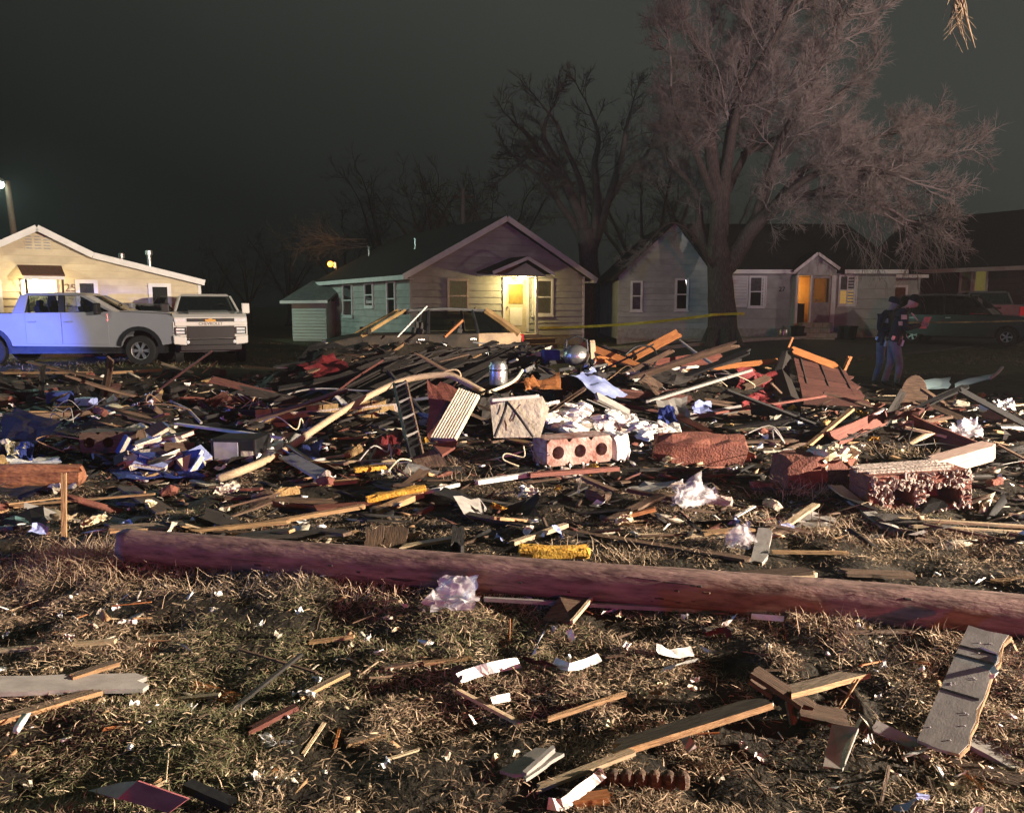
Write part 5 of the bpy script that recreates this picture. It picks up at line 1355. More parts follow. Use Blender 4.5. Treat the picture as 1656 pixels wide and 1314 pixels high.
bd = [
 ('stake', 'tan', (104, 878), (103, 764, 5.45), .035, .02, 'thin tan stake standing upright beside a dark stub', 'stake', 0, 0, 0),
 ('lath', 'tan', (-40, 822), (252, 798), .035, .015, 'long tan lath reaching in from the left edge above the pole', 'lath', .04, .06, 0),
 ('lath', 'tan', (20, 820), (100, 812), .03, .015, 'short tan lath under the long lath at the left edge', 'lath', 0, .02, 0),
 ('plank', 'edge', (176, 856), (316, 846), .10, .02, 'tan plank lying just behind the broken end of the pole', 'plank', .02, .05, 10),
 ('plank', 'brown', (200, 785), (268, 828), .14, .02, 'brown board crossed by the long lath at left', 'plank', .03, .01, 0),
 ('plank', 'greyb', (-60, 1110), (247, 1103), .125, .022, 'grey siding board with rusty edge at the left edge', 'plank', .05, .04, 6),
 ('plank', 'edge', (-40, 1175), (165, 1115), .06, .02, 'tan stick sloping under the grey siding board', 'plank', 0, .03, 0),
 ('lath', 'pale', (-30, 1054), (188, 1036), .03, .02, 'pale lath in the grass above the grey siding board', 'lath', .02, .03, 0),
 ('lath', 'pale', (225, 1030), (342, 1022), .022, .012, 'thin pale lath right of a longer pale lath', 'lath', .01, .02, 0),
 ('plank', 'edge', (113, 1096), (192, 1070), .05, .02, 'short split tan board above the grey siding board', 'plank', .03, .05, 0),
 ('plank', 'orange', (305, 1108), (388, 1132), .06, .012, 'dark orange board half sunk in grass at left', 'plank', 0, 0, 20),
 ('stick', 'edge', (484, 1127), (566, 1085), .035, .014, 'orange splintered stick in the left grass', 'stick', .02, .05, 0),
 ('stick', 'redwood', (400, 1183), (481, 1141), .035, .02, 'reddish stick pointing at a white scrap', 'stick', .01, .03, 0),
 ('plank', 'edge', (558, 1202), (625, 1184), .05, .018, 'short pale block of wood in the left grass', 'plank', 0, 0, 0),
 ('stick', 'tan', (500, 1038), (574, 1029), .03, .015, 'small tan stick below the pole left of a plastic bag', 'stick', .01, .02, 0),
 ('stick', 'tan', (683, 1073), (764, 1062), .03, .015, 'small tan stick left of the red and white strips', 'stick', .01, .01, 0),
 ('stick', 'brown', (615, 1080), (690, 1070), .03, .015, 'small brown stick left of another tan stick', 'stick', .01, .01, 0),
 ('rod', 'greyb', (782, 968), (1175, 989), .022, .022, 'long thin grey rod below the middle of the pole', 'rod', .05, .03, 0),
 ('plank', 'edge', (985, 1213), (1240, 1134), .115, .024, 'thick weathered board with bright edge in the right foreground', 'plank', .03, .13, -14),
 ('lath', 'pale', (862, 1277), (1025, 1214), .035, .015, 'pale splinter running down from the thick weathered board', 'lath', 0, .05, 0),
 ('plank', 'edge', (1262, 1122), (1393, 1088), .10, .022, 'split board with bright edge behind the crossed boards', 'plank', .10, .05, -12),
 ('plank', 'brown', (1218, 1084), (1316, 1148), .085, .022, 'brown board leaning across the two bright edged boards', 'plank', .17, .06, 0),
 ('plank', 'brown', (1290, 1146), (1372, 1164), .10, .02, 'flat brown board at the foot of the crossed boards', 'plank', .06, .02, 12),
 ('lath', 'brown', (1212, 1098), (1255, 1128), .04, .02, 'brown lath left of the crossed boards', 'lath', .12, .05, 0),
 ('stick', 'brown', (1275, 1130), (1284, 1172), .03, .02, 'short brown prop under the crossed boards', 'stick', .08, 0, 0),
 ('lath', 'greyb', (1412, 1172), (1490, 1208), .06, .008, 'pale curved strip left of the big grey plank', 'strip', .04, .02, 20),
 ('plank', 'greyb', (1560, 1192), (1690, 1262), .10, .02, 'grey plank under the lower right end of the big plank', 'plank', 0, 0, 0),
 ('plank', 'brown', (1535, 1238), (1700, 1275), .09, .02, 'brown grey plank at the lower right corner', 'plank', 0, .01, 0),
 ('plank', 'greyb', (828, 1255), (893, 1212), .13, .012, 'dark grey panel piece with pale end in the lower middle', 'panel', .02, .05, -10),
 ('lath', 'greyb', (848, 1252), (897, 1208), .02, .02, 'thin grey lath along the dark grey panel piece', 'lath', .03, .07, 0),
 ('plank', 'orange', (925, 1296), (986, 1288), .05, .03, 'short orange board under a white strip at the bottom', 'plank', 0, 0, 0),
 ('plank', 'brown', (604, 892), (607, 851, 5.75), .13, .02, 'brown board leaning upright behind the pole, left of a pair', 'plank', 0, 0, 0),
 ('plank', 'brown', (638, 893), (642, 852, 5.70), .17, .02, 'wider brown board leaning upright behind the pole', 'plank', 0, 0, 0),
 ('plank', 'pale', (645, 885), (742, 868), .07, .02, 'pale board behind the leaning brown boards', 'plank', .03, .06, 0),
 ('plank', 'pale', (575, 900), (742, 898), .05, .02, 'pale strip of wood along the back of the pole', 'plank', .06, .06, 0),
 ('post', 'dark', (740, 893), (741, 857, 5.5), .09, .09, 'dark stub of a post behind the middle of the pole', 'post', 0, 0, 0),
 ('lath', 'pale', (826, 879), (917, 848), .045, .03, 'pale squared stick above the yellow insulation slab', 'lath', .02, .06, 0),
 ('plank', 'pale', (770, 908), (885, 902), .06, .015, 'pale strip under the yellow insulation slab', 'plank', .04, .05, 0),
 ('plank', 'tan', (604, 829), (680, 798), .10, .05, 'tan block of wood under an orange slab', 'plank', 0, .04, 0),
 ('rod', 'whiteb', (686, 796), (742, 783), .035, .03, 'white rod with blue tinge right of the orange slab', 'rod', .03, .05, 0),
 ('plank', 'whiteb', (768, 780), (862, 766), .06, .04, 'white painted bar left of a red board in the middle', 'plank', .05, .08, 0),
 ('plank', 'redwood', (855, 768), (1000, 757), .07, .04, 'dark red board continuing right of the white bar', 'plank', .08, .10, 0),
 ('plank', 'brown', (365, 803), (560, 812), .09, .03, 'brown plank left of the orange slab', 'plank', .03, .02, 0),
 ('plank', 'tan', (428, 846), (590, 818), .06, .03, 'tan plank slanting up toward the orange slab', 'plank', .01, .08, 0),
 ('plank', 'tan', (300, 860), (470, 842), .05, .03, 'thin tan plank above the broken pole end', 'plank', .02, .04, 0),
 ('stick', 'whiteb', (456, 822), (447, 798), .012, .012, 'thin white stick poking up among brown planks', 'stick', 0, .06, 0),
 ('plank', 'greyb', (1350, 785), (1456, 868), .12, .02, 'grey plank leaning down from the mortar covered block', 'plank', .10, 0, 0),
 ('post', 'greyb', (1226, 912), (1238, 856, 5.55), .10, .03, 'weathered grey board standing upright behind the pole at right', 'post', 0, 0, 0),
 ('plank', 'pale', (1030, 866), (1142, 866), .06, .02, 'pale plank right of the yellow insulation slab', 'plank', .02, .02, 0),
 ('plank', 'tan', (1135, 862), (1218, 854), .09, .02, 'tan plank left of the upright weathered board', 'plank', .04, .04, 0),
 ('plank', 'pale', (1188, 938), (1322, 929), .06, .03, 'pale board touching the back of the pole at right', 'plank', .05, .05, 0),
 ('plank', 'brown', (1195, 930), (1310, 922), .10, .02, 'brown board on top of the pale board behind the pole', 'plank', .08, .08, 0),
 ('lath', 'tan', (1245, 892), (1372, 894), .03, .02, 'thin tan lath right of the upright weathered board', 'lath', .02, .02, 0),
 ('lath', 'pale', (1450, 838), (1670, 852), .05, .02, 'upper pale lath below the mortar covered block', 'lath', .03, .03, 0),
 ('lath', 'pale', (1470, 850), (1680, 862), .04, .02, 'lower pale lath below the mortar covered block', 'lath', .01, .01, 0),
 ('lath', 'tan', (1600, 940), (1690, 930), .03, .02, 'upper tan lath at the right edge behind the pole', 'lath', .02, .02, 0),
 ('lath', 'tan', (1620, 945), (1690, 940), .03, .02, 'lower tan lath at the right edge behind the pole', 'lath', .0, .0, 0),
 ('plank', 'pale', (1240, 870), (1320, 815), .06, .02, 'pale split plank rising right of the upright weathered board', 'plank', .0, .08, 0),
 ('stick', 'orange', (1002, 837), (1062, 822), .04, .03, 'orange wooden handle left of the crumpled clear bag', 'handle', .02, .05, 0),
 ('stick', 'whiteb', (1190, 835), (1220, 818), .03, .01, 'white sliver right of the crumpled clear bag', 'stick', .02, .04, 0),
 ('plank', 'brown', (930, 860), (1215, 905), .08, .02, 'long dark brown plank between insulation slab and upright board', 'plank', .02, .03, 0),
 ('plank', 'brown', (1360, 925), (1480, 930), .10, .02, 'dark plank lying behind the right part of the pole', 'plank', .03, .03, 0),
 ('plank', 'dark', (750, 830), (960, 870), .09, .02, 'charred plank left of the yellow insulation slab', 'plank', .02, .03, 0),
 ('plank', 'dark', (380, 868), (560, 860), .09, .03, 'charred plank behind the left half of the pole', 'plank', .02, .03, 0),
 ('lath', 'brown', (1360, 1022), (1500, 1020), .025, .015, 'thin brown lath below the pole left of the big grey plank', 'lath', .01, .01, 0),
 # mid ground ------------------------------------------------------------
 ('rod', 'whiteb', (137, 668, 11.2), (285, 690, 10.8), .045, .03, 'long white rod above the heap of torn books', 'rod', 0, 0, 0),
 ('rod', 'whiteb', (284, 685, 10.9), (458, 708, 10.2), .05, .03, 'second white rod ending at the dark television', 'rod', 0, 0, 0),
 ('beam', 'pinkw', (1495, 758, 8.05), (1603, 727, 7.9), .20, .16, 'pale pink beam end above the mortar covered block', 'beam', 0, 0, 0),
 ('plank', 'redwood', (1341, 712, 8.9), (1432, 672, 9.3), .20, .05, 'red board on edge with a pale upper edge', 'plank', 0, 0, 80),
 ('lath', 'whiteb', (1345, 700, 8.85), (1432, 661, 9.25), .05, .02, 'pale trim strip along the top of a red board on edge', 'lath', 0, 0, 0),
 ('plank', 'redwood', (1452, 676, 9.4), (1588, 735, 8.4), .22, .05, 'long red board on edge sloping to the right', 'plank', 0, 0, 82),
 ('lath', 'pale', (1463, 691, 8.9), (1590, 719, 8.5), .04, .03, 'pale lath laid against the long sloping red board', 'lath', 0, 0, 0),
 ('lath', 'pale', (1605, 715, 8.6), (1690, 737, 8.2), .04, .03, 'pale lath running out at the right edge', 'lath', 0, 0, 0),
 ('lath', 'tan', (1302, 724, 8.7), (1378, 661, 9.0), .06, .03, 'tan splintered lath leaning left of the red board on edge', 'lath', 0, 0, 0),
 ('plank', 'orange', (1278, 565, 13.6), (1354, 594, 13.2), .14, .05, 'orange plank along the top of the red plank wall', 'plank', 0, 0, 50),
 ('stick', 'orange', (1364, 600, 13.2), (1375, 576, 13.2), .10, .04, 'orange stub standing at the end of the orange plank', 'stick', 0, 0, 0),
 ('stick', 'orange', (1274, 564, 13.7), (1282, 545, 13.7), .05, .03, 'thin orange splinter standing at the upper left of the red wall', 'stick', 0, 0, 0),
 ('plank', 'orange', (1014, 610, 12.6), (1260, 583, 14.0), .09, .05, 'long orange plank with pale end across the middle heap', 'plank', 0, 0, 35),
 ('plank', 'whiteb', (1013, 604, 12.5), (1130, 592, 12.9), .06, .02, 'white strip lying on the long orange plank', 'strip', 0, 0, 20),
 ('plank', 'whiteb', (1024, 615, 12.4), (1082, 610, 12.5), .07, .02, 'short white strip under the long orange plank', 'strip', 0, 0, 20),
 ('rod', 'greyb', (1045, 650, 11.2), (1215, 598, 12.8), .06, .04, 'grey pole slanting under the long orange plank', 'rod', 0, 0, 0),
 ('plank', 'orange', (1018, 580, 14.2), (1098, 538, 14.6), .18, .04, 'orange red plank jutting up in front of the white house wing', 'plank', 0, 0, 40),
 ('plank', 'orange', (940, 556, 14.6), (1036, 594, 13.8), .14, .04, 'orange plank sloping down beside the pale short post', 'plank', 0, 0, 50),
 ('plank', 'orange', (985, 580, 14.0), (1050, 600, 13.4), .07, .03, 'thin orange lath under the sloping orange plank', 'lath', 0, 0, 0),
 ('post', 'pale', (960, 590, 14.4), (958, 550, 14.4), .11, .09, 'pale short post beside the sloping orange plank', 'post', 0, 0, 0),
 ('plank', 'redwood', (1050, 592, 14.3), (1168, 576, 14.6), .26, .04, 'wide dark red board behind the long orange plank', 'plank', 0, 0, 45),
 ('plank', 'cream', (1150, 696, 9.8), (1278, 692, 9.7), .07, .03, 'long pale yellow strip above the red clay lump', 'strip', 0, 0, 0),
 ('plank', 'redwood', (1100, 692, 9.6), (1218, 742, 8.6), .12, .03, 'red plank slanting across the red clay lump', 'plank', 0, 0, 30),
 ('plank', 'redwood', (1095, 672, 9.9), (1150, 700, 9.4), .08, .03, 'short red board above the red clay lump', 'plank', 0, 0, 30),
 ('plank', 'brown', (1050, 718, 9.0), (1290, 712, 9.2), .10, .03, 'brown plank behind the red clay lump', 'plank', 0, 0, 0),
 ('plank', 'pale', (640, 744, 8.4), (480, 748, 8.4), .05, .02, 'pale lath left of the dark louvred shutter', 'lath', 0, 0, 0),
 ('plank', 'greyb', (460, 735, 8.5), (525, 770, 7.8), .16, .03, 'grey brown broken board at the low end of the cream pipe', 'plank', 0, 0, 10),
 ('plank', 'dark', (985, 782), (1240, 770), .08, .03, 'charred plank below the red clay lump', 'plank', .02, .03, 0),
 ('plank', 'brown', (940, 772), (1000, 797), .07, .03, 'brown stick below the three holed block', 'stick', .08, .0, 0),
 ('stick', 'steel', (945, 752, 8.0), (935, 795), .02, .02, 'bent grey bar among boards below the three holed block', 'rod', 0, .05, 0),
 ('plank', 'tan', (-20, 603, 19.0), (150, 602, 18.6), .10, .05, 'tan plank on the ground in front of the side-on pickup', 'plank', 0, 0, 0),
 ('plank', 'tan', (170, 603, 18.4), (262, 598, 18.6), .14, .06, 'tan board below the front wheel of the side-on pickup', 'plank', 0, 0, 0),
 ('plank', 'pale', (262, 588, 17.5), (312, 602, 17.0), .06, .04, 'pale plank leaning by the front wheel of the side-on pickup', 'plank', 0, 0, 0),
 ('plank', 'tan', (326, 604, 16.8), (352, 583, 16.9), .07, .03, 'tan stick leaning on the dark red box', 'stick', 0, 0, 0),
 ('plank', 'tan', (395, 592, 18.5), (462, 598, 17.8), .10, .04, 'tan plank right of the dark red box', 'plank', 0, 0, 0),
 ('plank', 'whiteb', (642, 545, 18.4), (690, 495, 18.8), .07, .03, 'white bent strip standing against the wrecked wagon', 'strip', 0, 0, 0),
 ('plank', 'orange', (718, 545, 18.0), (748, 517, 18.3), .10, .05, 'orange plank leaning on the wrecked wagon', 'plank', 0, 0, 0),
 ('plank', 'whiteb', (765, 553, 17.6), (830, 562, 17.0), .09, .03, 'white strip below the tail of the wrecked wagon', 'strip', 0, 0, 0),
 ('stick', 'whiteb', (840, 574, 15.8), (868, 600, 15.0), .03, .03, 'bent white bar right of the charred heap', 'rod', 0, 0, 0),
 ('plank', 'redwood', (1155, 668, 10.6), (1335, 640, 11.2), .05, .03, 'thin dark red lath below the red cloth', 'lath', 0, 0, 0),
 ('plank', 'brown', (1530, 655, 11.8), (1490, 628, 12.2), .10, .04, 'brown post stub below the teal glass', 'post', 0, 0, 0),
 ('plank', 'pale', (1625, 657, 11.0), (1690, 650, 11.0), .05, .02, 'pale lath above the right end of the red boards', 'lath', 0, 0, 0),
 ('plank', 'redwood', (1590, 668, 10.5), (1680, 690, 9.8), .14, .04, 'red board at the right edge beyond the sloping red board', 'plank', 0, 0, 40),
 ('plank', 'tan', (1440, 738, 8.4), (1486, 752, 8.0), .06, .03, 'tan stick between the two masonry blocks', 'stick', 0, 0, 0),
]
for (nm, mt, p1, p2, w, t, lb, ct, h1, h2, rl) in bd:
    board(nm, mt, p1, p2, w, t, lb, ct, h1, h2, rl)

# big grey plank with dark bands and a torn bright edge
A = G(1597, 1022, .16); B = G(1519, 1212, .05)
gp_ = thing('grey_plank', 'big grey board with dark bands and torn bright edge at lower right', 'plank')
L_ = (B - A).length; g = random.Random(77); w = .155
edge = [(-L_ / 2 + L_ * i / 12, w / 2 + g.uniform(-.012, .010)) for i in range(13)]
m = MB(); m.prism([(-L_ / 2, -w / 2), (-L_ / 2 + .01, 0)] + edge[:1] + edge[1:] + [(L_ / 2 + .01, 0), (L_ / 2, -w / 2)], 0, .014, 'z')
fc = m.build('face', MT['greyb'], gp_); lay(fc, A, B)
m = MB(); q = [(x, y + g.uniform(.002, .014)) for x, y in edge]
m.prism(edge[::-1] + q, -.012, .010, 'z'); m.build('torn_edge', MT['tan'], fc)
for x in (-.30, -.22, .09):
    m = MB(); m.bb(x * L_, x * L_ + .012, -w / 2 + .002, w / 2 - .012, .0142, .0165); m.build('band', MT['blackp'], fc)
for k in range(14):
    m = MB(); m.lathe([(.003, 0), (.003, .003)], 6, Matrix.Translation((g.uniform(-.45, .45) * L_, g.uniform(-.4, .35) * w, .014))); m.build('nail', MT['trimw'], fc)
slip([(1583, 1050), (1600, 1056), (1612, 1064), (1604, 1078), (1612, 1090), (1600, 1094)], .035, 'paper_strip', 'paper', 'white paper wrapped round the torn edge of the big grey board', 'paper', 5, h=.15)
# small broken panel with torn edge, and a lower left panel, red light and shade painted as halves
def panel(name, quad, t, mat, label, cat, dz=(.02,) * 4):
    a = [G(q[0], q[1], z) for q, z in zip(quad, dz)]
    o = a[0].copy(); n = (a[1] - a[0]).cross(a[3] - a[0]).normalized()
    if n.z < 0: n = -n
    v = [p - o for p in a]
    m = MB(); m.add(v + [p - n * t for p in v], [(0, 1, 2, 3), (7, 6, 5, 4), (0, 4, 5, 1), (1, 5, 6, 2), (2, 6, 7, 3), (3, 7, 4, 0)])
    r = m.build(name, MT[mat], loc=o)
    return tag(r, label, cat)
panel('torn_board', [(1345, 1170), (1388, 1176), (1362, 1243), (1331, 1238)], .012, 'greyb', 'small broken grey panel below the crossed boards', 'panel', (.10, .10, .02, .02))
slip([(1392, 1160), (1380, 1185), (1368, 1210), (1362, 1240)], .02, 'paper_strip', 'rags', 'torn pale strip along the small broken grey panel', 'paper', 6, h=.06)
MT['redlit'] = mk('dull_red_paint', (.40, .13, .14), (.28, .08, .09), rough=.5, scale=3, stretch=(1, 9, 9), bump=.05, rnd=0)  # red light on the panel, put into its colour
panel('painted_panel', [(222, 1262), (304, 1291), (272, 1314), (190, 1290)], .012, 'redlit', 'panel half painted with red light at the lower left corner', 'panel', (.10, .09, .05, .05))
panel('slate_panel', [(190, 1290), (222, 1262), (196, 1264), (142, 1277)], .012, 'greyb', 'shaded grey green half of the red lit panel', 'panel', (.052, .098, .07, .03))
board('plank', 'blackp', (300, 1268), (378, 1302), .04, .03, 'glossy black strip right of the red lit panel', 'strip', .05, .02)
a = G(915, 985, .03)
panel('square_board', [(905, 964), (956, 967), (926, 1006), (876, 1003)], .03, 'brown', 'square dark board under the grey rod', 'board', (.07, .07, .03, .03))
board('lath', 'pale', (924, 1006), (957, 967), .016, .02, 'bright lath along the square dark board', 'lath', .03, .06)
# white strips of paper and film in the grass
sl = [([(862, 1058), (870, 1040), (878, 1024)], .05, 'paper', 'white curl standing in the grass above a red strip'),
      ([(838, 1060), (860, 1068), (896, 1074)], .05, 'redc', 'red strip lying left of the long white strip'),
      ([(896, 1068), (920, 1078), (945, 1072), (970, 1062)], .05, 'paper', 'long white strip right of the red strip'),
      ([(742, 1096), (770, 1086), (800, 1078), (840, 1070)], .06, 'paper', 'folded white strip with a red end in the middle grass'),
      ([(738, 1076), (742, 1104)], .06, 'redc', 'red end piece beside the folded white strip'),
      ([(1062, 1046), (1085, 1056), (1120, 1052)], .06, 'paper', 'upper white scrap of the middle right cluster'),
      ([(1068, 1086), (1090, 1076), (1126, 1066)], .05, 'paper', 'lower white scrap of the middle right cluster'),
      ([(1130, 1044), (1150, 1054), (1184, 1052)], .04, 'paper', 'white strip at the right of the middle cluster'),
      ([(1168, 1010), (1182, 1004), (1188, 994)], .04, 'paper', 'white curl above the middle cluster of scraps'),
      ([(1140, 1024), (1172, 1018), (1180, 1030)], .04, 'redc', 'small dull red strip above the middle cluster of scraps'),
      ([(920, 1018), (926, 1036)], .04, 'paper', 'small white scrap right of the white curl'),
      ([(974, 990), (1000, 984)], .035, 'paper', 'white scrap on the grey rod'),
      ([(846, 960), (860, 966)], .05, 'paper', 'white scrap touching the front of the pole'),
      ([(1108, 1188), (1112, 1198), (1120, 1212)], .05, 'paper', 'white curl below the thick weathered board'),
      ([(886, 1298), (910, 1300), (935, 1280), (960, 1262), (976, 1248)], .045, 'paper', 'long white strip curling at the bottom of the grass'),
      ([(795, 1132), (825, 1126)], .04, 'paper', 'small white scrap in the middle of the grass'),
      ([(760, 1155), (770, 1170)], .02, 'paper', 'tiny white curl left of centre in the grass'),
      ([(290, 1040), (308, 1050)], .05, 'paper', 'small white square of paper in the left grass'),
      ([(1466, 1222), (1490, 1212), (1500, 1208)], .05, 'paper', 'white scrap at the low end of the big grey board'),
      ([(1340, 1275), (1370, 1268), (1412, 1262)], .03, 'paper', 'pale strip at the lower right of the grass'),
      ([(1450, 1310), (1480, 1292), (1495, 1286)], .06, 'bluep', 'blue white film scrap at the bottom right'),
      ([(1545, 1255), (1562, 1248)], .04, 'paper', 'small white scrap on the brown grey plank'),
      ([(1570, 1312), (1590, 1306)], .05, 'paper', 'white scrap on the bottom edge at right'),
      ([(1395, 1155), (1410, 1178)], .04, 'rags', 'pale tuft where crossed boards meet the broken panel'),
      ([(1215, 996), (1268, 1000)], .035, 'paper', 'white crumbs strung along the front of the pole'),
      ([(1580, 940), (1590, 936)], .05, 'paper', 'white scrap behind the right end of the pole')]
for i, (px, w_, mt, lb) in enumerate(sl): slip(px, w_, 'paper_strip', mt, lb, 'paper', 100 + i)
cloth('plastic_scrap', 'bagw', [(420, 1187), (452, 1183), (474, 1196), (424, 1208)], .05, 'crumpled white plastic scrap beside the reddish stick', 'scrap', 8)
bag('plastic_bag', 'bagw', G(742, 976, .03), .15, .09, .09, 'crumpled white plastic bag against the front of the pole', seed=4)
bag('plastic_bag', 'bag', G(1118, 812, .05), .20, .12, .12, 'crumpled clear plastic bag among boards right of centre', seed=9, rot=.5)
bag('plastic_bag', 'bag', G(1195, 880, .03), .10, .08, .08, 'small clear bag beside the upright weathered board', seed=12)
bag('plastic_bag', 'bagw', PQ(1560, 706, 8.9), .17, .12, .12, 'grey white plastic lump above the sloping red board', seed=14)
# insulation slabs
for (pa, pb, w_, t_, lb) in (((838, 896), (955, 900), .13, .07, 'ragged yellow insulation slab resting behind the pole'), ((592, 812), (690, 793), .12, .06, 'orange yellow insulation slab left of the white rod'), ((572, 763), (625, 758), .10, .05, 'small orange insulation piece below the red plastic')):
    A = G(pa[0], pa[1], .05); B = G(pb[0], pb[1], .06)
    L_ = (B - A).length; g = random.Random(int(L_ * 1000))
    m = chunk_mb(L_, w_, t_, g, .35); o = m.build('insulation_slab', MT['foam']); lay(o, A, B); tag(o, lb, 'insulation')
# scalloped wooden edging at the bottom
p = G(1036, 1268, .0); e = thing('garden_edging', 'scalloped brown wooden edging half buried at the bottom of the grass', 'edging', p, rad(-3))
for k in range(7):
    m = MB(); m.lathe([(.026, 0), (.026, .035), (.018, .05), (.004, .056)], 9, Matrix.Translation((-.15 + .05 * k, 0, 0))); m.build('picket', MT['brown'], e)
# the stub in the left grass
o = crate('wooden_stub', 'brown', 106, 136, 852, 888, .10, rad(20), 'dark reddish wooden stub stuck in straw beside the thin stake', 'stub', bevel=.012)

# ================================================================== MASONRY
def holed_block(par_name, label, loc, rz, w, h, d, n, mat, rh, tilt=(0, 0)):
    e = thing(par_name, label, 'block', loc, rz); e.rotation_euler = (tilt[0], tilt[1], rz)
    m = MB(); cw = w / n; K = 20
    for c in range(n):
        cx = -w / 2 + cw * (c + .5); cz = h / 2
        sq = []; ci = []
        for k in range(K):
            a = 2 * PI * k / K; x, z = math.cos(a), math.sin(a); s = 1 / max(abs(x), abs(z))
            sq.append((cx + x * s * cw / 2, cz + z * s * h / 2)); ci.append((cx + x * rh, cz + z * rh))
        for y in (0, d):
            b = len(m.v); m.v += [Vector((p[0], y, p[1])) for p in sq] + [Vector((p[0], y, p[1])) for p in ci]
            for k in range(K): m.f.append([b + k, b + (k + 1) % K, b + K + (k + 1) % K, b + K + k]); m.m.append(0)
        b = len(m.v); m.v += [Vector((p[0], 0, p[1])) for p in ci] + [Vector((p[0], d, p[1])) for p in ci]
        for k in range(K): m.f.append([b + k, b + (k + 1) % K, b + K + (k + 1) % K, b + K + k]); m.m.append(0)
    m.add([(-w / 2, 0, 0), (w / 2, 0, 0), (w / 2, d, 0), (-w / 2, d, 0), (-w / 2, 0, h), (w / 2, 0, h), (w / 2, d, h), (-w / 2, d, h)], [(0, 3, 2, 1), (4, 5, 6, 7), (0, 4, 7, 3), (1, 2, 6, 5)])
    m.build('body', mat, e)
    return e
g = random.Random(31)
b, w, h = boxpx(876, 1000, 706, 750, 8.2)
blk = holed_block('clay_block', 'pale red hollow block with three round holes, lit end put in white to the right', b, rad(24), w * .98, h, .34, 3, mk('plastered_clay', (.46, .34, .30), (.17, .06, .042), rough=.9, scale=5, bump=.35, bscale=30, rnd=0), h * .25)
m = chunk_mb(w * .30, .36, h * 1.02, g, .2); m.xf(Matrix.Translation((w * .66, .16, .0))); m.build('lit_end', MT['plaster'], blk)  # lit right side of the block, put in as a white end
lumps(blk, 'mortar_crumbs', 'plaster', 60, lambda: (g.uniform(-w * .55, w * .8), g.uniform(-.03, .3), -.01 + g.uniform(-.02, .02)), g, .01, .035)
b, w, h = boxpx(1058, 1212, 704, 752)
m = chunk_mb(w, .42, h, g, .25); o = m.build('masonry_lump', MT['brickred']); o.location = b + Vector((0, .2, 0)); o.rotation_euler = (rad(4), rad(2), rad(-6)); tag(o, 'rounded red clay masonry lump right of the three holed block', 'masonry')
b, w, h = boxpx(1266, 1400, 735, 795)
e = thing('clay_block', 'broken red block, its lit top put in pale, left of the hollow mortared block', 'block', b, rad(8))
m = chunk_mb(w, .40, h, g, .16); m.xf(Matrix.Translation((0, .2, 0))); m.build('body', MT['brickred'], e)
m = chunk_mb(w * .40, .36, h * .28, g, .5); m.xf(Matrix.Translation((w * .16, .17, h * .86))); m.build('mortar_cap', MT['cream'], e)  # lit top of the block, put in as a paler piece
lumps(e, 'mortar_crumbs', 'cream', 60, lambda: (g.uniform(-.02, w * .5), g.uniform(-.03, .36), h * g.uniform(.45, 1.15)), g, .02, .06)  # pale crumbs carry on the painted lit top
b, w, h = boxpx(1400, 1576, 762, 826)
e = thing('clay_block', 'hollow block crusted with pinkish mortar at the right, two dark openings', 'block', b, rad(3)); e.rotation_euler = (0, rad(-3), rad(3))
m = MB(); d = .34
for (x0, x1, z0, z1) in ((-.5, .5, .62, 1.0), (-.5, .5, 0, .14), (-.5, -.27, .14, .62), (-.06, .06, .14, .62), (.38, .5, .14, .62)): m.bb(x0 * w, x1 * w, 0, d, z0 * h, z1 * h)
m.bb(-.49 * w, .49 * w, d * .8, d, .02 * h, .98 * h); m.build('body', MT['brickred'], e, bevel=.01)
def crust():
    while True:
        x = g.uniform(-.5, .5); z = g.uniform(0, 1.0)
        if not ((-.27 < x < -.06 or .06 < x < .38) and .16 < z < .60): return (x * w, -.01, z * h)
lumps(e, 'mortar_crumbs', 'mortar', 280, crust, g, .008, .034)
m = MB()
for k in range(7): m.box((g.uniform(-.1, .1) * w, .1 + .05 * k, h * 1.01), (w * g.uniform(.7, .95), .04, .02), (0, g.uniform(-.03, .03), g.uniform(-.05, .05)))
m.build('mortar_ridge', MT['mortar'], e)
# buff brick wall fragment, brick by brick
A = PQ(414, 684, 10.3); B = PQ(648, 664, 10.9)
e = thing('wall_fragment', 'fallen strip of buff brick wall behind the cream pipe', 'wall fragment', A, math.atan2(B.y - A.y, B.x - A.x))
L_ = (B - A).length; rise = (B.z - A.z) / L_
bm_ = [MB().bb(0, .205, 0, .10, 0, .085)]
nbk = int(L_ / .22); first = None
for r_ in range(3):
    for c_ in range(nbk):
        if r_ == 2 and g.random() < .25 + .5 * (c_ < 3): continue
        x = c_ * .22 + (.11 if r_ % 2 else 0); 
        if first is None: first = MB().bb(0, .205, 0, .10, 0, .083).build('brick', MT['brickyel'], e, bevel=.005); o = first
        else: o = first.copy(); C.objects.link(o); o.parent = e
        o.location = (x, g.uniform(-.012, .012) + r_ * .03, -.10 + r_ * .093 + x * rise); o.rotation_euler = (rad(-8), -math.atan(rise) + g.uniform(-.02, .02), g.uniform(-.02, .02))
m = MB(); m.bb(0, L_, .055, .12, -.12, .10); mo = m.build('mortar_bed', MT['mortar'], e); mo.rotation_euler = (0, -math.atan(rise), 0)

MT['redark'] = mk('dark_red_boards', (.11, .040, .030), (.05, .022, .018), rough=.75, scale=5, stretch=WS, bump=.2, bscale=12, rnd=.3)
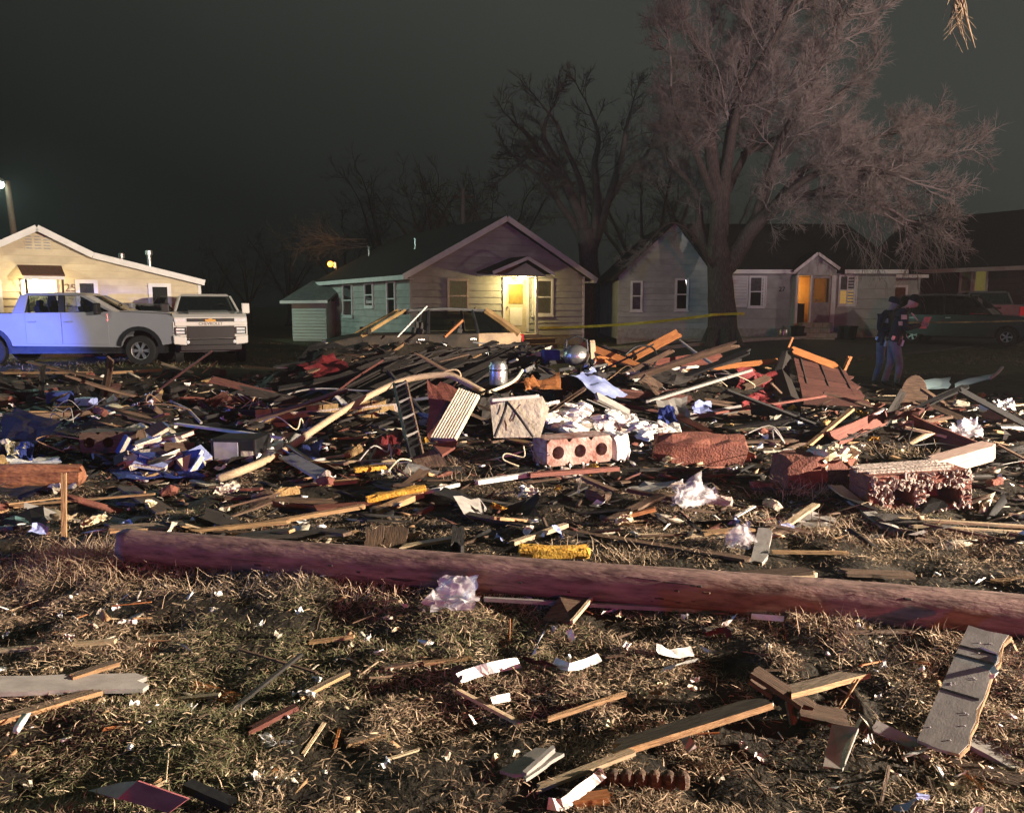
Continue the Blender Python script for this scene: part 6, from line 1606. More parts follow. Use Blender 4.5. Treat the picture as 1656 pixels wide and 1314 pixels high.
# red plank wall standing at the right of the heap, board by board
e = thing('plank_wall', 'dark red wall of broken boards leaning below the orange plank', 'wall fragment')
a0, a1, b1, b0 = PQ(1284, 578, 13.5), PQ(1374, 600, 13.1), PQ(1408, 656, 12.0), PQ(1300, 652, 12.1)
for k in range(7):
    t0 = k / 7; t1 = (k + .94) / 7
    q = [a0.lerp(b0, t0), a1.lerp(b1, t0), a1.lerp(b1, t1), a0.lerp(b0, t1)]
    q[1] = q[0].lerp(q[1], g.uniform(.9, 1.05)); q[2] = q[3].lerp(q[2], g.uniform(.9, 1.05))
    n = (q[1] - q[0]).cross(q[3] - q[0]).normalized() * .03; off = n * g.uniform(-.4, .4)
    q = [p + off for p in q]
    m = MB(); m.add(q + [p + n for p in q], [(0, 1, 2, 3), (7, 6, 5, 4), (0, 4, 5, 1), (1, 5, 6, 2), (2, 6, 7, 3), (3, 7, 4, 0)]); m.build('board', MT['redark'], e)
for s in (.15, .5, .85):
    k = MB(); u = a0.lerp(a1, s); v = b0.lerp(b1, s); k.tube([u + Vector((0, .12, .02)), v + Vector((0, .12, 0))], .05, 4); k.build('stud', MT['dark'], e)
k = MB(); k.tube([PQ(1272, 572, 13.7), PQ(1262, 610, 13.4), PQ(1275, 660, 12.6)], [.10, .16, .2], 7); k.build('dark_panel', MT['dark'], e)

# ================================================================== LARGER WRECKAGE
# cream gutter arching over the heap
wireo('bent_gutter', 'pale', [PQ(352, 774, 7.9), PQ(398, 758, 8.0), PQ(452, 733, 8.3), PQ(505, 697, 8.8), PQ(560, 661, 9.3), PQ(615, 631, 9.8), PQ(660, 613, 10), PQ(718, 606, 10), PQ(746, 615, 9.9), PQ(782, 634, 9.7)], .042, 'long cream gutter bent in an arch over the middle wreckage', 'gutter', 8)
wireo('wire_loop', 'pale', [PQ(706, 610, 10), PQ(722, 600, 10), PQ(738, 598, 10), PQ(745, 606, 10), PQ(740, 616, 10), PQ(734, 624, 9.9)], .012, 'cream loop of wire on top of the bent gutter', 'wire')
wireo('black_cable', 'wire', [P(795, 632, 8.4), P(815, 645, 7.6), P(838, 672, 7.34), P(862, 706, 7.3)], .014, 'black cable hanging over the right of the stone slab', 'cable')
wireo('black_cable', 'wire', [P(820, 646, 7.6), P(815, 668, 7.36), P(806, 690, 7.34), P(800, 706, 7.32)], .014, 'black cable hanging over the left of the stone slab', 'cable')
wireo('grey_cable', 'greyb', [PQ(430, 660, 11), PQ(470, 636, 11.4), PQ(520, 628, 11.6), PQ(600, 632, 11.4), PQ(640, 625, 11)], .014, 'thin grey cable left of the arching gutter', 'cable')
wireo('cream_strip', 'cream', [PQ(790, 634, 9.6), PQ(820, 622, 9.8), PQ(835, 612, 9.9), PQ(845, 598, 10)], .022, 'cream curved strip rising right of the bent gutter', 'strip')
wireo('thin_wire', 'wire', [G(960, 870, .02), G(1040, 880, .05), G(1130, 895, .03), G(1215, 908, .02)], .006, 'thin dark wire running to the upright weathered board', 'wire')
wireo('black_cable', 'wire', [PQ(1010, 575, 13.9), PQ(1030, 560, 14), PQ(1055, 562, 14), PQ(1062, 580, 13.8), PQ(1050, 600, 13.4)], .02, 'black coil of cable below the jutting orange plank', 'cable')
# louvred panel and its red backing
e = thing('louvre_panel', 'pale ribbed louvre panel leaning in the middle wreckage', 'panel')
q = [PQ(742, 628, 9.2), PQ(776, 640, 9.15), PQ(738, 710, 8.7), PQ(696, 708, 8.75)]
n = (q[1] - q[0]).cross(q[3] - q[0]).normalized()
if n.y > 0: n = -n
m = MB(); m.add(q + [p - n * .05 for p in q], [(0, 1, 2, 3), (7, 6, 5, 4), (0, 4, 5, 1), (1, 5, 6, 2), (2, 6, 7, 3), (3, 7, 4, 0)]); m.build('frame', MT['rags'], e)
for k in range(9):
    t0 = (k + .15) / 9; t1 = (k + .8) / 9
    a, b_, c, d = q[0].lerp(q[1], t0), q[0].lerp(q[1], t1), q[3].lerp(q[2], t1), q[3].lerp(q[2], t0)
    m = MB(); m.add([a + n * .004, b_ + n * .004, c + n * .004, d + n * .004, a + n * .02, b_ + n * .008, c + n * .008, d + n * .02], [(4, 5, 6, 7), (0, 1, 5, 4), (1, 2, 6, 5), (2, 3, 7, 6), (3, 0, 4, 7)]); m.build('slat', MT['rags'], e)
panel_q = [PQ(700, 620, 9.4), PQ(742, 632, 9.3), PQ(700, 705, 8.85), PQ(690, 690, 9.0)]
o = crumple([PQ(692, 618, 9.6), PQ(752, 628, 9.5), PQ(740, 722, 9.0), PQ(694, 716, 9.0)], 8, .05, 8).build('red_sheet', MT['redwood']); tag(o, 'dark red sheet behind the ribbed louvre panel', 'panel')
o = panel('red_tray', [(700, 718), (740, 712), (735, 722), (715, 735)], .03, 'redwood', 'red corner piece under the ribbed louvre panel', 'panel', (.25, .25, .2, .2))
# black narrow shutter with rungs
e = thing('dark_shutter', 'narrow black slatted shutter standing left of the louvre panel', 'shutter')
a0, a1, b1, b0 = PQ(637, 620, 9.5), PQ(656, 616, 9.5), PQ(684, 738, 8.6), PQ(664, 742, 8.6)
for (u, v) in ((a0, b0), (a1, b1)):
    k = MB(); k.tube([u, v], .022, 4); k.build('stile', MT['brown'] if u is a1 else MT['blackp'], e)
for i in range(12):
    t = .06 + .9 * i / 12; u = a0.lerp(b0, t); v = a1.lerp(b1, t)
    k = MB(); k.tube([u, v + Vector((0, .02, .03))], .014, 4); k.build('slat', MT['blackp'] if i % 3 else MT['greyb'], e)
k = MB(); k.add([a0 + Vector((0, .04, 0)), a1 + Vector((0, .04, 0)), b1 + Vector((0, .04, 0)), b0 + Vector((0, .04, 0))], [(0, 1, 2, 3)]); k.build('backing', MT['blackp'], e)
# stone slab on a dark red cabinet
crate('red_cabinet', 'redark', 768, 888, 656, 764, .55, rad(-4), 'dark red cabinet under the stone slab', 'cabinet')
e = thing('stone_slab', 'cracked pale stone slab leaning on the dark red cabinet', 'slab')
yc_ = G(828, 764).y - .14
q = [P(794, 648, yc_ + .08), P(876, 642, yc_ + .06), P(886, 660, yc_ + .04), P(872, 705, yc_ - .03), P(800, 706, yc_)]
n = (q[1] - q[0]).cross(q[4] - q[0]).normalized()
m = MB(); k = len(q); m.add([p for p in q] + [p + n * (.07 if n.y > 0 else -.07) for p in q], [list(range(k)), list(range(k, 2 * k))[::-1]] + [[i, (i + 1) % k, k + (i + 1) % k, k + i] for i in range(k)]); m.build('slab', MT['stone'], e, bevel=.01)
for s in range(6):
    a = q[0].lerp(q[1], g.uniform(.1, .9)).lerp(q[4], g.uniform(.1, .6)); b_ = a + (q[1] - q[0]) * g.uniform(-.2, .15) + (q[4] - q[0]) * g.uniform(.1, .35)
    nn_ = n if n.y < 0 else -n
    k = MB(); k.tube([a + nn_ * .002, a.lerp(b_, .5) + nn_ * .002 + Vector((.01, 0, .01)), b_ + nn_ * .002], .0028, 4); k.build('crack', MT['brown'], e)
board('plank', 'whiteb', (795, 647, 7.5), (872, 640, 7.5), .05, .03, 'white bar lying on the top edge of the stone slab', 'bar')
# blue sheet, plaster rubble, grey panel
o = crumple([PQ(922, 606, 11.6), PQ(958, 596, 12.0), PQ(1020, 634, 11.6), PQ(975, 640, 10.9)], 12, .10, 61).build('mattress', MT['bluep'], smooth=True); tag(o, 'pale mattress sheet lit blue above the white plaster rubble', 'mattress')
o = crumple([PQ(1062, 646, 10.9), PQ(1110, 640, 11.2), PQ(1120, 692, 10.2), PQ(1078, 694, 10.2)], 6, .05, 62).build('grey_board', MT['greyb']); tag(o, 'grey panel standing right of the white plaster rubble', 'panel')
o = crumple([PQ(1062, 664, 10.6), PQ(1090, 652, 10.7), PQ(1096, 694, 10.0), PQ(1072, 696, 10.0)], 8, .10, 63).build('blue_and_lit_cloth', MT['bluec']); tag(o, 'sheet coloured with blue light right of the white plaster rubble', 'cloth')  # blue light on the rubble, put in as a coloured sheet
o = crumple([PQ(1120, 650, 11), PQ(1150, 648, 11.1), PQ(1160, 668, 10.8), PQ(1122, 666, 10.8)], 6, .08, 64).build('paper_heap', MT['bluep']); tag(o, 'small bluish paper heap right of the grey panel', 'paper')
pb, w, h = boxpx(884, 1078, 640, 700, 10.2)
for k in range(64):                                                       # broken white plaster, piece by piece
    u = g.random(); x = -w / 2 + w * u; z = h * (.95 - .75 * u) * g.uniform(.25, 1.0); s = g.uniform(.08, .24)
    m = chunk_mb(s * 1.5, s, s * .3, random.Random(900 + k), .5)
    o = m.build('plaster_piece', MT['plaster']); o.location = pb + Vector((x, -.1 + (1 - z / h) * -.45 + g.uniform(-.1, .1), z)); o.rotation_euler = (g.uniform(-.7, .3), g.uniform(-.4, .4), g.uniform(0, 6))
    tag(o, '%s white plaster piece in the pale heap, %s' % ('large' if s > .17 else 'small', 'at its high left end' if u < .25 else 'left of its middle' if u < .5 else 'right of its middle' if u < .75 else 'at its low right end'), 'plaster', 'white plaster pieces in the middle heap')
m = MB(); k = chunk_mb(w * 1.05, .8, h * .8, g, .5)
for v in k.v: v.z *= max(.15, 1 - (v.x + w / 2) / w * .85)
o = k.build('plaster_mound', MT['mortar']); o.location = pb + Vector((0, .35, -.12)); tag(o, 'low grey mound of crushed plaster under the white pieces', 'rubble')
# red cloths
for (q, lb, amp) in (([PQ(1190, 606, 12.7), PQ(1262, 592, 13.2), PQ(1268, 640, 12.2), PQ(1200, 650, 11.9)], 'crumpled red cloth left of the red plank wall', .30),
                     ([PQ(1205, 640, 12.0), PQ(1280, 636, 12.1), PQ(1270, 668, 11.4), PQ(1195, 668, 11.4)], 'dark red fold of cloth below the crumpled red cloth', .22)):
    o = crumple(q, 16, amp, int(amp * 100)).build('red_cloth', MT['redc']); tag(o, lb, 'cloth')
o = crumple([PQ(604, 706, 9.0), PQ(648, 700, 9.2), PQ(650, 740, 8.5), PQ(590, 738, 8.5)], 10, .18, 71).build('red_plastic', MT['redc']); tag(o, 'crumpled red plastic left of the black shutter', 'plastic')
# left heaps: books, television, box, timber, rags
g = random.Random(52)
BK = [('paper', 'cream', 'bluec', 'redc', 'rags', 'blackp', 'brown', 'bluep')[i] for i in range(8)]
BL = ['white', 'cream', 'blue', 'red', 'beige', 'black', 'brown', 'pale blue']
for k in range(22):
    u = g.uniform(-1, 1); px = 252 + 68 * u; py = 752 - (1 - u * u) * g.uniform(0, 66)
    b_ = PQ(px, py, 8.0 + (752 - py) / 66 * .6); s = g.uniform(.10, .24); i = g.randrange(8)
    e = MB()
    e.box((0, 0, 0), (s * 1.35, s, .008)); e.box((0, 0, .045), (s * 1.35, s, .008)); e.box((-s * .66, 0, .022), (.01, s, .05)); e.cur = 1; e.box((.008, 0, .0225), (s * 1.28, s * .94, .037))
    o = e.build('book', [MT[BK[i]], MT['rags']]); o.location = b_; o.rotation_euler = (g.uniform(-.2, 1.1), g.uniform(-.5, .5), g.uniform(-1, 1))
    tag(o, 'torn %s book in the paper heap left of the television' % BL[i], 'book', 'torn books and papers in the left heap')
for (q, lb, mt, amp) in (([PQ(216, 690, 9.9), PQ(262, 684, 10), PQ(310, 722, 9.4), PQ(228, 726, 9.3)], 'fan of cream pages on the torn book heap', 'cream', .12), ([PQ(180, 740, 8.6), PQ(320, 744, 8.6), PQ(330, 768, 8.1), PQ(190, 766, 8.1)], 'sheet coloured with blue light under the torn book heap', 'bluec', .12),  # the blue sheet here is painted beacon light
                         ([PQ(262, 706, 9.2), PQ(302, 700, 9.3), PQ(318, 742, 8.8), PQ(276, 744, 8.8)], 'open white paper sheets at the right of the torn book heap', 'paper', .10), ([PQ(140, 702, 9.9), PQ(212, 690, 10.1), PQ(206, 712, 9.8), PQ(150, 712, 9.8)], 'beige cloth triangle left of the torn book heap', 'rags', .06),
                         ([PQ(410, 706, 9.4), PQ(454, 700, 9.5), PQ(458, 736, 8.9), PQ(416, 742, 8.8)], 'white papers right of the dark television', 'paper', .10), ([PQ(455, 720, 9.0), PQ(520, 716, 9.1), PQ(520, 752, 8.4), PQ(470, 752, 8.4)], 'sheet coloured with blue light under the low end of the gutter', 'bluec', .12),  # blue sheet stands in for beacon light on the debris
                         ([PQ(66, 758, 7.9), PQ(116, 756, 7.9), PQ(122, 790, 7.3), PQ(80, 792, 7.3)], 'torn pale rag hanging over the left timber', 'rags', .08), ([PQ(-20, 738, 8.5), PQ(94, 736, 8.5), PQ(96, 752, 8.2), PQ(-20, 754, 8.2)], 'white foam sheet on top of the left timber', 'paper', .06),
                         ([PQ(8, 712, 9.0), PQ(40, 712, 9.0), PQ(36, 738, 8.5), PQ(10, 738, 8.5)], 'pale yellow rag at the left edge', 'cream', .06), ([PQ(28, 716, 8.9), PQ(56, 718, 8.9), PQ(54, 740, 8.5), PQ(26, 740, 8.5)], 'dark blue rag at the left edge', 'bluec', .08)):
    NB[0] += 1
    o = crumple(q, 10, amp, NB[0]).build('loose_cloth' if mt in ('bluec', 'rags') else 'loose_paper', MT[mt]); tag(o, lb, 'cloth' if mt in ('bluec', 'rags') else 'paper')
e = thing('television', 'dark television box with a pale reflecting screen right of the book heap', 'television', G(378, 752), rad(-6))
_, w, h = boxpx(338, 416, 708, 752)
m = MB(); m.bb(-w / 2, w / 2, 0, .40, 0, h); m.build('case', MT['blackp'], e, bevel=.02)
m = MB(); m.bb(-w * .42, w * .12, -.012, .0, h * .12, h * .88); m.build('screen', mk('grey_screen', (.30, .29, .34), None, rough=.12, bump=0, rnd=0, spec=.8), e, bevel=.01)
m = MB(); m.bb(w * .18, w * .44, -.01, .0, h * .12, h * .55); m.build('speaker_panel', MT['stone'], e)
crate('brown_box', 'brickred', 156, 188, 634, 668, .25, rad(28), 'tipped brown carton beyond the white rod', 'box', Y=12.0, tilt=(0, rad(16)))
o = crumple([PQ(168, 652, 11.8), PQ(184, 636, 12), PQ(200, 662, 11.6), PQ(172, 668, 11.5)], 6, .06, 81).build('loose_paper', MT['cream']); tag(o, 'cream paper spilling from the tipped brown carton', 'paper')
crate('blue_box', 'bluec', 76, 108, 634, 652, .3, rad(10), 'dark blue tub left of a white carton', 'box', Y=13.0)
crate('blue_box', 'bluep', 118, 146, 644, 656, .2, rad(-14), 'small blue white carton right of the dark blue tub', 'box', Y=12.6)
e = thing('timber', 'broken orange brown timber at the left edge with rags on it', 'timber', G(20, 786), rad(2))
m = chunk_mb(1.35, .16, .22, random.Random(5), .3); m.build('beam', mk('rusty_timber', (.34, .15, .075), (.16, .065, .035), rough=.85, scale=4, stretch=(1.5, 5, 5), bump=.3, bscale=9, rnd=0), e)
crate('red_block', 'brickred', -20, 46, 690, 712, .3, rad(4), 'red block at the left edge above the rags', 'block', Y=9.6)
crate('red_box', 'redwood', 318, 398, 583, 612, .5, rad(-5), 'dark red box in front of the pickup facing the camera', 'box', Y=16.5)
crate('red_box', 'redwood', 312, 334, 588, 606, .3, rad(12), 'small dark red box left of the bigger red box', 'box', Y=16.4)
crate('fallen_block', 'brickred', 120, 185, 672, 700, .35, rad(8), 'dull red block lying under the white rod', 'block', Y=10.8)
e2 = holed_block('clay_block', 'dark hollow block with round holes left of the torn book heap', PQ(176, 732, 9.6), rad(5), .62, .24, .3, 3, MT['brown'], .06)
# can, kettle, orange scraps, goggles of clutter behind
e = thing('steel_drum', 'dented steel canister standing right of the bent gutter', 'canister', PQ(806, 622, 10.6), rad(10)); 
m = MB(); m.lathe([(.0, 0), (.12, 0), (.128, .02), (.128, .26), (.11, .29), (.11, .32), (.04, .33)], 20); m.build('body', MT['steel'], e, smooth=True)
m = MB(); m.lathe([(.131, .20), (.133, .21), (.131, .22)], 20, cap=False); m.build('hoop', MT['blackp'], e)
e = thing('round_kettle', 'round black kettle behind the blue lit mattress sheet', 'kettle', PQ(932, 590, 13.8))
m = MB(); m.lathe([(.05, 0), (.20, .04), (.24, .16), (.20, .28), (.10, .34), (.03, .36)], 18); m.build('body', MT['steel'], e, smooth=True)
m = MB(); m.tube([(-.2, 0, .24), (-.18, 0, .45), (0, 0, .52), (.18, 0, .45), (.2, 0, .24)], .02, 6); m.build('handle', MT['blackp'], e)
for (q, lb) in (([PQ(846, 612, 10.9), PQ(862, 606, 11), PQ(874, 624, 10.7), PQ(850, 632, 10.5)], 'small orange plastic sheet right of the steel canister'), ([PQ(872, 612, 11.6), PQ(904, 600, 11.8), PQ(908, 630, 11.2), PQ(864, 628, 11.2)], 'bigger dark orange sheet left of the blue lit mattress'), ([PQ(962, 578, 14), PQ(1000, 574, 14.2), PQ(998, 592, 13.8), PQ(964, 590, 13.8)], 'orange torn panel under the sloping orange plank')):
    NB[0] += 1; o = crumple(q, 5, .05, NB[0]).build('orange_sheet', MT['orange']); tag(o, lb, 'sheet')
crate('plastic_tub', 'bluec', 880, 906, 566, 588, .3, rad(10), 'blue plastic tub left of the round black kettle', 'tub', Y=14.2)
# teal glass and grey panel right
for (q, lb) in (([PQ(1482, 616, 13.4), PQ(1534, 609, 13.8), PQ(1536, 627, 13.1), PQ(1490, 630, 13.0)], 'broken pale teal glass sheet right of the officers'), ([PQ(1546, 616, 13.4), PQ(1610, 603, 14), PQ(1604, 612, 13.5), PQ(1548, 628, 13.0)], 'longer pale teal glass sheet near the right edge')):
    NB[0] += 1; o = crumple(q, 4, .03, NB[0]).build('glass_sheet', MT['glassteal']); tag(o, lb, 'glass')
wireo('bent_trim', 'greyb', [PQ(1600, 612, 13.5), PQ(1612, 604, 13.6), PQ(1621, 594, 13.8)], .03, 'bent grey end of the longer teal glass sheet', 'trim')
o = MB().lathe([(.0, -.02), (.24, -.02), (.25, 0), (.24, .02), (.0, .02)], 20).build('oval_board', MT['brown'], loc=PQ(1478, 640, 12.4), rot=(rad(75), 0, rad(-25))); o.scale = (.8, 1.4, 1); tag(o, 'oval dark panel leaning left of the teal glass', 'panel')
bag('white_bundle', 'paper', PQ(1622, 662, 10.8), .14, .1, .1, 'small white bundle near the right edge', 'bundle', 21)
crate('pale_carton', 'paper', 1600, 1612, 655, 668, .2, .3, 'small pale carton right of the oval panel', 'box', Y=11.2)

# charred roof boards over the heap, fanned down to the left
g = random.Random(17)
for k in range(95):
    u = g.random(); px = 500 + 330 * u; top = 545 + 8 * g.random()
    x1 = px + g.uniform(20, 90); y1 = 548 + g.uniform(0, 62); x0 = x1 - g.uniform(90, 240); y0 = y1 + g.uniform(22, 95)
    Y1_ = 15.6 - (y1 - 548) / 62 * 1.6; Y0_ = Y1_ - g.uniform(.6, 1.5)
    if x0 < 440: continue
    NB[0] += 1
    A = PQ(x0, y0, Y0_); B = PQ(x1, y1, Y1_)
    for q in (A, B): q.z = max(q.z, hzf(q.x, q.y) + .02)
    o = plank_mb((B - A).length, g.uniform(.07, .18), .03, g).build('charred_board', MT['dark' if g.random() < .9 else 'brown']); lay(o, A, B, g.uniform(-.5, .5))
    tag(o, '%s charred board on the %s of the black heap, %s' % ('steep' if abs(B.z - A.z) > .35 else 'low', 'crest' if y1 < 562 else 'slope' if y1 < 585 else 'foot', 'far left' if x0 < 480 else 'left of the middle' if x0 < 540 else 'middle' if x0 < 600 else 'right of the middle' if x0 < 670 else 'far right'), 'plank', 'charred boards on the black heap')
for (q, lb, mt, amp) in (([PQ(478, 592, 14.4), PQ(500, 556, 15.4), PQ(600, 552, 15.6), PQ(560, 600, 14.2)], 'dark roofing sheet over the left end of the black heap', 'black', .14), ([PQ(485, 590, 14.2), PQ(540, 572, 14.6), PQ(565, 596, 14.0), PQ(510, 610, 13.8)], 'dull red plastic on the left end of the black heap', 'redc', .14)):
    NB[0] += 1; o = crumple(q, 8, amp, NB[0]).build('roofing_sheet', MT[mt]); tag(o, lb, 'sheet')
for k in range(5):
    a = [(535, 652), (545, 640), (556, 655), (540, 664), (520, 655)][k]
    board('lath', 'whiteb', (a[0], a[1], 11.3), (a[0] + [14, 20, -18, 26, 30][k], a[1] + [-20, 18, -20, -8, 4][k], 11.3), .05, .02, ['left prong', 'right prong', 'middle bar', 'lower bar', 'short end bar'][k] + ' of the broken white frame left of the gutter', 'lath')

# ================================================================== SCATTER: what nobody could tell apart
g = random.Random(99)
var = {}
def variants(key, fn, n):
    var[key] = [fn(i) for i in range(n)]
def scat_xy():
    """somewhere on the littered lot, thicker in the middle band"""
    while True:
        y = g.uniform(2.6, 19) if g.random() < .25 else 5.3 + 13 * g.random() ** 1.5
        x = g.uniform(-.72, .72) * y
        if x > 6.2 and y > 14.2: continue
        if x < -5.5 and y > 17.5: continue
        return x, y
SCN = dict(brown='brown', dark='charred', redwood='dark red', greyb='grey', tan='tan', orange='orange', pale='pale', paper='white', cream='cream', rags='beige', bluep='bluish', brickred='red', brickyel='buff', mortar='pale grey', stone='tan', blackp='glossy black', black='sooty')
def zone(x, y):
    d = 'in the grass before the pole' if y < 4.6 else 'close behind the pole' if y < 6.6 else 'in the middle litter' if y < 9.5 else 'in the far litter' if y < 13 else 'in the litter nearest the houses'
    u = x / y
    return d + (' at the left edge' if u < -.42 else ' left of centre' if u < -.12 else ' at centre' if u < .14 else ' right of centre' if u < .42 else ' at the right edge')
def scatter(name, n, mats, mesh_fn, label, cat, group, tilt=.18, lift=(.01, .05), nv=8, far=None, ymin=2.6):
    bank = {}
    cnt = 0
    while cnt < n:
        x, y = scat_xy()
        if y < ymin or (4.0 < y < 5.1 and g.random() < .8) or (5.1 <= y < 8.6 and g.random() < .55): continue
        mt = g.choice(mats); i = g.randrange(nv); key = (mt, i)
        if key not in bank:
            me_o = mesh_fn(random.Random(hash((name, i)) % 9999 if False else i * 31 + len(name) * 7)).build(name, MT[mt]); bank[key] = me_o.data; o = me_o
        else:
            o = bpy.data.objects.new(name, bank[key]); C.objects.link(o)
        o.location = (x, y, hzf(x, y) + g.uniform(*lift)); o.rotation_euler = (g.gauss(0, tilt), g.gauss(0, tilt), g.choice((0, 0, .2, -.3, PI)) + g.gauss(0, .5))
        tag(o, label % SCN[mt] + ' ' + zone(x, y), cat, group); cnt += 1
scatter('board_scrap', 240, ['brown', 'dark', 'dark', 'brown', 'dark', 'redwood', 'greyb', 'tan', 'dark'], lambda r: plank_mb(r.uniform(.2, .75), r.uniform(.03, .085), r.uniform(.012, .03), r), 'splintered %s board scrap', 'board', 'splintered board scraps on the lot', tilt=.16, ymin=5.2)
scatter('lath_scrap', 190, ['tan', 'pale', 'brown', 'dark', 'brown', 'dark'], lambda r: plank_mb(r.uniform(.12, .55), r.uniform(.012, .035), r.uniform(.008, .02), r), 'thin splintered %s lath', 'lath', 'thin lath splinters on the lot', tilt=.14)
scatter('paper_scrap', 230, ['paper', 'paper', 'cream', 'rags', 'bluep', 'paper'], lambda r: crumple([(-.06, -.04, 0), (.06, -.03, 0), (.05, .04, 0), (-.05, .05, 0)], 4, .05, r.randint(0, 999)), 'small torn %s scrap', 'paper', 'small pale scraps on the lot', tilt=.4, ymin=5.0)
scatter('brick_scrap', 120, ['brickred', 'brickred', 'brickyel', 'brown', 'mortar', 'stone'], lambda r: chunk_mb(r.uniform(.14, .26), .11, r.uniform(.06, .1), r, .3), 'loose broken %s brick', 'brick', 'loose broken bricks on the lot', tilt=.35, ymin=6.0)
scatter('shingle_scrap', 130, ['blackp', 'black', 'dark', 'greyb', 'brown'], lambda r: crumple([(-.2, -.14, 0), (.2, -.14, 0), (.2, .14, 0), (-.2, .14, 0)], 3, .05, r.randint(0, 999)), 'torn %s shingle', 'shingle', 'dark torn shingles on the lot', tilt=.25, ymin=5.6)
for k in range(46):
    x1, y1 = g.uniform(830, 985), g.uniform(556, 596); Yc = 15.2 - (y1 - 556) / 40 * 1.8; a_ = g.uniform(0, PI); r_ = g.uniform(10, 42)
    NB[0] += 1
    A = PQ(x1, y1, Yc); B = PQ(x1 + r_ * math.cos(a_), y1 + r_ * .5 * math.sin(a_), Yc + g.uniform(-.3, .3))
    o = plank_mb((B - A).length, g.uniform(.03, .10), .03, g).build('charred_board', MT[g.choice(['dark', 'black', 'dark', 'steel', 'brown', 'stone'])]); lay(o, A, B, g.uniform(-1.5, 1.5))
    tag(o, 'small %s scrap in the black clutter %s' % (o.data.materials[0].name.split('_')[0], 'beside the wagon tail' if x1 < 880 else 'beside the blue tub' if x1 < 930 else 'beside the black kettle'), 'scrap', 'black clutter right of the wrecked wagon')
# long broken boards, sheets and pipes thrown over the heaps
TG = []
for k in range(130):
    hx, hy, sx, sy = g.choice([(3.4, 13.0, 1.6, .9), (1.4, 12.6, 1.2, .8), (2.2, 11.2, 1.6, .7), (4.8, 13.6, 1.2, .7), (-4.6, 10.4, 1.3, .7), (-2.6, 11.6, 1.2, .6), (4.6, 9.6, 1.5, .7), (-7.5, 13.0, 1.6, .7), (.3, 9.8, 1.4, .5)])
    x = g.gauss(hx, sx); y = max(7.6, g.gauss(hy, sy)); L_ = g.uniform(.5, 1.9) * (.7 + .3 * g.random()); a_ = g.gauss(0, .7) + (PI if g.random() < .5 else 0); el = abs(g.gauss(0, .28))
    A = Vector((x, y, hzf(x, y) + g.uniform(0, .12))); B = A + Vector((math.cos(a_) * math.cos(el), math.sin(a_) * math.cos(el) * .8, math.sin(el))) * L_
    B.z = max(B.z, hzf(B.x, B.y) + .03)
    if A.y > 14.6 and A.x > 5.8 or (max(A.x, B.x) > 5.0 and max(A.y, B.y) > 11.6): continue
    mt = g.choice(['dark', 'brown', 'redwood', 'redark', 'dark', 'brown', 'black', 'greyb', 'brown', 'dark'])
    kind_ = g.random()
    if kind_ < .72: o = plank_mb(L_, g.uniform(.05, .17), g.uniform(.02, .045), g, warp=g.uniform(-.05, .05)).build('broken_board', MT[mt]); ct = 'board'; nm_ = 'broken %s board '
    elif kind_ < .86: o = MB().tube([(-L_ / 2, 0, 0), (0, g.uniform(-.1, .1), g.uniform(-.06, .1)), (L_ / 2, 0, 0)], g.uniform(.008, .022), 6).build('bent_pipe', MT[mt]); ct = 'pipe'; nm_ = 'bent %s pipe '
    else: o = crumple([(-L_ * .35, -.22, 0), (L_ * .35, -.2, 0), (L_ * .33, .22, 0), (-L_ * .3, .25, 0)], 7, .14, k).build('torn_sheet', MT[mt]); ct = 'sheet'; nm_ = 'torn %s sheet '
    lay(o, A, B, g.uniform(-1.1, 1.1)); tag(o, nm_ % dict(SCN, redark='deep red', whiteb='white')[mt] + 'thrown on the heaps ' + zone(x, y).replace('in the litter nearest the houses', 'nearest the houses'), ct, 'wreckage thrown over the heaps')
# curled wires and tufts of insulation pulled out of the walls
for k in range(34):
    x = g.uniform(-.58, .55) * 11; y = g.uniform(7.4, 13.6)
    if x > 5 and y > 11.5: continue
    b0 = Vector((x, y, hzf(x, y) + .06)); pts = [b0]
    for i in range(4): pts.append(pts[-1] + Vector((g.gauss(0, .22), g.gauss(0, .14), 0))); pts[-1].z = hzf(pts[-1].x, pts[-1].y) + g.uniform(.04, .30)
    mt = g.choice(['wire', 'wire', 'cream', 'greyb', 'tan']); wireo('loose_wire', mt, pts, g.uniform(.004, .009), '%s wire curling out of the wreckage %s' % (dict(wire='black', cream='cream', greyb='grey', tan='tan')[mt], zone(x, y)), 'wire', 5)['group'] = 'loose wires in the wreckage'
for k in range(30):
    x = g.uniform(-.55, .55) * 10; y = g.uniform(5.6, 12.5)
    if x > 5 and y > 11.5: continue
    s = g.uniform(.04, .11); mt = g.choice(['foam', 'rags', 'foam', 'cream'])
    o = bag('insulation_tuft', mt, Vector((x, y, hzf(x, y) + .04)), s, s * .7, s * .6, 'fluffy %s insulation tuft %s' % (dict(foam='yellow', rags='beige', cream='cream')[mt], zone(x, y)), 'insulation', 300 + k, g.uniform(0, 6)); o['group'] = 'insulation tufts'
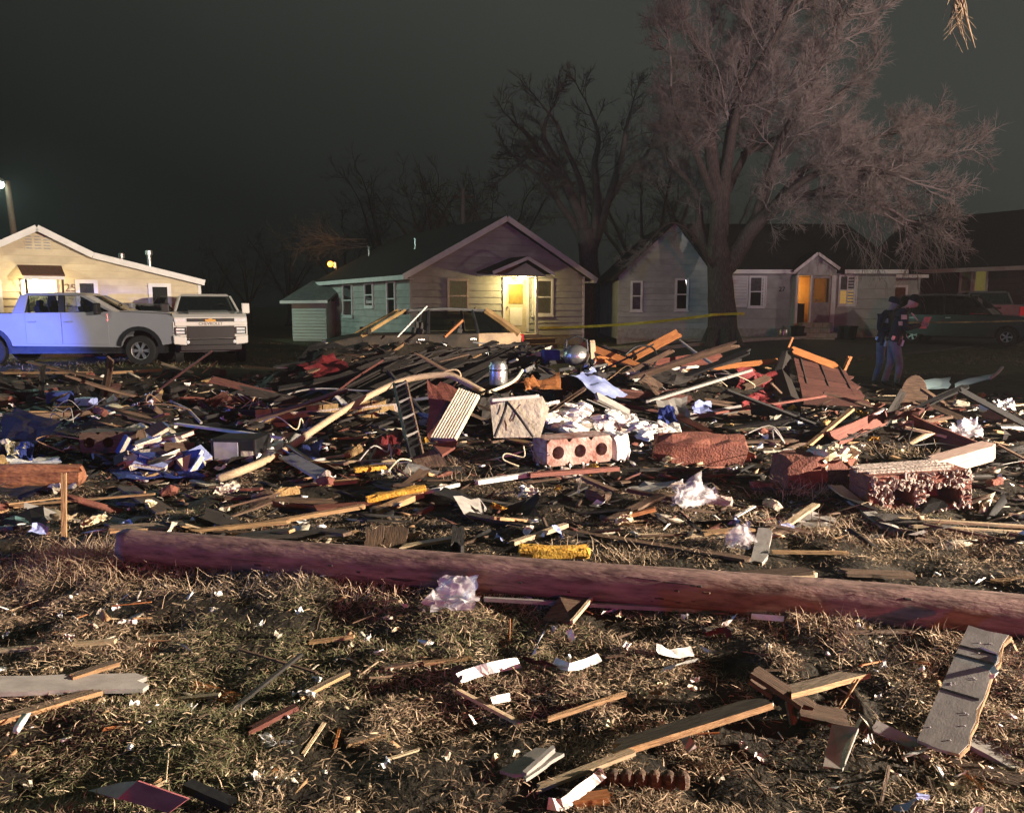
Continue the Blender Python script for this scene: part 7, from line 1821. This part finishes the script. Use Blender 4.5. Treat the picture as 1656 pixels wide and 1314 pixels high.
# rows of tumbled blocks near the pickups
for k in range(52):
    px = g.uniform(-10, 440); py = g.uniform(606, 655)
    p = G(px, py, 0); s = g.uniform(.10, .24)
    o = chunk_mb(s * 1.8, s, s * .75, random.Random(k), .2).build('tumbled_block', MT[g.choice(['brown', 'dark', 'redark', 'dark', 'black', 'dark'])]); o.location = p; o.rotation_euler = (g.gauss(0, .2), g.gauss(0, .2), g.gauss(0, .5))
    tag(o, 'tumbled %s block %s' % (o.data.materials[0].name.split('_')[0], ('before the rear half' if px < 120 else 'before the front door' if px < 200 else 'before the front wheel' if px < 290 else 'before the bumper') + ' of the ' + ('side-on pickup' if px < 290 else 'head-on pickup') + (', near the wheels' if py < 622 else ', middle row' if py < 640 else ', nearest row')), 'block', 'tumbled blocks before the pickups')
# fine rubble
n = 15000
yy = 5.3 + 14 * NP.rand(n) ** 1.35; xx = (NP.rand(n) * 1.5 - .75) * yy
keep = ~((xx > 6.0) & (yy > 14.4)) & ~((xx < -6) & (yy > 17.8))
near = NP.rand(len(xx)) < np.where(yy < 7.2, .24, 1); keep &= near
xx, yy = xx[keep], yy[keep]; n = len(xx)
zz = hz(xx, yy)
s = NP.gamma(1.6, .014, n) + .008; asp = 1 + 6 * NP.rand(n) ** 2; ang = NP.randn(n) * .6
tl = NP.randn(n, 2) * .3
cube = np.array([[x, y, z] for z in (-.5, .5) for y in (-.5, .5) for x in (-.5, .5)])
V = cube[None] * np.stack([s * asp, s * (.5 + .5 * NP.rand(n)), s * .35], 1)[:, None]
V *= 1 + .35 * NP.randn(*V.shape)
V[..., 2] += V[..., 0] * tl[:, :1] + V[..., 1] * tl[:, 1:]
ca, sa = np.cos(ang)[:, None], np.sin(ang)[:, None]
W_ = np.stack([V[..., 0] * ca - V[..., 1] * sa + xx[:, None], V[..., 0] * sa + V[..., 1] * ca + yy[:, None], V[..., 2] + (zz + s * .25)[:, None]], -1)
cf = np.array([(0, 2, 3, 1), (4, 5, 7, 6), (0, 1, 5, 4), (2, 6, 7, 3), (0, 4, 6, 2), (1, 3, 7, 5)])
F = (np.arange(n)[:, None, None] * 8 + cf[None]).reshape(-1, 4)
mids = NP.choice(9, n, p=[.36, .24, .12, .05, .025, .05, .055, .06, .04])
rb = npmesh('rubble', W_.reshape(-1, 3), F, [MT[k] for k in ('dark', 'brown', 'black', 'tan', 'paper', 'brickred', 'stone', 'redwood', 'pale')], np.repeat(mids, 6))
tag(rb, 'fine dark rubble of chips and splinters over the whole lot', 'rubble', kind='stuff')

# ================================================================== DEAD GRASS
def grass(name, x, y, L, w, mid, lift, curl=1.0):
    n = len(x); z = hz(x, y)
    a = NP.rand(n) * 2 * PI; el = np.abs(NP.randn(n)) * .34 + .10 + lift
    d = np.stack([np.cos(a) * np.cos(el), np.sin(a) * np.cos(el), np.sin(el)], 1)
    sd = np.stack([-np.sin(a), np.cos(a), NP.randn(n) * .5], 1); sd /= np.linalg.norm(sd, axis=1)[:, None]
    p0 = np.stack([x, y, z - .004 + NP.rand(n) * .02], 1)
    bend = sd * (NP.randn(n) * .30 * curl)[:, None]
    p1 = p0 + d * (L * .5)[:, None]
    d2 = d + bend; d2[:, 2] -= .12 + .38 * NP.rand(n)
    p2 = p1 + d2 * (L * .5)[:, None]; p2[:, 2] = np.maximum(p2[:, 2], z + .003)
    w = w[:, None]
    V = np.stack([p0 - sd * w, p0 + sd * w, p1 + sd * w * .8, p1 - sd * w * .8, p2 + sd * w * .15, p2 - sd * w * .15], 1).reshape(-1, 3)
    b = np.arange(n)[:, None] * 6
    F = np.stack([b + np.array([[0, 1, 2, 3]]), b + np.array([[3, 2, 4, 5]])], 1).reshape(-1, 4)
    o = npmesh(name, V, F, [MT['straw1'], MT['straw2'], MT['straw3']], np.repeat(mid, 2))
    return o
n = 400000
yy = 2.1 + 7.0 * NP.rand(n) ** 1.5; xx = (NP.rand(n) * 1.5 - .75) * (yy + .4)
dens = vnoise(xx, yy, 1.5, 31) * .55 + vnoise(xx, yy, 5.5, 32) * .45
dens += .07 * (xx < -.8) - .12 * sstep(5.2, 6.2, yy) - .2 * sstep(6.6, 8.0, yy) + .08
keep = NP.rand(n) < np.maximum(sstep(.38, .60, dens), .10 * (yy < 6))
xx, yy = xx[keep], yy[keep]; n = len(xx)
gr = vnoise(xx, yy, .8, 41) + NP.randn(n) * .16
mid = np.where(gr > .90, 2, np.where(NP.rand(n) < .40 * sstep(.3, .6, dens[keep]), 0, 1))
L = .022 + .042 * NP.rand(n) ** 1.5
gro = grass('grass', xx, yy, L, .0010 + .0017 * NP.rand(n), mid, -.03, .7)
tag(gro, 'matted dead grass over the dark soil of the lot', 'grass', kind='stuff')
# pale wood chips, torn bits and crumbs between the blades
n = 2600
yy = 2.3 + 4.6 * NP.rand(n) ** 1.3; xx = (NP.rand(n) * 1.5 - .75) * (yy + .3)
keep = NP.rand(n) < sstep(.35, .75, vnoise(xx, yy, 1.3, 61)); xx, yy = xx[keep], yy[keep]; n = len(xx)
s = NP.gamma(2.0, .0032, n) + .003; asp = 1 + 4 * NP.rand(n) ** 2; ang = NP.rand(n) * 6.3; tl = NP.randn(n, 2) * .4
V = cube[None] * np.stack([s * asp, s, s * .3], 1)[:, None]; V *= 1 + .35 * NP.randn(*V.shape)
V[..., 2] += V[..., 0] * tl[:, :1] + V[..., 1] * tl[:, 1:]
ca, sa = np.cos(ang)[:, None], np.sin(ang)[:, None]
W_ = np.stack([V[..., 0] * ca - V[..., 1] * sa + xx[:, None], V[..., 0] * sa + V[..., 1] * ca + yy[:, None], V[..., 2] + (hz(xx, yy) + .008 + .022 * NP.rand(n))[:, None]], -1)
F = (np.arange(n)[:, None, None] * 8 + cf[None]).reshape(-1, 4)
rb = npmesh('wood_chips', W_.reshape(-1, 3), F, [MT[k] for k in ('pale', 'paper', 'tan', 'brown', 'rags')], np.repeat(NP.choice(5, n, p=[.3, .18, .25, .12, .15]), 6))
tag(rb, 'pale chips and crumbs caught in the dead grass', 'chips', kind='stuff')
# splinters and white bits lying in the near grass
for k in range(150):
    y = g.uniform(2.5, 4.5); x = g.uniform(-.70, .70) * y; wh = g.random() < .45
    if wh: m = crumple([(-.022, -.014, 0), (.022, -.012, 0), (.02, .016, 0), (-.018, .016, 0)], 3, .03, k); mt = g.choice(['paper', 'paper', 'rags', 'cream'])
    else: m = plank_mb(g.uniform(.05, .24), g.uniform(.005, .016), .006, g); mt = g.choice(['tan', 'pale', 'brown', 'orange', 'brown'])
    o = m.build('paper_bit' if wh else 'splinter', MT[mt]); o.location = (x, y, hzf(x, y) + g.uniform(.012, .03)); o.rotation_euler = (g.gauss(0, .3), g.gauss(0, .15), g.uniform(0, 6.3))
    tag(o, ('tiny %s paper bit ' if wh else 'small %s splinter ') % SCN[mt] + zone(x, y), 'paper' if wh else 'splinter', 'bits in the near grass')
# longer straw round the stake, in front of the pole and among the wreckage
xs_, ys_, Ls = [], [], []
for (px, py, cnt, s, ln) in [(120, 905, 900, .16, .15), (170, 915, 700, .22, .13), (60, 925, 500, .25, .10), (350, 930, 700, .30, .10), (460, 945, 600, .25, .09), (620, 965, 250, .2, .08), (1000, 905, 300, .25, .10), (1280, 860, 350, .3, .12), (1480, 880, 450, .4, .12), (1450, 735, 250, .2, .16), (1300, 800, 250, .2, .18), (700, 770, 300, .35, .12), (950, 690, 120, .12, .22), (1390, 700, 120, .2, .2), (1640, 1085, 200, .2, .1), (1440, 1060, 200, .2, .1)] + [(x_, 905 + (x_ - 300) * .088 + 12, 150, .14, .07) for x_ in range(260, 1640, 70)]:
    c = G(px, py)
    xs_.append(c.x + NP.randn(cnt) * s); ys_.append(c.y + NP.randn(cnt) * s * .55); Ls.append(ln * (.5 + NP.rand(cnt)))
xx, yy, L = map(np.concatenate, (xs_, ys_, Ls))
gro = grass('straw', xx, yy, L, .0012 + .0018 * NP.rand(len(xx)), np.where(NP.rand(len(xx)) < .7, 0, 1), .35, 1.4)
tag(gro, 'long pale straw tufts by the stake and among the wreckage', 'straw', kind='stuff')
# short turf in the yards across the street
n = 26000
yy = 18 + 16 * NP.rand(n); xx = (NP.rand(n) * 1.7 - .8) * yy
keep = vnoise(xx, yy, .6, 51) > .42
rp = np.abs((xx - .3) * SN.x + (yy - 21.3) * SN.y)
keep &= rp > 2.9
xx, yy = xx[keep], yy[keep]; n = len(xx)
gro = grass('yard_grass', xx, yy, .07 + .10 * NP.rand(n), .006 + .006 * NP.rand(n), np.where(NP.rand(n) < .5, 2, 1), .2)
tag(gro, 'patchy winter grass in the yards across the street', 'grass', kind='stuff')

# ================================================================== NIGHT HAZE
hb = MB(); hb.bb(-120, 120, -40, 110, -1.5, 45)
hm_ = bpy.data.materials.new('haze'); hm_.use_nodes = True
hn = hm_.node_tree.nodes; hn.clear()
ho = hn.new('ShaderNodeOutputMaterial'); hv_ = hn.new('ShaderNodeVolumePrincipled')
hv_.inputs['Color'].default_value = (.85, .85, .88, 1); hv_.inputs['Density'].default_value = .0005; hv_.inputs['Anisotropy'].default_value = .2
hm_.node_tree.links.new(hv_.outputs[0], ho.inputs['Volume'])
tag(hb.build('haze', hm_), kind='stuff')
